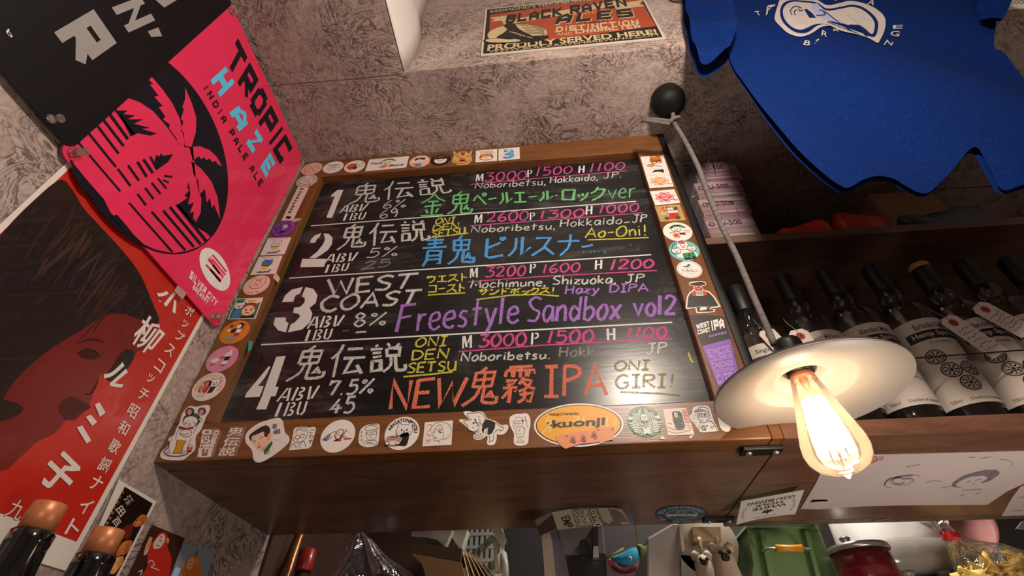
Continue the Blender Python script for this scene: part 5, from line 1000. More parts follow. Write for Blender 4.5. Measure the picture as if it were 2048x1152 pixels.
rd = at(1412, 1085, 1.80); b = MB().lathe([(.02, 0), (.10, .0), (.112, .03), (.10, .05), (.02, .055)], (rd[0], 1.80, rd[2]), 36, axis='y'); b.v = [(x, y-0*z, z) for x, y, z in b.v]; tag(b.build('dinner_plate', mat('lid_beige', '8d8170', .45)), 'round beige plate behind the wooden block', 'plate')
# keyring bears
for k, (x, y, tx, lab) in enumerate(((1400,1088,0,'cream bear charm hanging below the wooden block, on the left'),(1432,1080,0,'larger cream bear charm hanging below the wooden block, on the right'))):
    BYY = 1.70-.115*k; o = thing('bear_charm', lab, 'charm', at(x, 1140, BYY), 'bear charms'); FUR = mat('charm_cream', 'b5a48c', .7, var=.1); DK = mat('charm_dark', '1d1714', .6)
    st = at(x, y-6, BYY); en = at(x+6, y+28, BYY)
    MB().tube([at(x-2, 1076, 1.69), st, en], .006, 8).build('strap', mat('charm_strap', 'c4b7a5', .5), o); MB().lathe([(.004, -.012), (.009, -.006), (.009, .006), (.004, .012)], (en[0], en[1], en[2]), 12).build('clasp', mat('clasp_metal', '8a7c68', .3, .8), o)
    s_ = .74 if k else .6; c = at(x+8+10*k, y+48, BYY)
    MB().lathe([(.001, .062*s_), (.030*s_, .050*s_), (.042*s_, .02*s_), (.043*s_, -.01*s_), (.05*s_, -.05*s_), (.05*s_, -.12*s_), (.035*s_, -.15*s_), (.001, -.155*s_)], c, 24).build('body', FUR, o)
    for q in (-1, 1): MB().lathe([(.001, .016), (.013, .008), (.015, 0), (.010, -.012), (.001, -.014)], (c[0]+q*.030*s_, c[1], c[2]+.055*s_), 16).build('ear', FUR, o)
    MB().lathe([(.012*s_, .0), (.017*s_, .006), (.012*s_, .012)], (c[0]-.002, c[1]-.047*s_, c[2]+.010), 14, axis='y').build('muzzle', DK, o)
    for q in (-1, 1): MB().lathe([(.003, 0), (.006, .004), (.003, .008)], (c[0]+q*.016*s_, c[1]-.043*s_, c[2]+.032*s_), 12, axis='y').build('eye', DK, o)
# green crate with a yellow handle
GR = mat('crate_green', '6d8c5a', .38, var=.08, scale=12); cr = thing('storage_crate', 'green plastic crate with a wire handle and yellow grip', 'crate', at(1570, 1150, 1.75))
q = lambda x, y: (x/6+1400, y/6+960)
slab_px('body', [q(*p) for p in ((565,590),(1435,590),(1640,1152),(1900,1900),(560,1900),(640,1000))], 1.76, .5, GR, cr, bevel=.008)
slab_px('lid_rim', [q(*p) for p in ((540,590),(555,560),(810,555),(1150,575),(1230,575),(1440,600),(1430,560),(1400,510),(1320,488),(800,490),(560,530))][::-1], 1.735, .52, GR, cr, bevel=.008)
slab_px('lid', [q(*p) for p in ((640,500),(800,480),(1330,480),(1395,515),(1300,545),(850,540))], 1.72, .45, mat('crate_lid', '5d7f66', .3), cr, bevel=.01)
for a_, b_ in (((730,600),(860,1152)), ((1265,600),(1465,1152))):
    p, r_ = q(*a_), q(*b_); slab_px('rib', [(p[0]-2, p[1]), (p[0]+8, p[1]), (r_[0]+10+20, r_[1]+120), (r_[0]-2+20, r_[1]+120)], 1.735, .03, GR, cr, bevel=.004)
hL, hR = at(*q(795, 815), 1.69), at(*q(1345, 820), 1.69); gl, gr_ = at(*q(905, 820), 1.69), at(*q(1225, 820), 1.69)
hd = MB().tube([(hL[0], 1.735, hL[2]), (hL[0]+.004, 1.70, hL[2]), gl, gr_, (hR[0]-.004, 1.70, hR[2]), (hR[0], 1.735, hR[2])], .004, 10).build('handle', mat('handle_wire', 'b5b2aa', .3, .8), cr)
MB().tube([gl, tuple((gl[i]*.5+gr_[i]*.5) for i in range(3)), gr_], [.011, .009, .011], 16).build('grip', mat('grip_yellow', 'd18b1a', .45), hd)
# white pot, red pot, brown pot
wl = thing('food_container', 'glossy white rounded container with a clear lower rim, right of the green crate', 'container', at(1790, 1150, 1.9)); CY = 2.02; cx0, cx1 = at(1688, 1090, CY)[0], at(1872, 1090, CY)[0]; cr_ = (cx1-cx0)/2; cx_ = (cx0+cx1)/2; zr, zb_ = at(1790, 1100, CY-cr_)[2], at(1810, 1142, CY-cr_)[2]
MB().lathe([(cr_*.80, zr-.02), (cr_*.93, zr), (cr_*.97, zr+.05), (cr_*.95, zr+.20), (cr_*.80, zr+.25), (.001, zr+.255)], (cx_, CY, 0), 56, sq=3).build('tub', mat('container_white', 'ecebe6', .25, var=.03, coat=.5), wl)
MB().lathe([(cr_*.70, zb_), (cr_*.92, zb_+.008), (cr_*1.02, zb_+.03), (cr_*1.06, zr+.005), (cr_*1.03, zr+.03), (cr_*.99, zr+.035)], (cx_, CY, 0), 56, sq=3).build('clear_rim', mat('container_rim', '8f8b84', .22, var=.05, coat=.5), wl)
for k in (-.35, .35): MB().lathe([(.022, 0), (.018, -.012), (.006, -.016)], (cx_+cr_*k, CY-cr_*.75, zb_+.004), 18).build('foot', mat('container_rim', '8f8b84', .22), wl)
tag(MB().lathe([(cr_*.55, KZ), (cr_*.68, KZ+.02), (cr_*.72, zb_-.05), (cr_*.76, zb_-.03), (cr_*.70, zb_-.018), (.001, zb_-.017)], (cx_+.03, CY, 0), 36).build('brown_pot', mat('pot_brown', '3b2b28', .4, var=.15)), 'dull brown pot under the white container, right of the dark red pot', 'pot')
RY = 1.665; rc = at(1720, 1108, RY); rr = at(1778, 1108, RY)[0]-rc[0]
rp = thing('red_pot', 'dark red metal pot with steel lid in front of the white container', 'pot', (rc[0], RY, KZ))
MB().lathe([(rr*.85, KZ), (rr*.96, KZ+.02), (rr*.97, rc[2]-.09), (rr, rc[2]-.08), (rr, rc[2]-.06), (rr*.96, rc[2]-.05), (rr*.96, rc[2])], (rc[0], RY, 0), 40).build('pot_body', mat('pot_red', '6e0e20', .25, .3, coat=.5), rp); lid = MB().lathe([(rr*.99, rc[2]+.002), (rr*1.03, rc[2]+.008), (rr, rc[2]+.018), (rr*.4, rc[2]+.026), (.001, rc[2]+.027)], (rc[0], RY, 0), 40).build('pot_lid', mat('pot_steel', 'a8a4a0', .25, .8), rp)
MB().lathe([(.013, rc[2]+.026), (.011, rc[2]+.034), (.016, rc[2]+.042), (.010, rc[2]+.047)], (rc[0]-.025, RY, 0), 20).build('knob', mat('pot_steel', 'a8a4a0', .25, .8), lid)
# pink spoon hanging, foil, chip bag
sp = at(1942, 1052, 1.95); m = MB().grid(lambda u, v: (sp[0]+.10*math.sin(math.pi*min(1, .12+.88*v))**.6*(2*u-1)*.9, 1.95+.04*(1-(2*u-1)**2)*math.sin(math.pi*v), sp[2]+.11-.20*v), 16, 24); m.tube([(sp[0]-.01, 1.955, sp[2]+.10), (sp[0]-.03, 1.96, sp[2]+.24)], .012, 10)
tag(m.build('pink_ladle', mat('plastic_pink', 'b47c78', .4, var=.05), solid=.006), 'pink plastic ladle hanging under the shelf at right', 'ladle')
cb = thing('chip_bag', 'clear bag of yellow chips tied with red tape at lower right', 'bag', at(1990, 1150, 1.76))
def ring_bag(rows):
    b = MB(); n = 30; vs = []
    for (lx, ly), (rx, ry), Y, th in rows:
        l, r = at(lx, ly, Y), at(rx, ry, Y)
        for k in range(n):
            t = 2*math.pi*k/n; u = .5-.5*math.cos(t); w_ = 1+.05*math.sin(5*t+lx)
            vs.append((l[0]*(1-u)+r[0]*u, Y+th*math.sin(t)*w_, l[2]*(1-u)+r[2]*u))
    return b.add(vs, [(i*n+k, i*n+(k+1) % n, (i+1)*n+(k+1) % n, (i+1)*n+k) for i in range(len(rows)-1) for k in range(n)], 0, True)
CLR = m_glass('chip_film', (.99, .98, .96), .03, .06, 1.5, .9, hazecol=(.8, .7, .6), gloss=.8)
ring_bag([((1835,1040),(1896,1038),1.76,.03),((1865,1058),(1897,1052),1.76,.02),((1882,1068),(1918,1072),1.76,.018),((1893,1085),(1935,1082),1.76,.03),((1905,1115),(2000,1092),1.76,.06),((1920,1150),(2080,1120),1.76,.09),((1930,1200),(2150,1170),1.76,.10),((1950,1280),(2190,1260),1.76,.10),((1990,1330),(2180,1330),1.76,.06)]).build('bag_film', CLR, cb)
ring_bag([((1879,1065),(1914,1068),1.76,.022),((1886,1077),(1922,1079),1.76,.022)]).build('red_tape', mat('tape_red', 'b01c16', .35), cb)
tag(MB().tube([at(1893, 1076, 1.735), at(1884, 1062, 1.73), at(1880, 1068, 1.732)], .005, 6).build('tape_end', mat('tape_red', 'b01c16', .35), cb))
rn = random.Random(3); b = MB(); CHP = mat('chip_yellow', 'f0c86a', .7, var=.25, scale=70)
for k in range(130):
    u = rn.random(); px = 1935+u*150; lo = 1105+rn.random()*150; py = max(lo, 1150-u*40); c0 = Vector(at(px, py, 1.70+rn.random()*.09)); ax = Vector((rn.uniform(-1, 1), rn.uniform(-1, 1), rn.uniform(-1, 1))).normalized(); rot = Matrix.Rotation(rn.uniform(0, 6), 3, ax); ln = rn.uniform(.022, .045); wd_ = rn.uniform(.008, .016)
    b.grid(lambda uu, vv: c0+rot @ Vector(((uu-.5)*ln*2, (vv-.5)*wd_*2, .010*math.sin(3*uu+k))), 5, 2)
tag(b.build('chips', CHP, cb, solid=.003), 'heap of yellow chips', kind='stuff')
tag(slab_px('foil_scrap', [(2035,1056),(2046,1042),(2100,1036),(2110,1060)], 1.62, .01, mat('foil_grey', '8f8a86', .35, .4)), 'scrap of pale film at the right edge under the shelf', 'film')
# ------------------------------------------------------------------ two bottles close to the viewer
DG = mat('bottle_dark_glass', '0b0b10', .12, var=.2, coat=.6); CU = mat('copper_foil', 'c07a50', .4, .35, .15, 30)
for (px, py, lab) in ((86, 1034, 'near bottle neck with copper cap in the left corner'), (207, 1084, 'near bottle neck with copper cap, right one of the pair')):
    Y = .68 if px < 100 else .79; c = at(px, py, Y); o = thing('wine_bottle', lab, 'bottle', (c[0], Y, -.35), 'copper-capped bottles close to the viewer'); t = c[2]; r = .0215 if px < 100 else .0225
    MB().lathe([(r, t-.018), (r, t+.017), (r*.93, t+.0185)], (c[0], Y, 0), 40).build('foil_cap', CU, o)
    MB().lathe([(.040, -.5), (.044, -.49), (.044, t-.20), (.040, t-.14), (r*1.35, t-.075), (r*1.22, t-.040), (r*1.25, t-.036), (r*1.25, t-.022), (r*1.05, t-.018)], (c[0], Y, 0), 40).build('glass', DG, o)
tag(MB().box((-.9, .50, -.54), (-.2, .95, -.501)).build('counter_board', KS), 'dark counter under the near bottles', 'counter')
# ------------------------------------------------------------------ stickers on the frame
SG = 'stickers on the blackboard frame'
SW, SK, SR = 'd9d2cc', '1c1718', 'b8352a'
def stk(z): return Art(FRAME, z, .0003)
def end(a, label): return a.done('sticker', label, 'sticker', SG)
def catface(a, cx, cy, s, fillc=SW, linec=SK, w=.03, tilt=0, lay=2, feat=True):
    """a plain cat head: round cheeks, two ears, dot eyes"""
    c_, s_ = math.cos(tilt), math.sin(tilt); T = lambda p: (cx+s*(p[0]*c_-p[1]*s_), cy+s*(p[0]*s_+p[1]*c_))
    o = [T(p) for p in ((-.95,-.1),(-.85,.45),(-.75,1.0),(-.35,.72),(0,.74),(.35,.72),(.75,1.0),(.85,.45),(.95,-.1),(.6,-.65),(0,-.78),(-.6,-.65))]
    a.fill(o, fillc, lay, True); o = crom(o, 5, True); a.line(o+[o[0]], w, linec, lay+1, False)
    if feat:
        for q in (-1, 1):
            p = T((.3*q, .05)); a.ell(p[0], p[1], .10*s, .12*s, linec, lay+1, n=12); p = T((.62*q, -.15)); a.ell(p[0], p[1], .10*s, .05*s, 'c98f86', lay+1, n=10)
        a.line([T((-.28, -.3)), T((-.14, -.4)), T((0, -.22)), T((.14, -.4)), T((.28, -.3))], w, linec, lay+1); p = T((0, -.14)); a.ell(p[0], p[1], .09*s, .06*s, linec, lay+1, n=10)
T1 = (570, 280, 8.533); T2 = (800, 280, 7.877); L1 = (500, 340, 4.431); L2 = (370, 540, 4.115); B1 = (310, 800, 6.827); B2 = (570, 810, 6.827); B3 = (830, 800, 8.192); B4 = (1050, 780, 3.839); B5 = (1220, 790, 7.877); R1 = (1270, 300, 4.431); R2 = (1340, 520, 4.116)
def scribble_faces(a, col, w=.035):
    for q in (-1, 1):
        a.lines('%f,.35 %f,.55 %f,.35|%f,-.3 %f,-.45 %f,-.3' % (.4*q-.2, .4*q, .4*q+.2, .4*q-.18, .4*q, .4*q+.18), w, col); a.ell(.4*q-.12, .12, .06, .05, col, 2, n=8); a.ell(.4*q+.12, .12, .06, .05, col, 2, n=8); a.line([(.4*q-.26, .3), (.4*q-.3, 0), (.4*q-.2, -.35)], w, col); a.line([(.4*q+.26, .3), (.4*q+.3, 0), (.4*q+.2, -.35)], w, col)
    a.lines('-.2,-.6 .2,-.62|-.5,-.6 -.35,-.7|.35,-.66 .5,-.55', w*1.6, col)
a = stk(T1).circle((282,510),(637,475),'d8a898'); scribble_faces(a, 'c2564a'); end(a, 'round salmon sticker with two red-inked faces, first on the top rail')
a = stk(T1).circle((648,495),(1000,440),SW); a.lines('-.7,-.12 .75,-.12', .03, SK)
for k in range(6): a.lines('%f,.28 %f,.44|%f,.36 %f,.36|%f,.28 %f,.30' % (-.5+k*.2,-.44+k*.2,-.54+k*.2,-.38+k*.2,-.53+k*.2,-.4+k*.2), .035, '4a4545')
for k in range(3): a.lines('%f,-.5 %f,-.36|%f,-.43 %f,-.43' % (-.3+k*.26,-.22+k*.26,-.34+k*.26,-.2+k*.26), .035, '4a4545')
a.lines('-.3,.0 -.15,.12 .0,-.02 .15,.14 .3,.0|.1,.2 .35,.2', .03, '6a6464'); end(a, 'round white sticker with small grey lettering and a ruled line, second on the top rail')
a = stk(T1).circle((1013,475),(1367,430),SW); a.fill([(-.75,.05),(-.5,.4),(.0,.42),(.15,.15),(.1,-.25),(-.1,-.45),(-.45,-.45),(-.7,-.25)], SR, 2, True); a.fill([(.0,-.15),(.35,-.2),(.2,-.55),(-.1,-.45)], SK, 3); catface(a, .42, .18, .38); a.line([(-.4,-.5),(-.2,-.6),(.0,-.55)], .04, SK); a.ell(-.45,.12,.06,.05,SW,3,n=8); a.ell(-.15,.16,.06,.05,SW,3,n=8); end(a, 'round white sticker with a cat and a red hooded cape')
a = stk(ZA).quad((917,152),(1222,125),(1200,212),(884,242),SW); a.text('Yuya', ((-.82,.42),(-.22,.36),(-.26,-.08),(-.86,-.02)), SK, 2, .02, .3); a.text('Boys', ((.10,-.22),(.88,-.22),(.85,-.75),(.06,-.72)), SK, 2, .02, .3)
for k in range(9): a.ell(-.25+.072*k, .50+.22*math.sin(k*.42), .07, .12, '7aa06a', 2, ang=30*k)
a.ell(.0, .12, .14, .26, 'e3c9b4', 3); a.ring(0, .12, .14, .26, .02, SK, 4); a.ell(-.12, -.45, .16, .26, 'd2752f', 3); a.lines('-.28,-.3 -.34,-.5 -.28,-.7|-.05,.2 -.03,.25|.06,.2 .08,.25', .02, SK, 4); end(a, 'oblong white sticker with cursive lettering and green leaves')
a = stk(T2).circle((148,360),(475,320),'dfa9a0'); a.ell(0, .1, .36, .36, SW, 2); a.fill([(-.5,.35),(-.3,.55),(-.05,.5),(0,.72),(.1,.5),(.4,.55),(.5,.25),(.2,.25),(-.1,.35),(-.4,.15)], SK, 3, True); a.fill([(-.6,-.2),(-.25,-.3),(-.25,-.75),(-.5,-.7)], 'd9823a', 2); a.fill([(-.2,-.35),(.25,-.35),(.25,-.9),(-.15,-.92)], '4a86c4', 2); a.fill([(-.3,-.5),(-.2,-.35),(-.15,-.92),(-.35,-.85)], 'b8403a', 3); a.fill([(-.8,.1),(-.5,.2),(-.35,-.15),(-.65,-.25)], SW, 2, True); a.fill([(.55,-.1),(.8,.2),(.75,.45),(.5,.15)], SW, 2); a.lines('-.15,.1 -.08,.06|.12,.08 .18,.12|-.08,-.08 .05,-.1 .12,-.05', .03, SK, 4); end(a, 'round pink sticker with a topknot figure in blue')
a = stk(T2).circle((480,325),(803,295),'1c1414'); a.ell(0,-.12,.62,.58,SW,1); a.ell(0,.08,.60,.38,'cf7a2a',2,a0=0,a1=180); a.fill([(-.6,.1),(-.3,-.02),(0,.12),(.3,-.02),(.6,.1),(.4,.3),(-.4,.3)], 'cf7a2a', 2, True); a.arct('SHIBA HAPPY', .74, .9, 150, 30, 'b99a92', 2, .01) if False else [a.line([(.82*math.cos(t)-.03, .82*math.sin(t)), (.82*math.cos(t)+.03, .82*math.sin(t)+.02)], .09, 'b99a92', 2, False) for t in [math.radians(35+k*11) for k in range(11)]]
a.lines('-.25,-.2 -.12,-.14|.12,-.14 .25,-.2|-.1,-.35 0,-.28 .1,-.35|0,-.2 0,-.28', .04, SK, 4); end(a, 'round black sticker with an orange-topped animal face')
a = stk(T2); O = [(832,175),(870,190),(905,215),(940,190),(990,183),(1040,185),(1075,215),(1110,190),(1140,148),(1135,200),(1110,265),(1135,275),(1130,330),(1100,360),(1065,385),(985,396),(900,398),(875,370),(825,355),(830,280),(855,270)]; a.base(O, 'c9a35c'); M_ = lambda p, k: [(985+(x-985)*k, 290+(y-290)*k) for x, y in p]
a.fill([(848,195),(910,225),(945,250),(945,290),(890,280)], 'a58a52', 1, True); a.fill([(1128,170),(1085,230),(1040,250),(1045,285),(1100,255)], 'a58a52', 1, True); a.fill([(950,200),(1035,198),(1020,230),(1005,250),(975,250),(965,230)], 'b0281e', 2)
for k in range(7): a.line([(985,335),(985+62*math.cos(math.radians(200+k*23)), 335+58*math.sin(math.radians(200+k*23)))], 9, 'a8322a', 2, False)
a.fill([(920,330),(1050,325),(1030,345),(940,348)], 'a8322a', 2); a.lines('850,310 870,345 910,350|1050,345 1095,330 1105,290|890,375 985,372 1065,355', 10, '7a6a48', 2); end(a, 'tan winged crest die-cut sticker with red shell')
a = stk(T2).quad((1197,172),(1532,143),(1530,330),(1190,355),SW); a.tbox('TORA', -.66, .42, .70, .78, SK, 2, .03); a.tbox('TORA', -.64, .45, .68, .75, SW, 3, 0.); a.ell(0, -.28, .66, .52, SK, 2); a.ell(0, -.28, .62, .48, 'd97a2a', 3); a.ell(0, -.48, .48, .28, SW, 4)
for q in (-1, 1): a.ell(.42*q, .18, .16, .12, 'd97a2a', 3); a.lines('%f,-.1 %f,-.12|%f,-.3 %f,-.3|%f,.12 %f,.0' % (.6*q,.42*q,.6*q,.46*q,.12*q,.1*q), .06, SK, 5); a.line([(.28*q,-.22),(.16*q,-.2)], .04, SK, 5)
a.lines('-.2,-.5 0,-.42 .2,-.5', .035, SK, 5); end(a, 'square white sticker with outlined capitals and a striped orange face')
a = stk(T2).quad((1553,145),(1882,115),(1888,298),(1553,330),SW); a.tbox('3', -.52, -.82, .5, .78, '2a5f8a', 2, .05); a.tbox('3', -.48, -.78, .46, .74, '4fa0d0', 3, .03); a.ell(.0, .5, .14, .16, SW, 4); a.ell(-.3, -.3, .16, .2, 'e0b8a4', 4); a.fill([(-.45,-.2),(-.3,.02),(-.15,-.2),(-.3,-.15)], SK, 5)
for x, y, c in ((-.75,.6,'4fa0d0'),(-.6,.1,'c56a5a'),(-.75,-.2,'8a8080'),(-.62,-.65,'c56a5a'),(.72,.6,'8a8080'),(.7,.2,'c56a5a'),(.75,-.2,'4fa0d0'),(.68,-.6,'c9a86a'),(-.4,.75,'c9a86a')): a.line([(x-.06,y),(x+.06,y+.02)], .06, c, 2, False)
end(a, 'square white sticker with a large blue numeral 3')
# left stile
a = stk(L1).circle((410,115),(598,80),'cdbdb6'); scribble_faces(a, '3c3034', .04); a.ring(0,0,.88,.88,.05,'8a7c7c',2); end(a, 'round pale sticker with two black-inked faces, top of the left stile')
a = stk(L1); a.base([(427,150),(522,155),(380,450),(278,450)], 'cfc0b8')
for i, c in enumerate('一回燃気武幹倶楽部'): y = 175+i*25; x = 463-i*13.2; a.text(c, ((x-14,y-10),(x+18,y-10),(x+8,y+11 if i else y+2),(x-24,y+11 if i else y+2)), '2c2426', 1, .02)
a.ell(342, 423, 24, 14, '2a2026', 1); end(a, 'long upright white strip sticker with vertical kanji on the left stile')
a = stk(L1).circle((192,540),(405,505),'6a2a86'); a.arct('LONGBOARD', .72, .9, 120, 20, 'c9a8cc', 1) if False else None
for k in range(30): t = math.radians(k*12); a.line([(.74*math.cos(t), .74*math.sin(t)), (.88*math.cos(t), .88*math.sin(t))], .05, 'b58fc0', 1, False) if k % 8 < 6 else None
a.ell(.05,.28,.20,.20,'d9b8a8',2); a.ell(.0,.42,.24,.12,'7f96c4',3); a.fill([(-.1,.1),(.2,.15),(.2,-.2),(-.1,-.2)], '5a7fb5', 2); a.fill([(-.12,-.2),(.2,-.2),(.15,-.5),(-.2,-.5)], '1c1420', 2); a.line([(.1,.05),(.35,.2)], .1, 'd9b8a8', 3, False); end(a, 'round purple sticker with a small running figure')
for q, m_, lab in ((((163,605),(367,598),(305,748),(90,760)),SW,'white sticker of a cat in a white mask sitting on a blue mat'), (((82,770),(290,760),(228,922),(3,932)),'3f78b8','white sticker of a cat in a blue hood and mask on a blue mat')):
    a = stk(L1).quad(*q, SW); a.fill([(-.55,-.85),(.4,-.8),(.55,-.5),(-.35,-.55)], '2c3a5a', 2); a.fill([(-.48,-.80),(.36,-.76),(.47,-.55),(-.33,-.60)], '5a80b0', 3); a.fill([(-.25,-.7),(-.3,-.15),(.25,-.12),(.25,-.68)], 'd9b83c', 4); a.ell(-.15,-.62,.2,.09,SW,5); a.ell(.2,-.6,.2,.09,SW,5); catface(a, 0, .2, .42, SW, SK, .035, 0, 6, m_ == SW); a.fill([(-.36,.15),(.36,.18),(.3,-.08),(-.3,-.1)], SW if m_ == SW else m_, 8, True); a.ring(0,.04,.34,.15,.025,SK,9)
    if m_ != SW: a.fill([(-.4,.2),(-.3,.5),(.3,.5),(.4,.2)], m_, 8, True); a.lines('-.1,.32 .1,.32', .07, '1f2c4a', 9)
    else: a.lines('-.2,.24 -.1,.26|.1,.26 .2,.24', .04, SK, 9)
    for k in range(14): a.line([(-.7+k*.11,.82),(-.64+k*.11,.86)], .05, '8a7f80', 2, False)
    end(a, lab)
a = stk(L2).circle((480,145),(700,105),'dcb8aa'); catface(a, .05, .12, .62, 'dcb8aa', 'c0603c', .045); a.lines('-.4,-.72 -.3,-.8|-.15,-.74 .05,-.82|.2,-.72 .45,-.74|-.12,.5 -.12,.38|.05,.52 .05,.4|.2,.5 .18,.38', .07, 'c0603c'); end(a, 'round pale pink sticker with an orange outline cat face')
a = stk(L2).quad((425,238),(645,228),(580,402),(350,408),SW); a.fill([(-.93,.92),(-.93,-.93),(.93,-.93),(.93,.92)], '2f7a4a', 1); a.fill([(-.2,.9),(.9,.9),(.9,.55),(.5,.4),(.0,.5),(-.3,.6)], SW, 2, True); a.lines('-.05,.74 .7,.76|-.05,.62 .6,.64', .1, 'd2b43a', 3, False); catface(a, -.5, .25, .42, SW, SK, .04, .1, 3); a.fill([(-.7,-.15),(-.3,-.15),(-.25,-.9),(-.75,-.9)], '3a78b8', 4)
a.ell(.3, -.25, .48, .52, 'e2b498', 5); a.fill([(-.2,-.05),(-.15,.35),(.3,.5),(.75,.35),(.85,-.1),(.7,-.1),(.55,.15),(.2,.25),(-.05,.15)], '7a4526', 6, True); a.fill([(-.1,-.92),(.0,-.7),(.4,-.75),(.8,-.65),(.9,-.92)], SK, 6); a.lines('.02,-.12 .2,-.18|.42,-.16 .6,-.08|.12,-.5 .3,-.46 .42,-.5', .05, SK, 7); a.ell(.13,-.26,.06,.05,SK,7,n=8); a.ell(.5,-.24,.06,.05,SK,7,n=8); end(a, 'green comic sticker with a cat and a brown-haired face')
a = stk(L2).circle((288,535),(532,490),'cf7a1e'); a.ell(.22,.5,.26,.28,SK,2); a.ell(.16,.46,.16,.18,'e6d2c4',3); a.fill([(-.1,.25),(.3,.3),(.4,-.05),(.0,-.1)], 'e6ddd4', 2, True); a.fill([(.05,-.05),(.45,-.1),(.4,-.4),(.0,-.35)], 'b8352a', 2); a.fill([(.0,-.35),(.35,-.4),(.1,-.9),(-.15,-.9)], '8a7f86', 2); a.fill([(-.3,.15),(.05,.3),(.05,.0),(-.2,-.05)], SK, 3, True); a.ell(-.45,.15,.14,.1,'e6ddd4',3); a.fill([(-.62,-.3),(-.15,-.28),(-.15,-.62),(-.62,-.62)], '9a8a70', 2); a.lines('-.55,.55 -.2,.55|-.5,.45 -.3,.45|.55,.3 .6,.2|.5,.6 .62,.62', .07, '3a2410', 2); end(a, 'round orange sticker with a seated woman holding a guitar')
a = stk(L2).circle((178,755),(438,710),'cb7f9c'); a.ell(.3,.28,.24,.2,SW,2); a.fill([(.12,.12),(.5,.18),(.5,-.1),(.2,-.15)], SK, 3); a.ell(.28,-.3,.22,.12,SW,2); a.ell(-.42,-.1,.26,.17,SW,2); a.ell(.38,.56,.08,.1,SW,2); a.lines('.2,.3 .26,.32|.36,.32 .42,.3|-.5,-.08 -.44,-.06|-.15,.05 .1,.1|-.6,-.42 -.3,-.42|.1,-.52 .4,-.5', .035, SK, 4); a.lines('.1,.85 .3,.65|-.5,.2 -.3,.22|-.2,.3 .0,.28', .04, 'e2b4c4', 2); end(a, 'round pink sticker with a white bear pulling a small seal')
def cat_bowl(a, red):
    if red:
        a.fill([(-.5,.1),(-.3,.42),(.0,.4),(.1,.1),(.0,-.45),(-.3,-.5),(-.5,-.4)], 'b8453a', 2, True); a.ell(-.32,-.45,.2,.1,SW,3); a.lines('-.45,.2 -.35,.0 -.4,-.3|-.1,.3 -.2,.0', .05, SW, 3); a.fill([(.15,-.1),(.5,.0),(.4,-.45),(.1,-.5)], SK, 2); catface(a, .3, .22, .36); a.lines('-.5,-.68 .0,-.66', .03, '8a7f80'); a.ring(-.28,-.02,.3,.42,.03,SK,4)
    else:
        a.fill([(-.2,-.2),(.38,.0),(.38,-.72),(-.05,-.75),(-.35,-.72)], SK, 2, True); catface(a, .12, .14, .5, SW, SK, .03)
        a.fill([(-.8,-.25),(.0,-.25),(-.1,-.7),(-.65,-.7)], SW, 5, True); a.ring(-.4,-.28,.4,.1,.03,SK,6); a.lines('-.8,-.28 -.72,-.6 -.5,-.72 -.2,-.7 -.05,-.55 .0,-.28', .03, SK, 6); a.lines('-.75,-.42 -.05,-.42', .1, 'cf8a80', 6, False); a.ell(-.4,-.27,.28,.05,'4a5238',7); a.ell(-.25,-.26,.12,.04,'b8453a',8)
        for x in (-.72, -.12): a.ell(x, -.6, .12, .1, SW, 7); a.ring(x, -.6, .12, .1, .025, SK, 8)
a = stk(L2).circle((62,985),(332,935),'d8cbc2'); a.arct('ARIGATONKOTSU IPA', .68, .90, 205, -28, 'cf9c86', 1, .03); cat_bowl(a, True); end(a, 'round cream sticker with peach ring lettering and a cat, low on the left stile')
# bottom rail
a = stk(B1); a.base([(480,85),(560,95),(680,72),(745,80),(745,150),(700,230),(660,330),(620,420),(560,500),(555,640),(530,700),(450,770),(370,822),(200,822),(100,800),(75,750),(110,690),(180,620),(190,530),(260,480),(300,380),(340,310),(360,230),(400,150)], SW, .0007, True); GY = '4a4448'
a.ell(478,162,66,54,GY,1,ang=-20); a.ell(478,172,30,40,'c98088',2,ang=10); a.ell(645,158,58,54,GY,1,ang=-15); a.ell(640,172,28,38,'c98088',2,ang=20); a.ell(505,275,125,95,GY,1,ang=-12); a.ell(490,300,98,72,SW,2,ang=-10); a.fill([(335,360),(440,385),(520,372),(525,395),(400,405),(340,395)], '8a2a26', 3, True)
a.lines('455,296 470,290|520,292 535,288|470,320 480,330 490,318|450,350 480,352 500,340|385,310 440,318|390,335 445,328|530,320 570,310|535,335 575,330', 6, SK, 3); a.lines('340,390 300,470 290,540|250,530 200,600 200,720|500,520 470,600 440,660|620,260 590,330 560,400 530,460|345,480 380,460 410,480 470,450', 5, SK, 2); a.ring(430,455,78,52,5,SK,2); a.ell(625,272,20,20,SW,2); a.ring(625,272,22,22,5,SK,3)
a.fill([(310,545),(430,555),(385,640),(375,725),(245,725),(290,650)], 'c98a1e', 2); a.line([(310,548),(290,650),(248,728),(375,730),(388,640),(432,556)], 6, SK, 3, False); a.line([(195,560),(190,640),(130,710),(180,760),(320,772),(430,745),(485,700)], 16, '4a4a60', 2); a.fill([(450,645),(525,645),(500,715),(430,715)], 'b8302a', 2); a.text('子', ((465,655),(510,655),(490,705),(445,705)), 'd9a8a0', 3); a.text('2020', ((470,612),(530,612),(526,630),(466,630)), 'b8605a', 2); a.ell(190,716,26,14,SW,3); a.ring(190,716,26,14,4,SK,4); a.ell(390,712,28,14,SW,3); a.ring(390,712,28,14,4,SK,4); end(a, 'white die-cut sticker of a lucky cat in mouse ears with a beer glass')
TRAN = mat('sticker_film', '8b6a5c', .4); a = stk(B1); a.base([(650,400),(780,392),(880,397),(912,430),(850,600),(800,788),(560,800),(600,660),(642,540),(640,430)], TRAN, .0006)
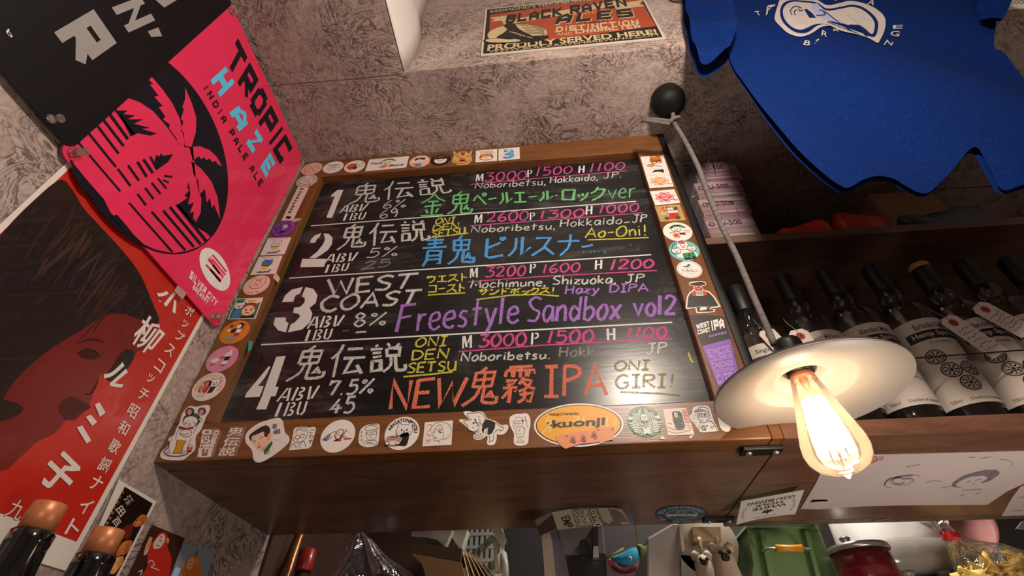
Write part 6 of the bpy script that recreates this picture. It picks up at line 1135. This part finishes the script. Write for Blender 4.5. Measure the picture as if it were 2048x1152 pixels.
for t, x0, x1, y0, y1 in (('O',658,790,410,478),('ID',800,885,415,495),('NI',648,760,488,535),('E',790,860,505,595),('D',640,770,540,590),('NSS',628,820,600,655),('ETS',608,800,660,720),('U',600,780,722,785)): k = -.28; f_ = lambda y: k*(y-y0); a.block(t, ((x0,y0),(x1,y0),(x1+f_(y1),y1),(x0+f_(y1),y1)), SW, 2, .3, .1)
end(a, 'clear sticker with stacked white block capitals, beside the mouse-eared cat')
a = stk(B1); a.base([(1030,368),(1250,370),(1180,570),(1105,770),(870,778),(950,570)], TRAN, .0006)
for i, c in enumerate('鬼伝説'): y = 378+i*134; x = 1020-i*58; a.text(c, ((x,y),(x+215,y),(x+170,y+122),(x-45,y+122)), SW, 2, .012)
end(a, 'clear sticker with three stacked white kanji')
a = stk(B1); a.base([(1680,245),(1740,280),(1765,380),(1780,450),(1835,510),(1820,590),(1700,700),(1580,785),(1480,840),(1400,855),(1345,810),(1330,700),(1290,640),(1250,600),(1235,520),(1270,430),(1400,330),(1530,280)], 'd6cdc8', .0007, True); SKN = 'd9b39c'; HR = '2c2422'
a.fill([(1310,520),(1400,470),(1500,440),(1560,470),(1590,520),(1560,570),(1540,640),(1480,690),(1420,690),(1370,640),(1335,580)], SKN, 1, True); a.fill([(1295,530),(1300,480),(1390,410),(1480,360),(1540,355),(1575,400),(1570,470),(1545,500),(1500,500),(1490,435),(1400,470),(1330,500),(1325,560)], HR, 2, True); a.ell(1568,500,26,46,'d9a07a',3,ang=15); a.fill([(1490,690),(1600,560),(1612,600),(1560,690),(1500,750)], '2f5a38', 3); a.fill([(1500,750),(1560,690),(1590,680),(1560,740)], '9aa89a', 2)
a.lines('1340,570 1370,560 1385,575|1430,540 1465,510 1480,515|1420,600 1435,610|1470,690 1500,640', 6, '5a3424', 3); a.fill([(1405,650),(1430,630),(1460,625),(1440,650),(1415,660)], 'b5483a', 3); a.lines('1440,700 1410,750|1610,545 1700,545|1610,640 1630,690', 4, 'cf9a90', 2)
a.text('老', ((1600,330),(1670,320),(1680,395),(1600,405)), '2a2450', 2, .01); a.text('眼', ((1622,425),(1715,395),(1725,460),(1625,480)), '2a2450', 2, .01); end(a, 'white die-cut sticker with a painted short-haired man, kanji beside his head')
a = stk(B2); a.base([(150,310),(240,298),(330,310),(405,300),(425,325),(400,420),(360,560),(320,595),(180,610),(55,620),(90,500),(115,400),(120,340)], SW)
a.lines('150,390 170,330 230,312 290,330 312,390 290,450|120,440 120,490 160,520 240,500 290,450|150,360 200,335 280,360|160,410 140,450 180,470 210,430 160,410|230,400 210,440 250,450 270,410 230,400|205,430 215,425|180,470 165,495 190,500|80,600 100,540 130,530|120,530 160,580 200,530|200,590 230,510 270,505|270,510 285,575', 6, '2a2350', 1); 
for i, c in enumerate('ごわす'): y = 330+i*72; x = 345-i*8; a.text(c, ((x,y),(x+65 if i<1 else x+55,y),(x+42,y+58),(x-12,y+58)), '2a2350', 1, .01)
end(a, 'white die-cut sticker of a bespectacled man in a kimono, ink line drawing')
a = stk(B2).circle((485,470),(960,375),'dcd6d2'); a.fill([(-.85,-.22),(-.6,.1),(-.45,.12),(-.5,-.25)], '7a7486', 1, True); a.lines('-.5,.1 -.3,.25 -.1,.2 -.1,-.15|-.4,-.2 -.3,.0|-.9,-.22 -.7,-.18 -.55,-.3', .025, SK, 2); a.ell(.1,.08,.27,.3,SW,2); a.ring(.1,.08,.27,.3,.03,SK,3); a.fill([(.22,.38),(.33,.1),(.25,-.15),(.05,-.3),(-.1,-.28),(.1,-.2),(.2,.0),(.28,.2)], '8a1f26', 4, True); a.lines('.0,-.3 .3,-.28|-.15,-.32 .1,-.22', .06, '8a1f26', 4); a.lines('.4,-.22 .85,-.2', .08, 'b8453a', 2); a.lines('.35,-.1 .5,-.1 .6,-.16|.35,.35 .5,.3 .4,.2|.0,.05 .08,.08|.12,.0 .2,.02', .025, SK, 3); a.ell(.02,.2,.06,.06,'cf9a90',4); end(a, 'round white sticker with a collapsed figure lying face down')
a = stk(B2); a.base([(1040,330),(1110,280),(1240,258),(1290,275),(1290,380),(1270,530),(1200,570),(1090,575),(1010,520),(1015,400)], SW, .0007, True); a.lines('1100,345 1100,310 1180,280 1245,300 1250,345|1170,275 1250,268 1275,320 1270,350|1105,350 1250,340|1115,360 1112,440 1150,480 1215,470 1250,430 1255,350|1120,375 1175,370 1170,410 1120,405 1120,375|1195,370 1245,362 1245,395 1195,402 1195,370|1165,430 1185,425|1160,450 1195,445|1090,560 1080,510 1130,490 1230,485 1255,520 1230,545 1180,520 1130,510 1110,525 1150,535 1200,515|1180,345 1225,335', 5, SK, 1)
for i, c in enumerate('それな'): a.text(c, ((1038,355+i*52),(1068,355+i*52),(1062,395+i*52),(1030,395+i*52)), '2a2640', 1)
end(a, 'small white die-cut sticker of a man with folded arms and glasses')
a = stk(B2).circle((1360,430),(1838,340),'dcd6d2'); a.arct('ARIGATONKOTSU', .68, .90, 168, -2, SK, 1, .04); cat_bowl(a, False); end(a, 'round white sticker with arched black capitals and a cat holding noodles')
a = stk(B3).quad((163,368),(622,338),(597,737),(123,762),SW); a.fr = None; a.z = B3
a.lines('265,540 262,480 300,420 370,375 450,362 540,395 590,470 585,560 530,630 460,648|300,530 340,470 400,410 430,415 460,500 470,580 460,640|300,540 330,520 300,570 285,580 305,605 340,600|310,630 360,630 320,640 315,670 370,672 460,640|385,670 405,710|330,500 345,470', 4.5, SK, 2); a.lines('370,505 400,488 440,495|380,525 410,520 445,545', 8, SK, 2); a.ell(415,532,16,9,SK,2)
a.lines('200,440 230,405 285,432 200,525|185,565 205,585|235,610 290,540|200,550 250,590|180,690 200,660 230,680 215,720|195,640 185,720|235,640 245,690|255,650 262,670|280,630 290,650', 6, 'b8402e', 2); end(a, 'square white sticker with a bobbed woman in profile and red katakana')
a = stk(B3); a.base([(800,195),(880,185),(960,205),(1040,185),(1130,215),(1180,300),(1250,325),(1320,350),(1420,415),(1490,405),(1530,430),(1515,500),(1460,560),(1380,575),(1345,560),(1335,650),(1300,730),(1220,745),(1180,710),(1190,620),(1170,590),(1120,630),(1030,660),(965,630),(960,580),(1000,545),(900,500),(840,440),(780,390),(725,350),(740,320),(860,325),(850,280),(810,240)], 'dad3cb', .0007, True)
a.fill([(1155,320),(1240,335),(1320,375),(1310,460),(1265,550),(1220,570),(1185,560),(1200,450),(1140,480),(1120,560),(1095,500),(1115,400)], SK, 2)
a.lines('890,310 862,230 950,222 1040,205 1130,245 1155,320 1110,400|860,330 800,360 860,420 880,490 960,520 1030,500 1055,440 1030,390|890,310 860,340|1330,375 1410,440 1440,445 1445,480 1410,515 1390,490 1330,510 1290,580 1285,655 1215,690 1230,660 1215,575|1020,510 985,590 1010,630 1100,610 1125,580|1150,570 1190,460|1060,370 1115,440 1110,510', 6, SK, 3); a.ell(990,330,14,16,SK,3); a.ell(963,380,14,16,SK,3); a.ell(1002,370,16,14,SK,3); a.lines('1040,320 1068,330 1065,365 1030,378|1010,390 1040,400 1035,425 1005,425|900,345 915,305|912,350 928,312|885,340 900,305|950,445 952,465|968,448 968,468|1040,270 1035,290|1060,272 1050,292', 5, SK, 3)
for x, y, r in ((1040,525,16),(1055,580,20),(1015,590,12),(1085,560,10)): a.ring(x, y, r, r, 4, SK, 3)
end(a, 'white die-cut sticker of a cat in black shirt bending forward on one leg')
a = stk(B3); a.base([(1560,280),(1640,235),(1740,230),(1820,222),(1875,270),(1893,400),(1870,500),(1860,650),(1840,720),(1770,750),(1670,750),(1620,700),(1620,560),(1560,430),(1548,330)], SW, .0007, True); a.lines('1635,340 1650,300 1700,282 1750,300 1778,345|1630,350 1640,410 1680,445 1740,440 1770,390 1778,350|1640,345 1690,345 1685,385 1642,385 1640,345|1705,340 1750,338 1750,382 1705,385 1705,340|1700,400 1690,420 1710,420|1610,340 1605,400 1625,460 1660,480 1650,540 1690,560 1780,550 1785,470 1755,440|1665,560 1670,610 1730,605 1780,600 1785,560|1685,610 1695,670 1665,690 1790,690 1755,660 1765,605|1725,610 1725,680|1785,450 1805,500 1790,560|1690,500 1725,495|1705,485 1708,525', 4.5, SK, 1); a.fill([(1755,315),(1780,340),(1775,375),(1758,350)], SK, 2)
for i, c in enumerate('恐縮です'): a.text(c, ((1785+i*14,275+i*48),(1818+i*12,272+i*48),(1822+i*12,308+i*48),(1790+i*14,312+i*48)), '3a3436', 1)
end(a, 'white die-cut sticker of a standing bald man in glasses and T-shirt')
a = stk(B4).oval((68,270),(756,252),(410,104),(422,437),SW); YL = 'dd9c16'; a.ell(0,0,.955,.925,SK,1,n=56); a.ell(0,0,.93,.885,YL,2,n=56); a.fr = None; a.z = B4
a.text('http://www.', ((190,180),(415,168),(417,200),(192,207)), SK, 4, .02); PAL = 'e3c273'
a.lines('185,205 160,260 205,235|165,262 200,258 190,330|130,335 180,290 210,270|375,215 440,210 370,250 420,290|455,205 430,270|635,200 625,275 650,275|700,230 675,280', 11, PAL, 3); a.text('kuonji', ((208,236),(618,210),(612,290),(212,314)), SK, 4, .03); end(a, 'large yellow oval web-address sticker on the bottom rail')
a = Art(FRAME, B4, .0022); a.base([(235,360),(290,345),(450,318),(610,295),(680,285),(688,330),(675,385),(560,405),(420,420),(310,455),(285,440),(255,408)], 'd4825a', .0006)
for i, (x, y) in enumerate(((368,375),(448,366),(530,338))): a.ell(x, y, 18, 16, '8a4a30', 1); a.ell(x, y+24, 26, 12, '8a4a30', 1); a.ell(x-7, y-2, 4, 4, 'd4825a', 2); a.ell(x+7, y-2, 4, 4, 'd4825a', 2)
for x, y in ((265,385),(305,388),(592,332),(638,345),(588,388)): a.ring(x, y, 16, 20, 5, 'dba84a', 1)
for x, y in ((320,360),(378,412),(455,402),(540,380),(560,310),(672,305)): a.ell(x, y, 9, 6, '7a3a2a', 1)
a.done('tape_strip', 'patterned orange tape strip stuck over the lower edge of the yellow oval sticker', 'tape')
GRN, GW = '4f7f72', 'cfd2c6'
a = stk(B5).circle((277,425),(815,410),GRN)
for q in (-1, 1):
    for k in range(6):
        x0 = .13+.1*k; a.line([(q*(x0*.5+.03), .86-.05*k), (q*(x0*.9), .55-.02*k), (q*(x0+.05), .25-.05*k), (q*(x0+.0), .0), (q*(x0+.09), -.25), (q*(x0-.02), -.5), (q*(x0+.06), -.72+.02*k)], .042, GW, 1)
    for k in range(5): a.line([(q*.42, -.12-.15*k), (q*.6, -.05-.15*k), (q*.78, -.12-.14*k), (q*(.97-.07*k), -.08-.15*k)], .07, GW, 2.5)
    a.fill([(q*.95,.1),(q*.88,.45),(q*.8,.3),(q*.55,.28),(q*.72,.12)], GW, 3); a.line([(q*.1,-.82),(q*.25,-.72),(q*.35,-.84)], .05, GW, 3)
    a.line([(q*.05,.84),(q*.4,.72),(q*.68,.42)], .03, GW, 3); a.line([(q*.1,.90),(q*.5,.74),(q*.78,.46)], .03, GW, 3)
a.ell(0,.2,.21,.25,GW,4); a.fill([(-.2,.05),(0,-.02),(.2,.05),(.12,-.12),(-.12,-.12)], GRN, 5, True); a.lines('-.13,.28 -.05,.3|.05,.3 .13,.28|0,.24 0,.14|-.07,.06 0,.03 .07,.06|-.12,.22 -.05,.22|.05,.22 .12,.22', .03, GRN, 5)
a.fill([(-.24,-.15),(.24,-.15),(.2,-.45),(-.2,-.45)], GW, 4)
for i in range(4):
    for j in range(3):
        if (i+j) % 2: a.fill([(-.2+.1*i,-.17-.09*j),(-.1+.1*i,-.17-.09*j),(-.1+.1*i,-.26-.09*j),(-.2+.1*i,-.26-.09*j)], GRN, 5)
a.fill([(-.26,-.36),(-.1,-.46),(0,-.48),(.1,-.46),(.26,-.36),(.18,-.62),(.2,-.8),(-.2,-.8),(-.18,-.62)], GW, 6); a.lines('-.25,-.88 0,-.8 .25,-.88', .05, GW, 6); end(a, 'round green and white siren emblem sticker')
a = stk(B5).quad((828,222),(1197,207),(1330,625),(915,640),'cbbfb2'); GI = mat('ink_wash', '6a666a', .6, var=.35, scale=150); a.fill([(-.25,.72),(.1,.78),(.45,.68),(.5,.2),(.45,-.4),(.2,-.62),(-.25,-.6),(-.35,-.1),(-.32,.4)], GI, 1, True); a.ell(-.02,.48,.14,.2,'cbbfb2',2); a.ell(.0,.5,.04,.05,'3a3638',3); a.lines('-.15,.1 .3,.0|-.2,-.2 .35,-.25|.1,.3 .25,-.1|-.1,-.1 .1,-.45', .05, '4c484c', 2); a.lines('-.85,-.4 -.4,-.6 .0,-.55 .5,-.75 .9,-.6|-.9,-.7 -.4,-.85 .3,-.8|-.8,-.05 -.5,-.2|.5,-.3 .9,-.35|.55,-.5 .95,-.5', .03, '8f8680', 2); a.fill([(.6,.9),(.96,.9),(.96,-.15),(.6,-.15)], 'b8564a', 1)
for i, c in enumerate('尼彦諸国'): a.tbox(c, .65, .68-.255*i, .91, .87-.255*i, 'd8b8aa', 2, .01)
end(a, 'cream sticker with a long-haired ink spirit and red seal column')
a = stk(B5); a.base([(1330,190),(1400,175),(1520,172),(1570,210),(1600,300),(1640,420),(1700,545),(1690,570),(1560,585),(1450,592),(1400,570),(1360,500),(1260,380),(1258,320),(1290,290),(1300,220)], 'bdb9b8', .0007, True)
a.fill([(1325,265),(1350,235),(1420,215),(1480,250),(1420,262),(1340,278)], '6a6668', 1, True); a.lines('1380,225 1400,200 1480,195 1540,225 1560,290|1325,268 1420,262 1490,250 1550,280|1375,280 1385,370 1430,430 1490,440 1535,400 1550,290|1380,300 1440,290 1435,345 1385,345 1380,300|1455,300 1515,300 1515,340 1460,345 1455,300|1430,360 1440,385|1430,405 1470,398|1550,310 1575,330 1560,390|1430,430 1400,480 1400,560|1530,410 1620,440 1690,560|1575,490 1620,540|1600,510 1650,490', 6.5, SK, 2); a.ell(1410,318,14,12,SK,3); a.ell(1490,318,14,12,SK,3)
rn = random.Random(9)
for k in range(26): x, y = 1425+rn.random()*110, 480+rn.random()*85; a.line([(x,y),(x+18,y+6)], 7, SK, 3, False)
for k in range(14): x, y = 1295+rn.random()*80, 290+rn.random()*150; a.line([(x,y),(x+10,y+12)], 4, SK, 3, False)
end(a, 'grey die-cut sticker of a man in cap and glasses looking left')
a = stk(B5); a.base([(1660,170),(1720,155),(1810,155),(1860,300),(1890,560),(1790,570),(1730,500),(1690,330),(1645,200)], 'bdb9b8', .0007, True); a.fill([(1680,260),(1720,185),(1800,170),(1830,300),(1790,370),(1710,360)], SK, 1, True); a.lines('1715,215 1750,225|1760,210 1790,215', 10, 'bdb9b8', 2); end(a, 'white sticker with black head, half hidden behind the lamp shade rim')
# right stile
a = stk(R1).quad((47,62),(250,48),(310,220),(95,228),SW); a.ell(.18,.52,.5,.38,'c9742c',2); a.fill([(-.2,.75),(.2,.62),(.6,.7),(.7,.45),(.2,.38),(-.25,.45)], 'a85a1e', 3, True); a.ring(.0,.28,.2,.15,.05,SK,4); a.ring(.45,.3,.2,.15,.05,SK,4); a.ell(.2,.1,.4,.18,SW,4); a.ell(-.35,-.02,.32,.16,'c98a5a',4); a.fill([(-.2,0),(.6,.1),(.6,-.45),(-.2,-.4)], SW, 3); a.fill([(-.45,-.78),(-.15,-.5),(.6,-.48),(.55,-.82),(.3,-.68),(-.1,-.66)], SK, 3); a.line([(-.35,.1),(.3,-.15),(.55,-.2)], .03, SK, 5)
for q in (-.1, .5): a.ell(q, .85, .14, .1, 'c9742c', 3)
end(a, 'white sticker of a tiger-hatted figure in glasses, top of the right stile')
def badge(q, col, lab, tint):
    a = stk(R1).quad(*q, SW); pts = []
    for k in range(16): r = .82 if k % 2 == 0 else .6; pts.append((r*math.cos(k*math.pi/8+.2), r*.9*math.sin(k*math.pi/8+.2)))
    a.fill(pts, tint, 1); a.line(pts+[pts[0]], .05, col, 2, False); s_ = [(0,.62),(.58,0),(0,-.62),(-.58,0)]; a.fill(s_, col, 2); a.fill([(x*.8,y*.8) for x, y in s_], tint, 3); a.fill([(-.5,.14),(.5,.14),(.5,-.14),(-.5,-.14)], col, 4); a.lines('-.4,.04 .4,.04|-.4,-.05 .4,-.05', .05, tint, 5, False); a.lines('-.1,.3 0,.4 .1,.3|-.1,-.3 0,-.42 .1,-.3|.6,-.5 .8,-.6 .9,-.5', .05, col, 5); end(a, lab)
badge(((95,229),(308,221),(343,325),(130,340)), 'c97a34', 'white sticker with an orange ornate star badge', 'e3c3a4'); badge(((130,368),(347,350),(400,470),(180,493)), 'b8324a', 'white sticker with a crimson ornate star badge', 'dba8a8')
a = stk(R1).quad((172,500),(397,483),(452,625),(225,640),'a8874e',rnd=.12); a.fill([(-.1,-.0),(.55,.0),(.55,-.65),(.1,-.7),(-.45,-.75),(-.5,-.5),(-.1,-.4)], 'b8281e', 2, True); a.fill([(-.15,.25),(.6,.25),(.6,-.02),(-.15,-.02)], SW, 3); a.ell(-.42,-.62,.16,.18,'2f4a2a',3); a.ell(.45,-.62,.2,.18,'2f4a2a',3); catface(a, .1, .42, .26, SW, SK, .03, 0, 3); a.line([(-.35,.3),(-.42,.6),(-.2,.82),(.0,.7)], .13, 'b8281e', 2); a.line([(-.44,.5),(-.3,.5)], .06, SW, 3, False); a.line([(-.28,.75),(-.2,.85)], .06, SW, 3, False); a.fill([(.35,.3),(.5,.75),(.75,.6),(.6,.28)], '4a3424', 2); a.tbox('MERRY', -.82, -.06, -.28, .08, SW, 2, .02); a.tbox('CHRISTMAS', -.84, -.24, -.2, -.12, SW, 2, .02)
for x, y in ((-.7,.7),(-.8,.4),(-.55,.3),(.8,.7),(.85,.1),(.8,-.4),(-.75,-.5),(-.2,-.85),(.8,-.75),(.25,.85)): a.ell(x, y, .035, .045, SW, 1, n=8)
end(a, 'tan sticker with a red Christmas stocking and a white cat')
a = stk(R1).circle((252,740),(502,710),SW)
for k in range(9): a.ell(-.42+.12*k, .42+.22*math.sin(k*.4), .13, .10, '6f9a62', 2, ang=40*k)
catface(a, -.05, .25, .34, SW, SK, .03); a.fill([(-.4,-.2),(.0,-.2),(.05,-.62),(-.35,-.6)], 'd2702a', 3); a.ell(-.18,-.4,.1,.08,'8a4020',4); a.fill([(.05,-.15),(.45,-.2),(.5,-.4),(.1,-.35)], '3a3a26', 3); a.tbox('Wadose', .36, -.02, .86, .1, 'c9603a', 2, .02); a.tbox('bonsay', .36, -.2, .86, -.08, 'c9603a', 2, .02); a.line([(-.6,-.2),(-.45,-.05),(-.2,-.1)], .03, SK, 4); end(a, 'round white sticker of a leaf-haired figure with an orange cup on the right stile')
a = stk(R1).circle((305,905),(567,880),'5cb0b0'); a.fill([(-.5,.0),(-.3,.3),(.35,.3),(.6,-.1),(.7,-.6),(-.5,-.65)], SW, 1, True); catface(a, .0, .42, .44, SW, SK, .03); a.fill([(-.25,.78),(-.05,.92),(.15,.85),(.2,.68),(-.15,.66)], 'b8404a', 6, True); catface(a, -.55, -.05, .32, SW, SK, .03, .1, 5); catface(a, .52, .1, .30, SW, SK, .03, -.1, 5); a.fill([(-.2,-.35),(.55,-.25),(.6,-.85),(-.15,-.9)], SK, 7)
for k in range(6): a.ell(.2+.28*math.cos(k), -.55+.16*math.sin(k), .14, .09, '2f8a4a', 8, ang=50*k)
a.line([(-.8,.2),(-.65,.55),(-.4,.75)], .08, '1f4a4a', 1); end(a, 'round teal sticker with three white cats')
a = stk(R1).circle((375,1075),(588,1045),SW); a.ring(0,0,.9,.9,.03,'8a8484',1); a.fill([(-.45,.35),(-.1,.42),(.05,.62),(.1,.45),(-.05,.3),(-.3,.28)], SK, 1, True); a.ring(.1,.5,.1,.07,.03,SK,2); a.tbox('2022', -.22, .14, .16, .22, SK, 1); a.text('うみねこ', ((-.68,.05),(.68,-.02),(.68,-.36),(-.68,-.30)), SK, 1); a.tbox('brewing', -.3, -.56, .3, -.46, SK, 1); end(a, 'round white sticker with a small bird and hiragana on the right stile')
a = stk(R2); O = [(155,190),(175,182),(210,178),(265,176),(297,188),(297,208),(268,216),(272,244),(325,262),(368,305),(402,362),(418,384),(385,396),(335,396),(338,404),(374,408),(366,430),(312,436),(218,439),(207,396),(138,406),(127,398),(138,305),(158,270),(194,244),(190,216),(158,210)]; a.base(O, 'd8cfc0', .0007); CB = '241e1e'
a.fill([(140,395),(148,310),(168,276),(205,252),(265,250),(318,270),(358,310),(400,382),(330,388),(250,386)], CB, 1); a.fill([(216,392),(250,388),(250,412),(300,408),(300,392),(335,388),(320,405),(360,414),(355,424),(310,428),(228,430)], CB, 1); a.fill([(240,402),(300,396),(303,410),(250,420)], 'd8cfc0', 1.5); a.fill([(198,212),(265,210),(268,248),(235,255),(200,245)], 'b8321f', 2); a.fill([(160,198),(200,190),(255,184),(292,196),(285,205),(262,208),(200,212),(170,205)], CB, 3, True); a.ell(196,283,20,18,'b8321f',3); a.ell(285,280,20,18,'b8321f',3); a.fill([(205,258),(272,256),(275,298),(215,300)], 'cfc4b4', 4); a.lines('205,270 272,268|208,285 274,283', 5, CB, 5, False); a.lines('205,222 225,226|242,226 260,222|222,240 245,238', 5, 'e8dccb', 4); a.ell(234,236,5,5,CB,5,n=8); end(a, 'die-cut sticker of a red-faced man in a wide black cape')
a = stk(R2); a.base([(163,455),(300,452),(452,470),(500,650),(585,990),(575,1122),(430,1135),(398,1045),(262,712)], '1a1617', .0006); PU, PL2 = '7a4aa0', '9f78c4'
a.fill([(262,712),(495,650),(580,988),(395,1045)], PU, 1); a.block('WEST', ((212,535),(320,505),(328,545),(222,574)), SW, 2, .28); a.block('COAST', ((222,580),(325,556),(333,592),(230,618)), SW, 2, .28); a.block('IPA', ((330,505),(435,478),(450,560),(342,588)), SW, 2, .34); a.text('AGGRESSIVELY', ((245,630),(315,622),(318,634),(248,642)), '6a5a70', 2); a.block('HOPPED', ((318,625),(462,590),(466,606),(322,642)), PL2, 2, .3, .2)
a.text('WITH A BLEND OF',((285,712),(465,668),(468,684),(289,732)), PL2, 2)
for t, q in (('SIMCOE',((298,742),(490,700),(500,762),(316,800))),('COLOMBUS',((322,800),(505,768),(512,808),(335,845))),('CASCADE',((338,852),(518,822),(526,868),(352,900))),('CENTENNIAL',((356,906),(530,876),(536,910),(368,938))),('CITRA',((375,950),(550,912),(562,985),(396,1025)))): a.block(t, q, PL2, 2, .26)
a.block('DOUBLE', ((418,1058),(570,1022),(574,1052),(424,1082)), SW, 2, .32, .15); a.block('IPA', ((458,1085),(552,1060),(558,1092),(466,1112)), SW, 2, .36); end(a, 'tall black and purple IPA label sticker at the foot of the right stile')
for z, p, c, lab in ((L2,[(528,580),(562,595),(545,660),(520,675)],'2f9a8c','scrap of teal tape on the inner edge of the left stile'),(L1,[(392,436),(452,430),(448,448),(378,470)],'b8a294','scrap of pale tape beside the purple round sticker'),(L1,[(212,940),(232,912),(268,962),(250,1002),(205,958)],'c9b8a8','pale tape tag beside the blue-hooded cat sticker')):
    a = Art(FRAME, z, .0012); a.base(p, c, .0006); a.done('tape_scrap', lab, 'tape', 'tape scraps on the left stile')
for z, p, lab in ((B5,[(780,690),(800,665),(830,652),(858,670),(855,705),(820,700)],'largest paper crumb left by a peeled sticker, on the bottom rail'),(B5,[(1240,655),(1300,640),(1325,620),(1295,665),(1265,690),(1240,692),(1255,670)],'curled paper strip hanging at the corner of the cream spirit sticker')):
    a = Art(FRAME, z, .0006); a.base(p, 'cfc6be', .0012); a.done('paper_scrap', lab, 'scrap', 'paper scraps on the bottom rail')
a = Art(FRAME, B5, .0004)
for x, y, r in ((820,600,10),(825,542,9),(868,540,9),(850,410,10),(825,410,9),(890,665,9),(625,725,10),(685,722,10),(735,685,8),(870,495,8),(750,632,6)): a.ell(x, y, r, r*.8, 'b8aaa0', 0, n=7)
tag(a.done('paper_crumbs', 'tiny pale paper crumbs round the green emblem sticker', 'scrap'), kind='stuff')
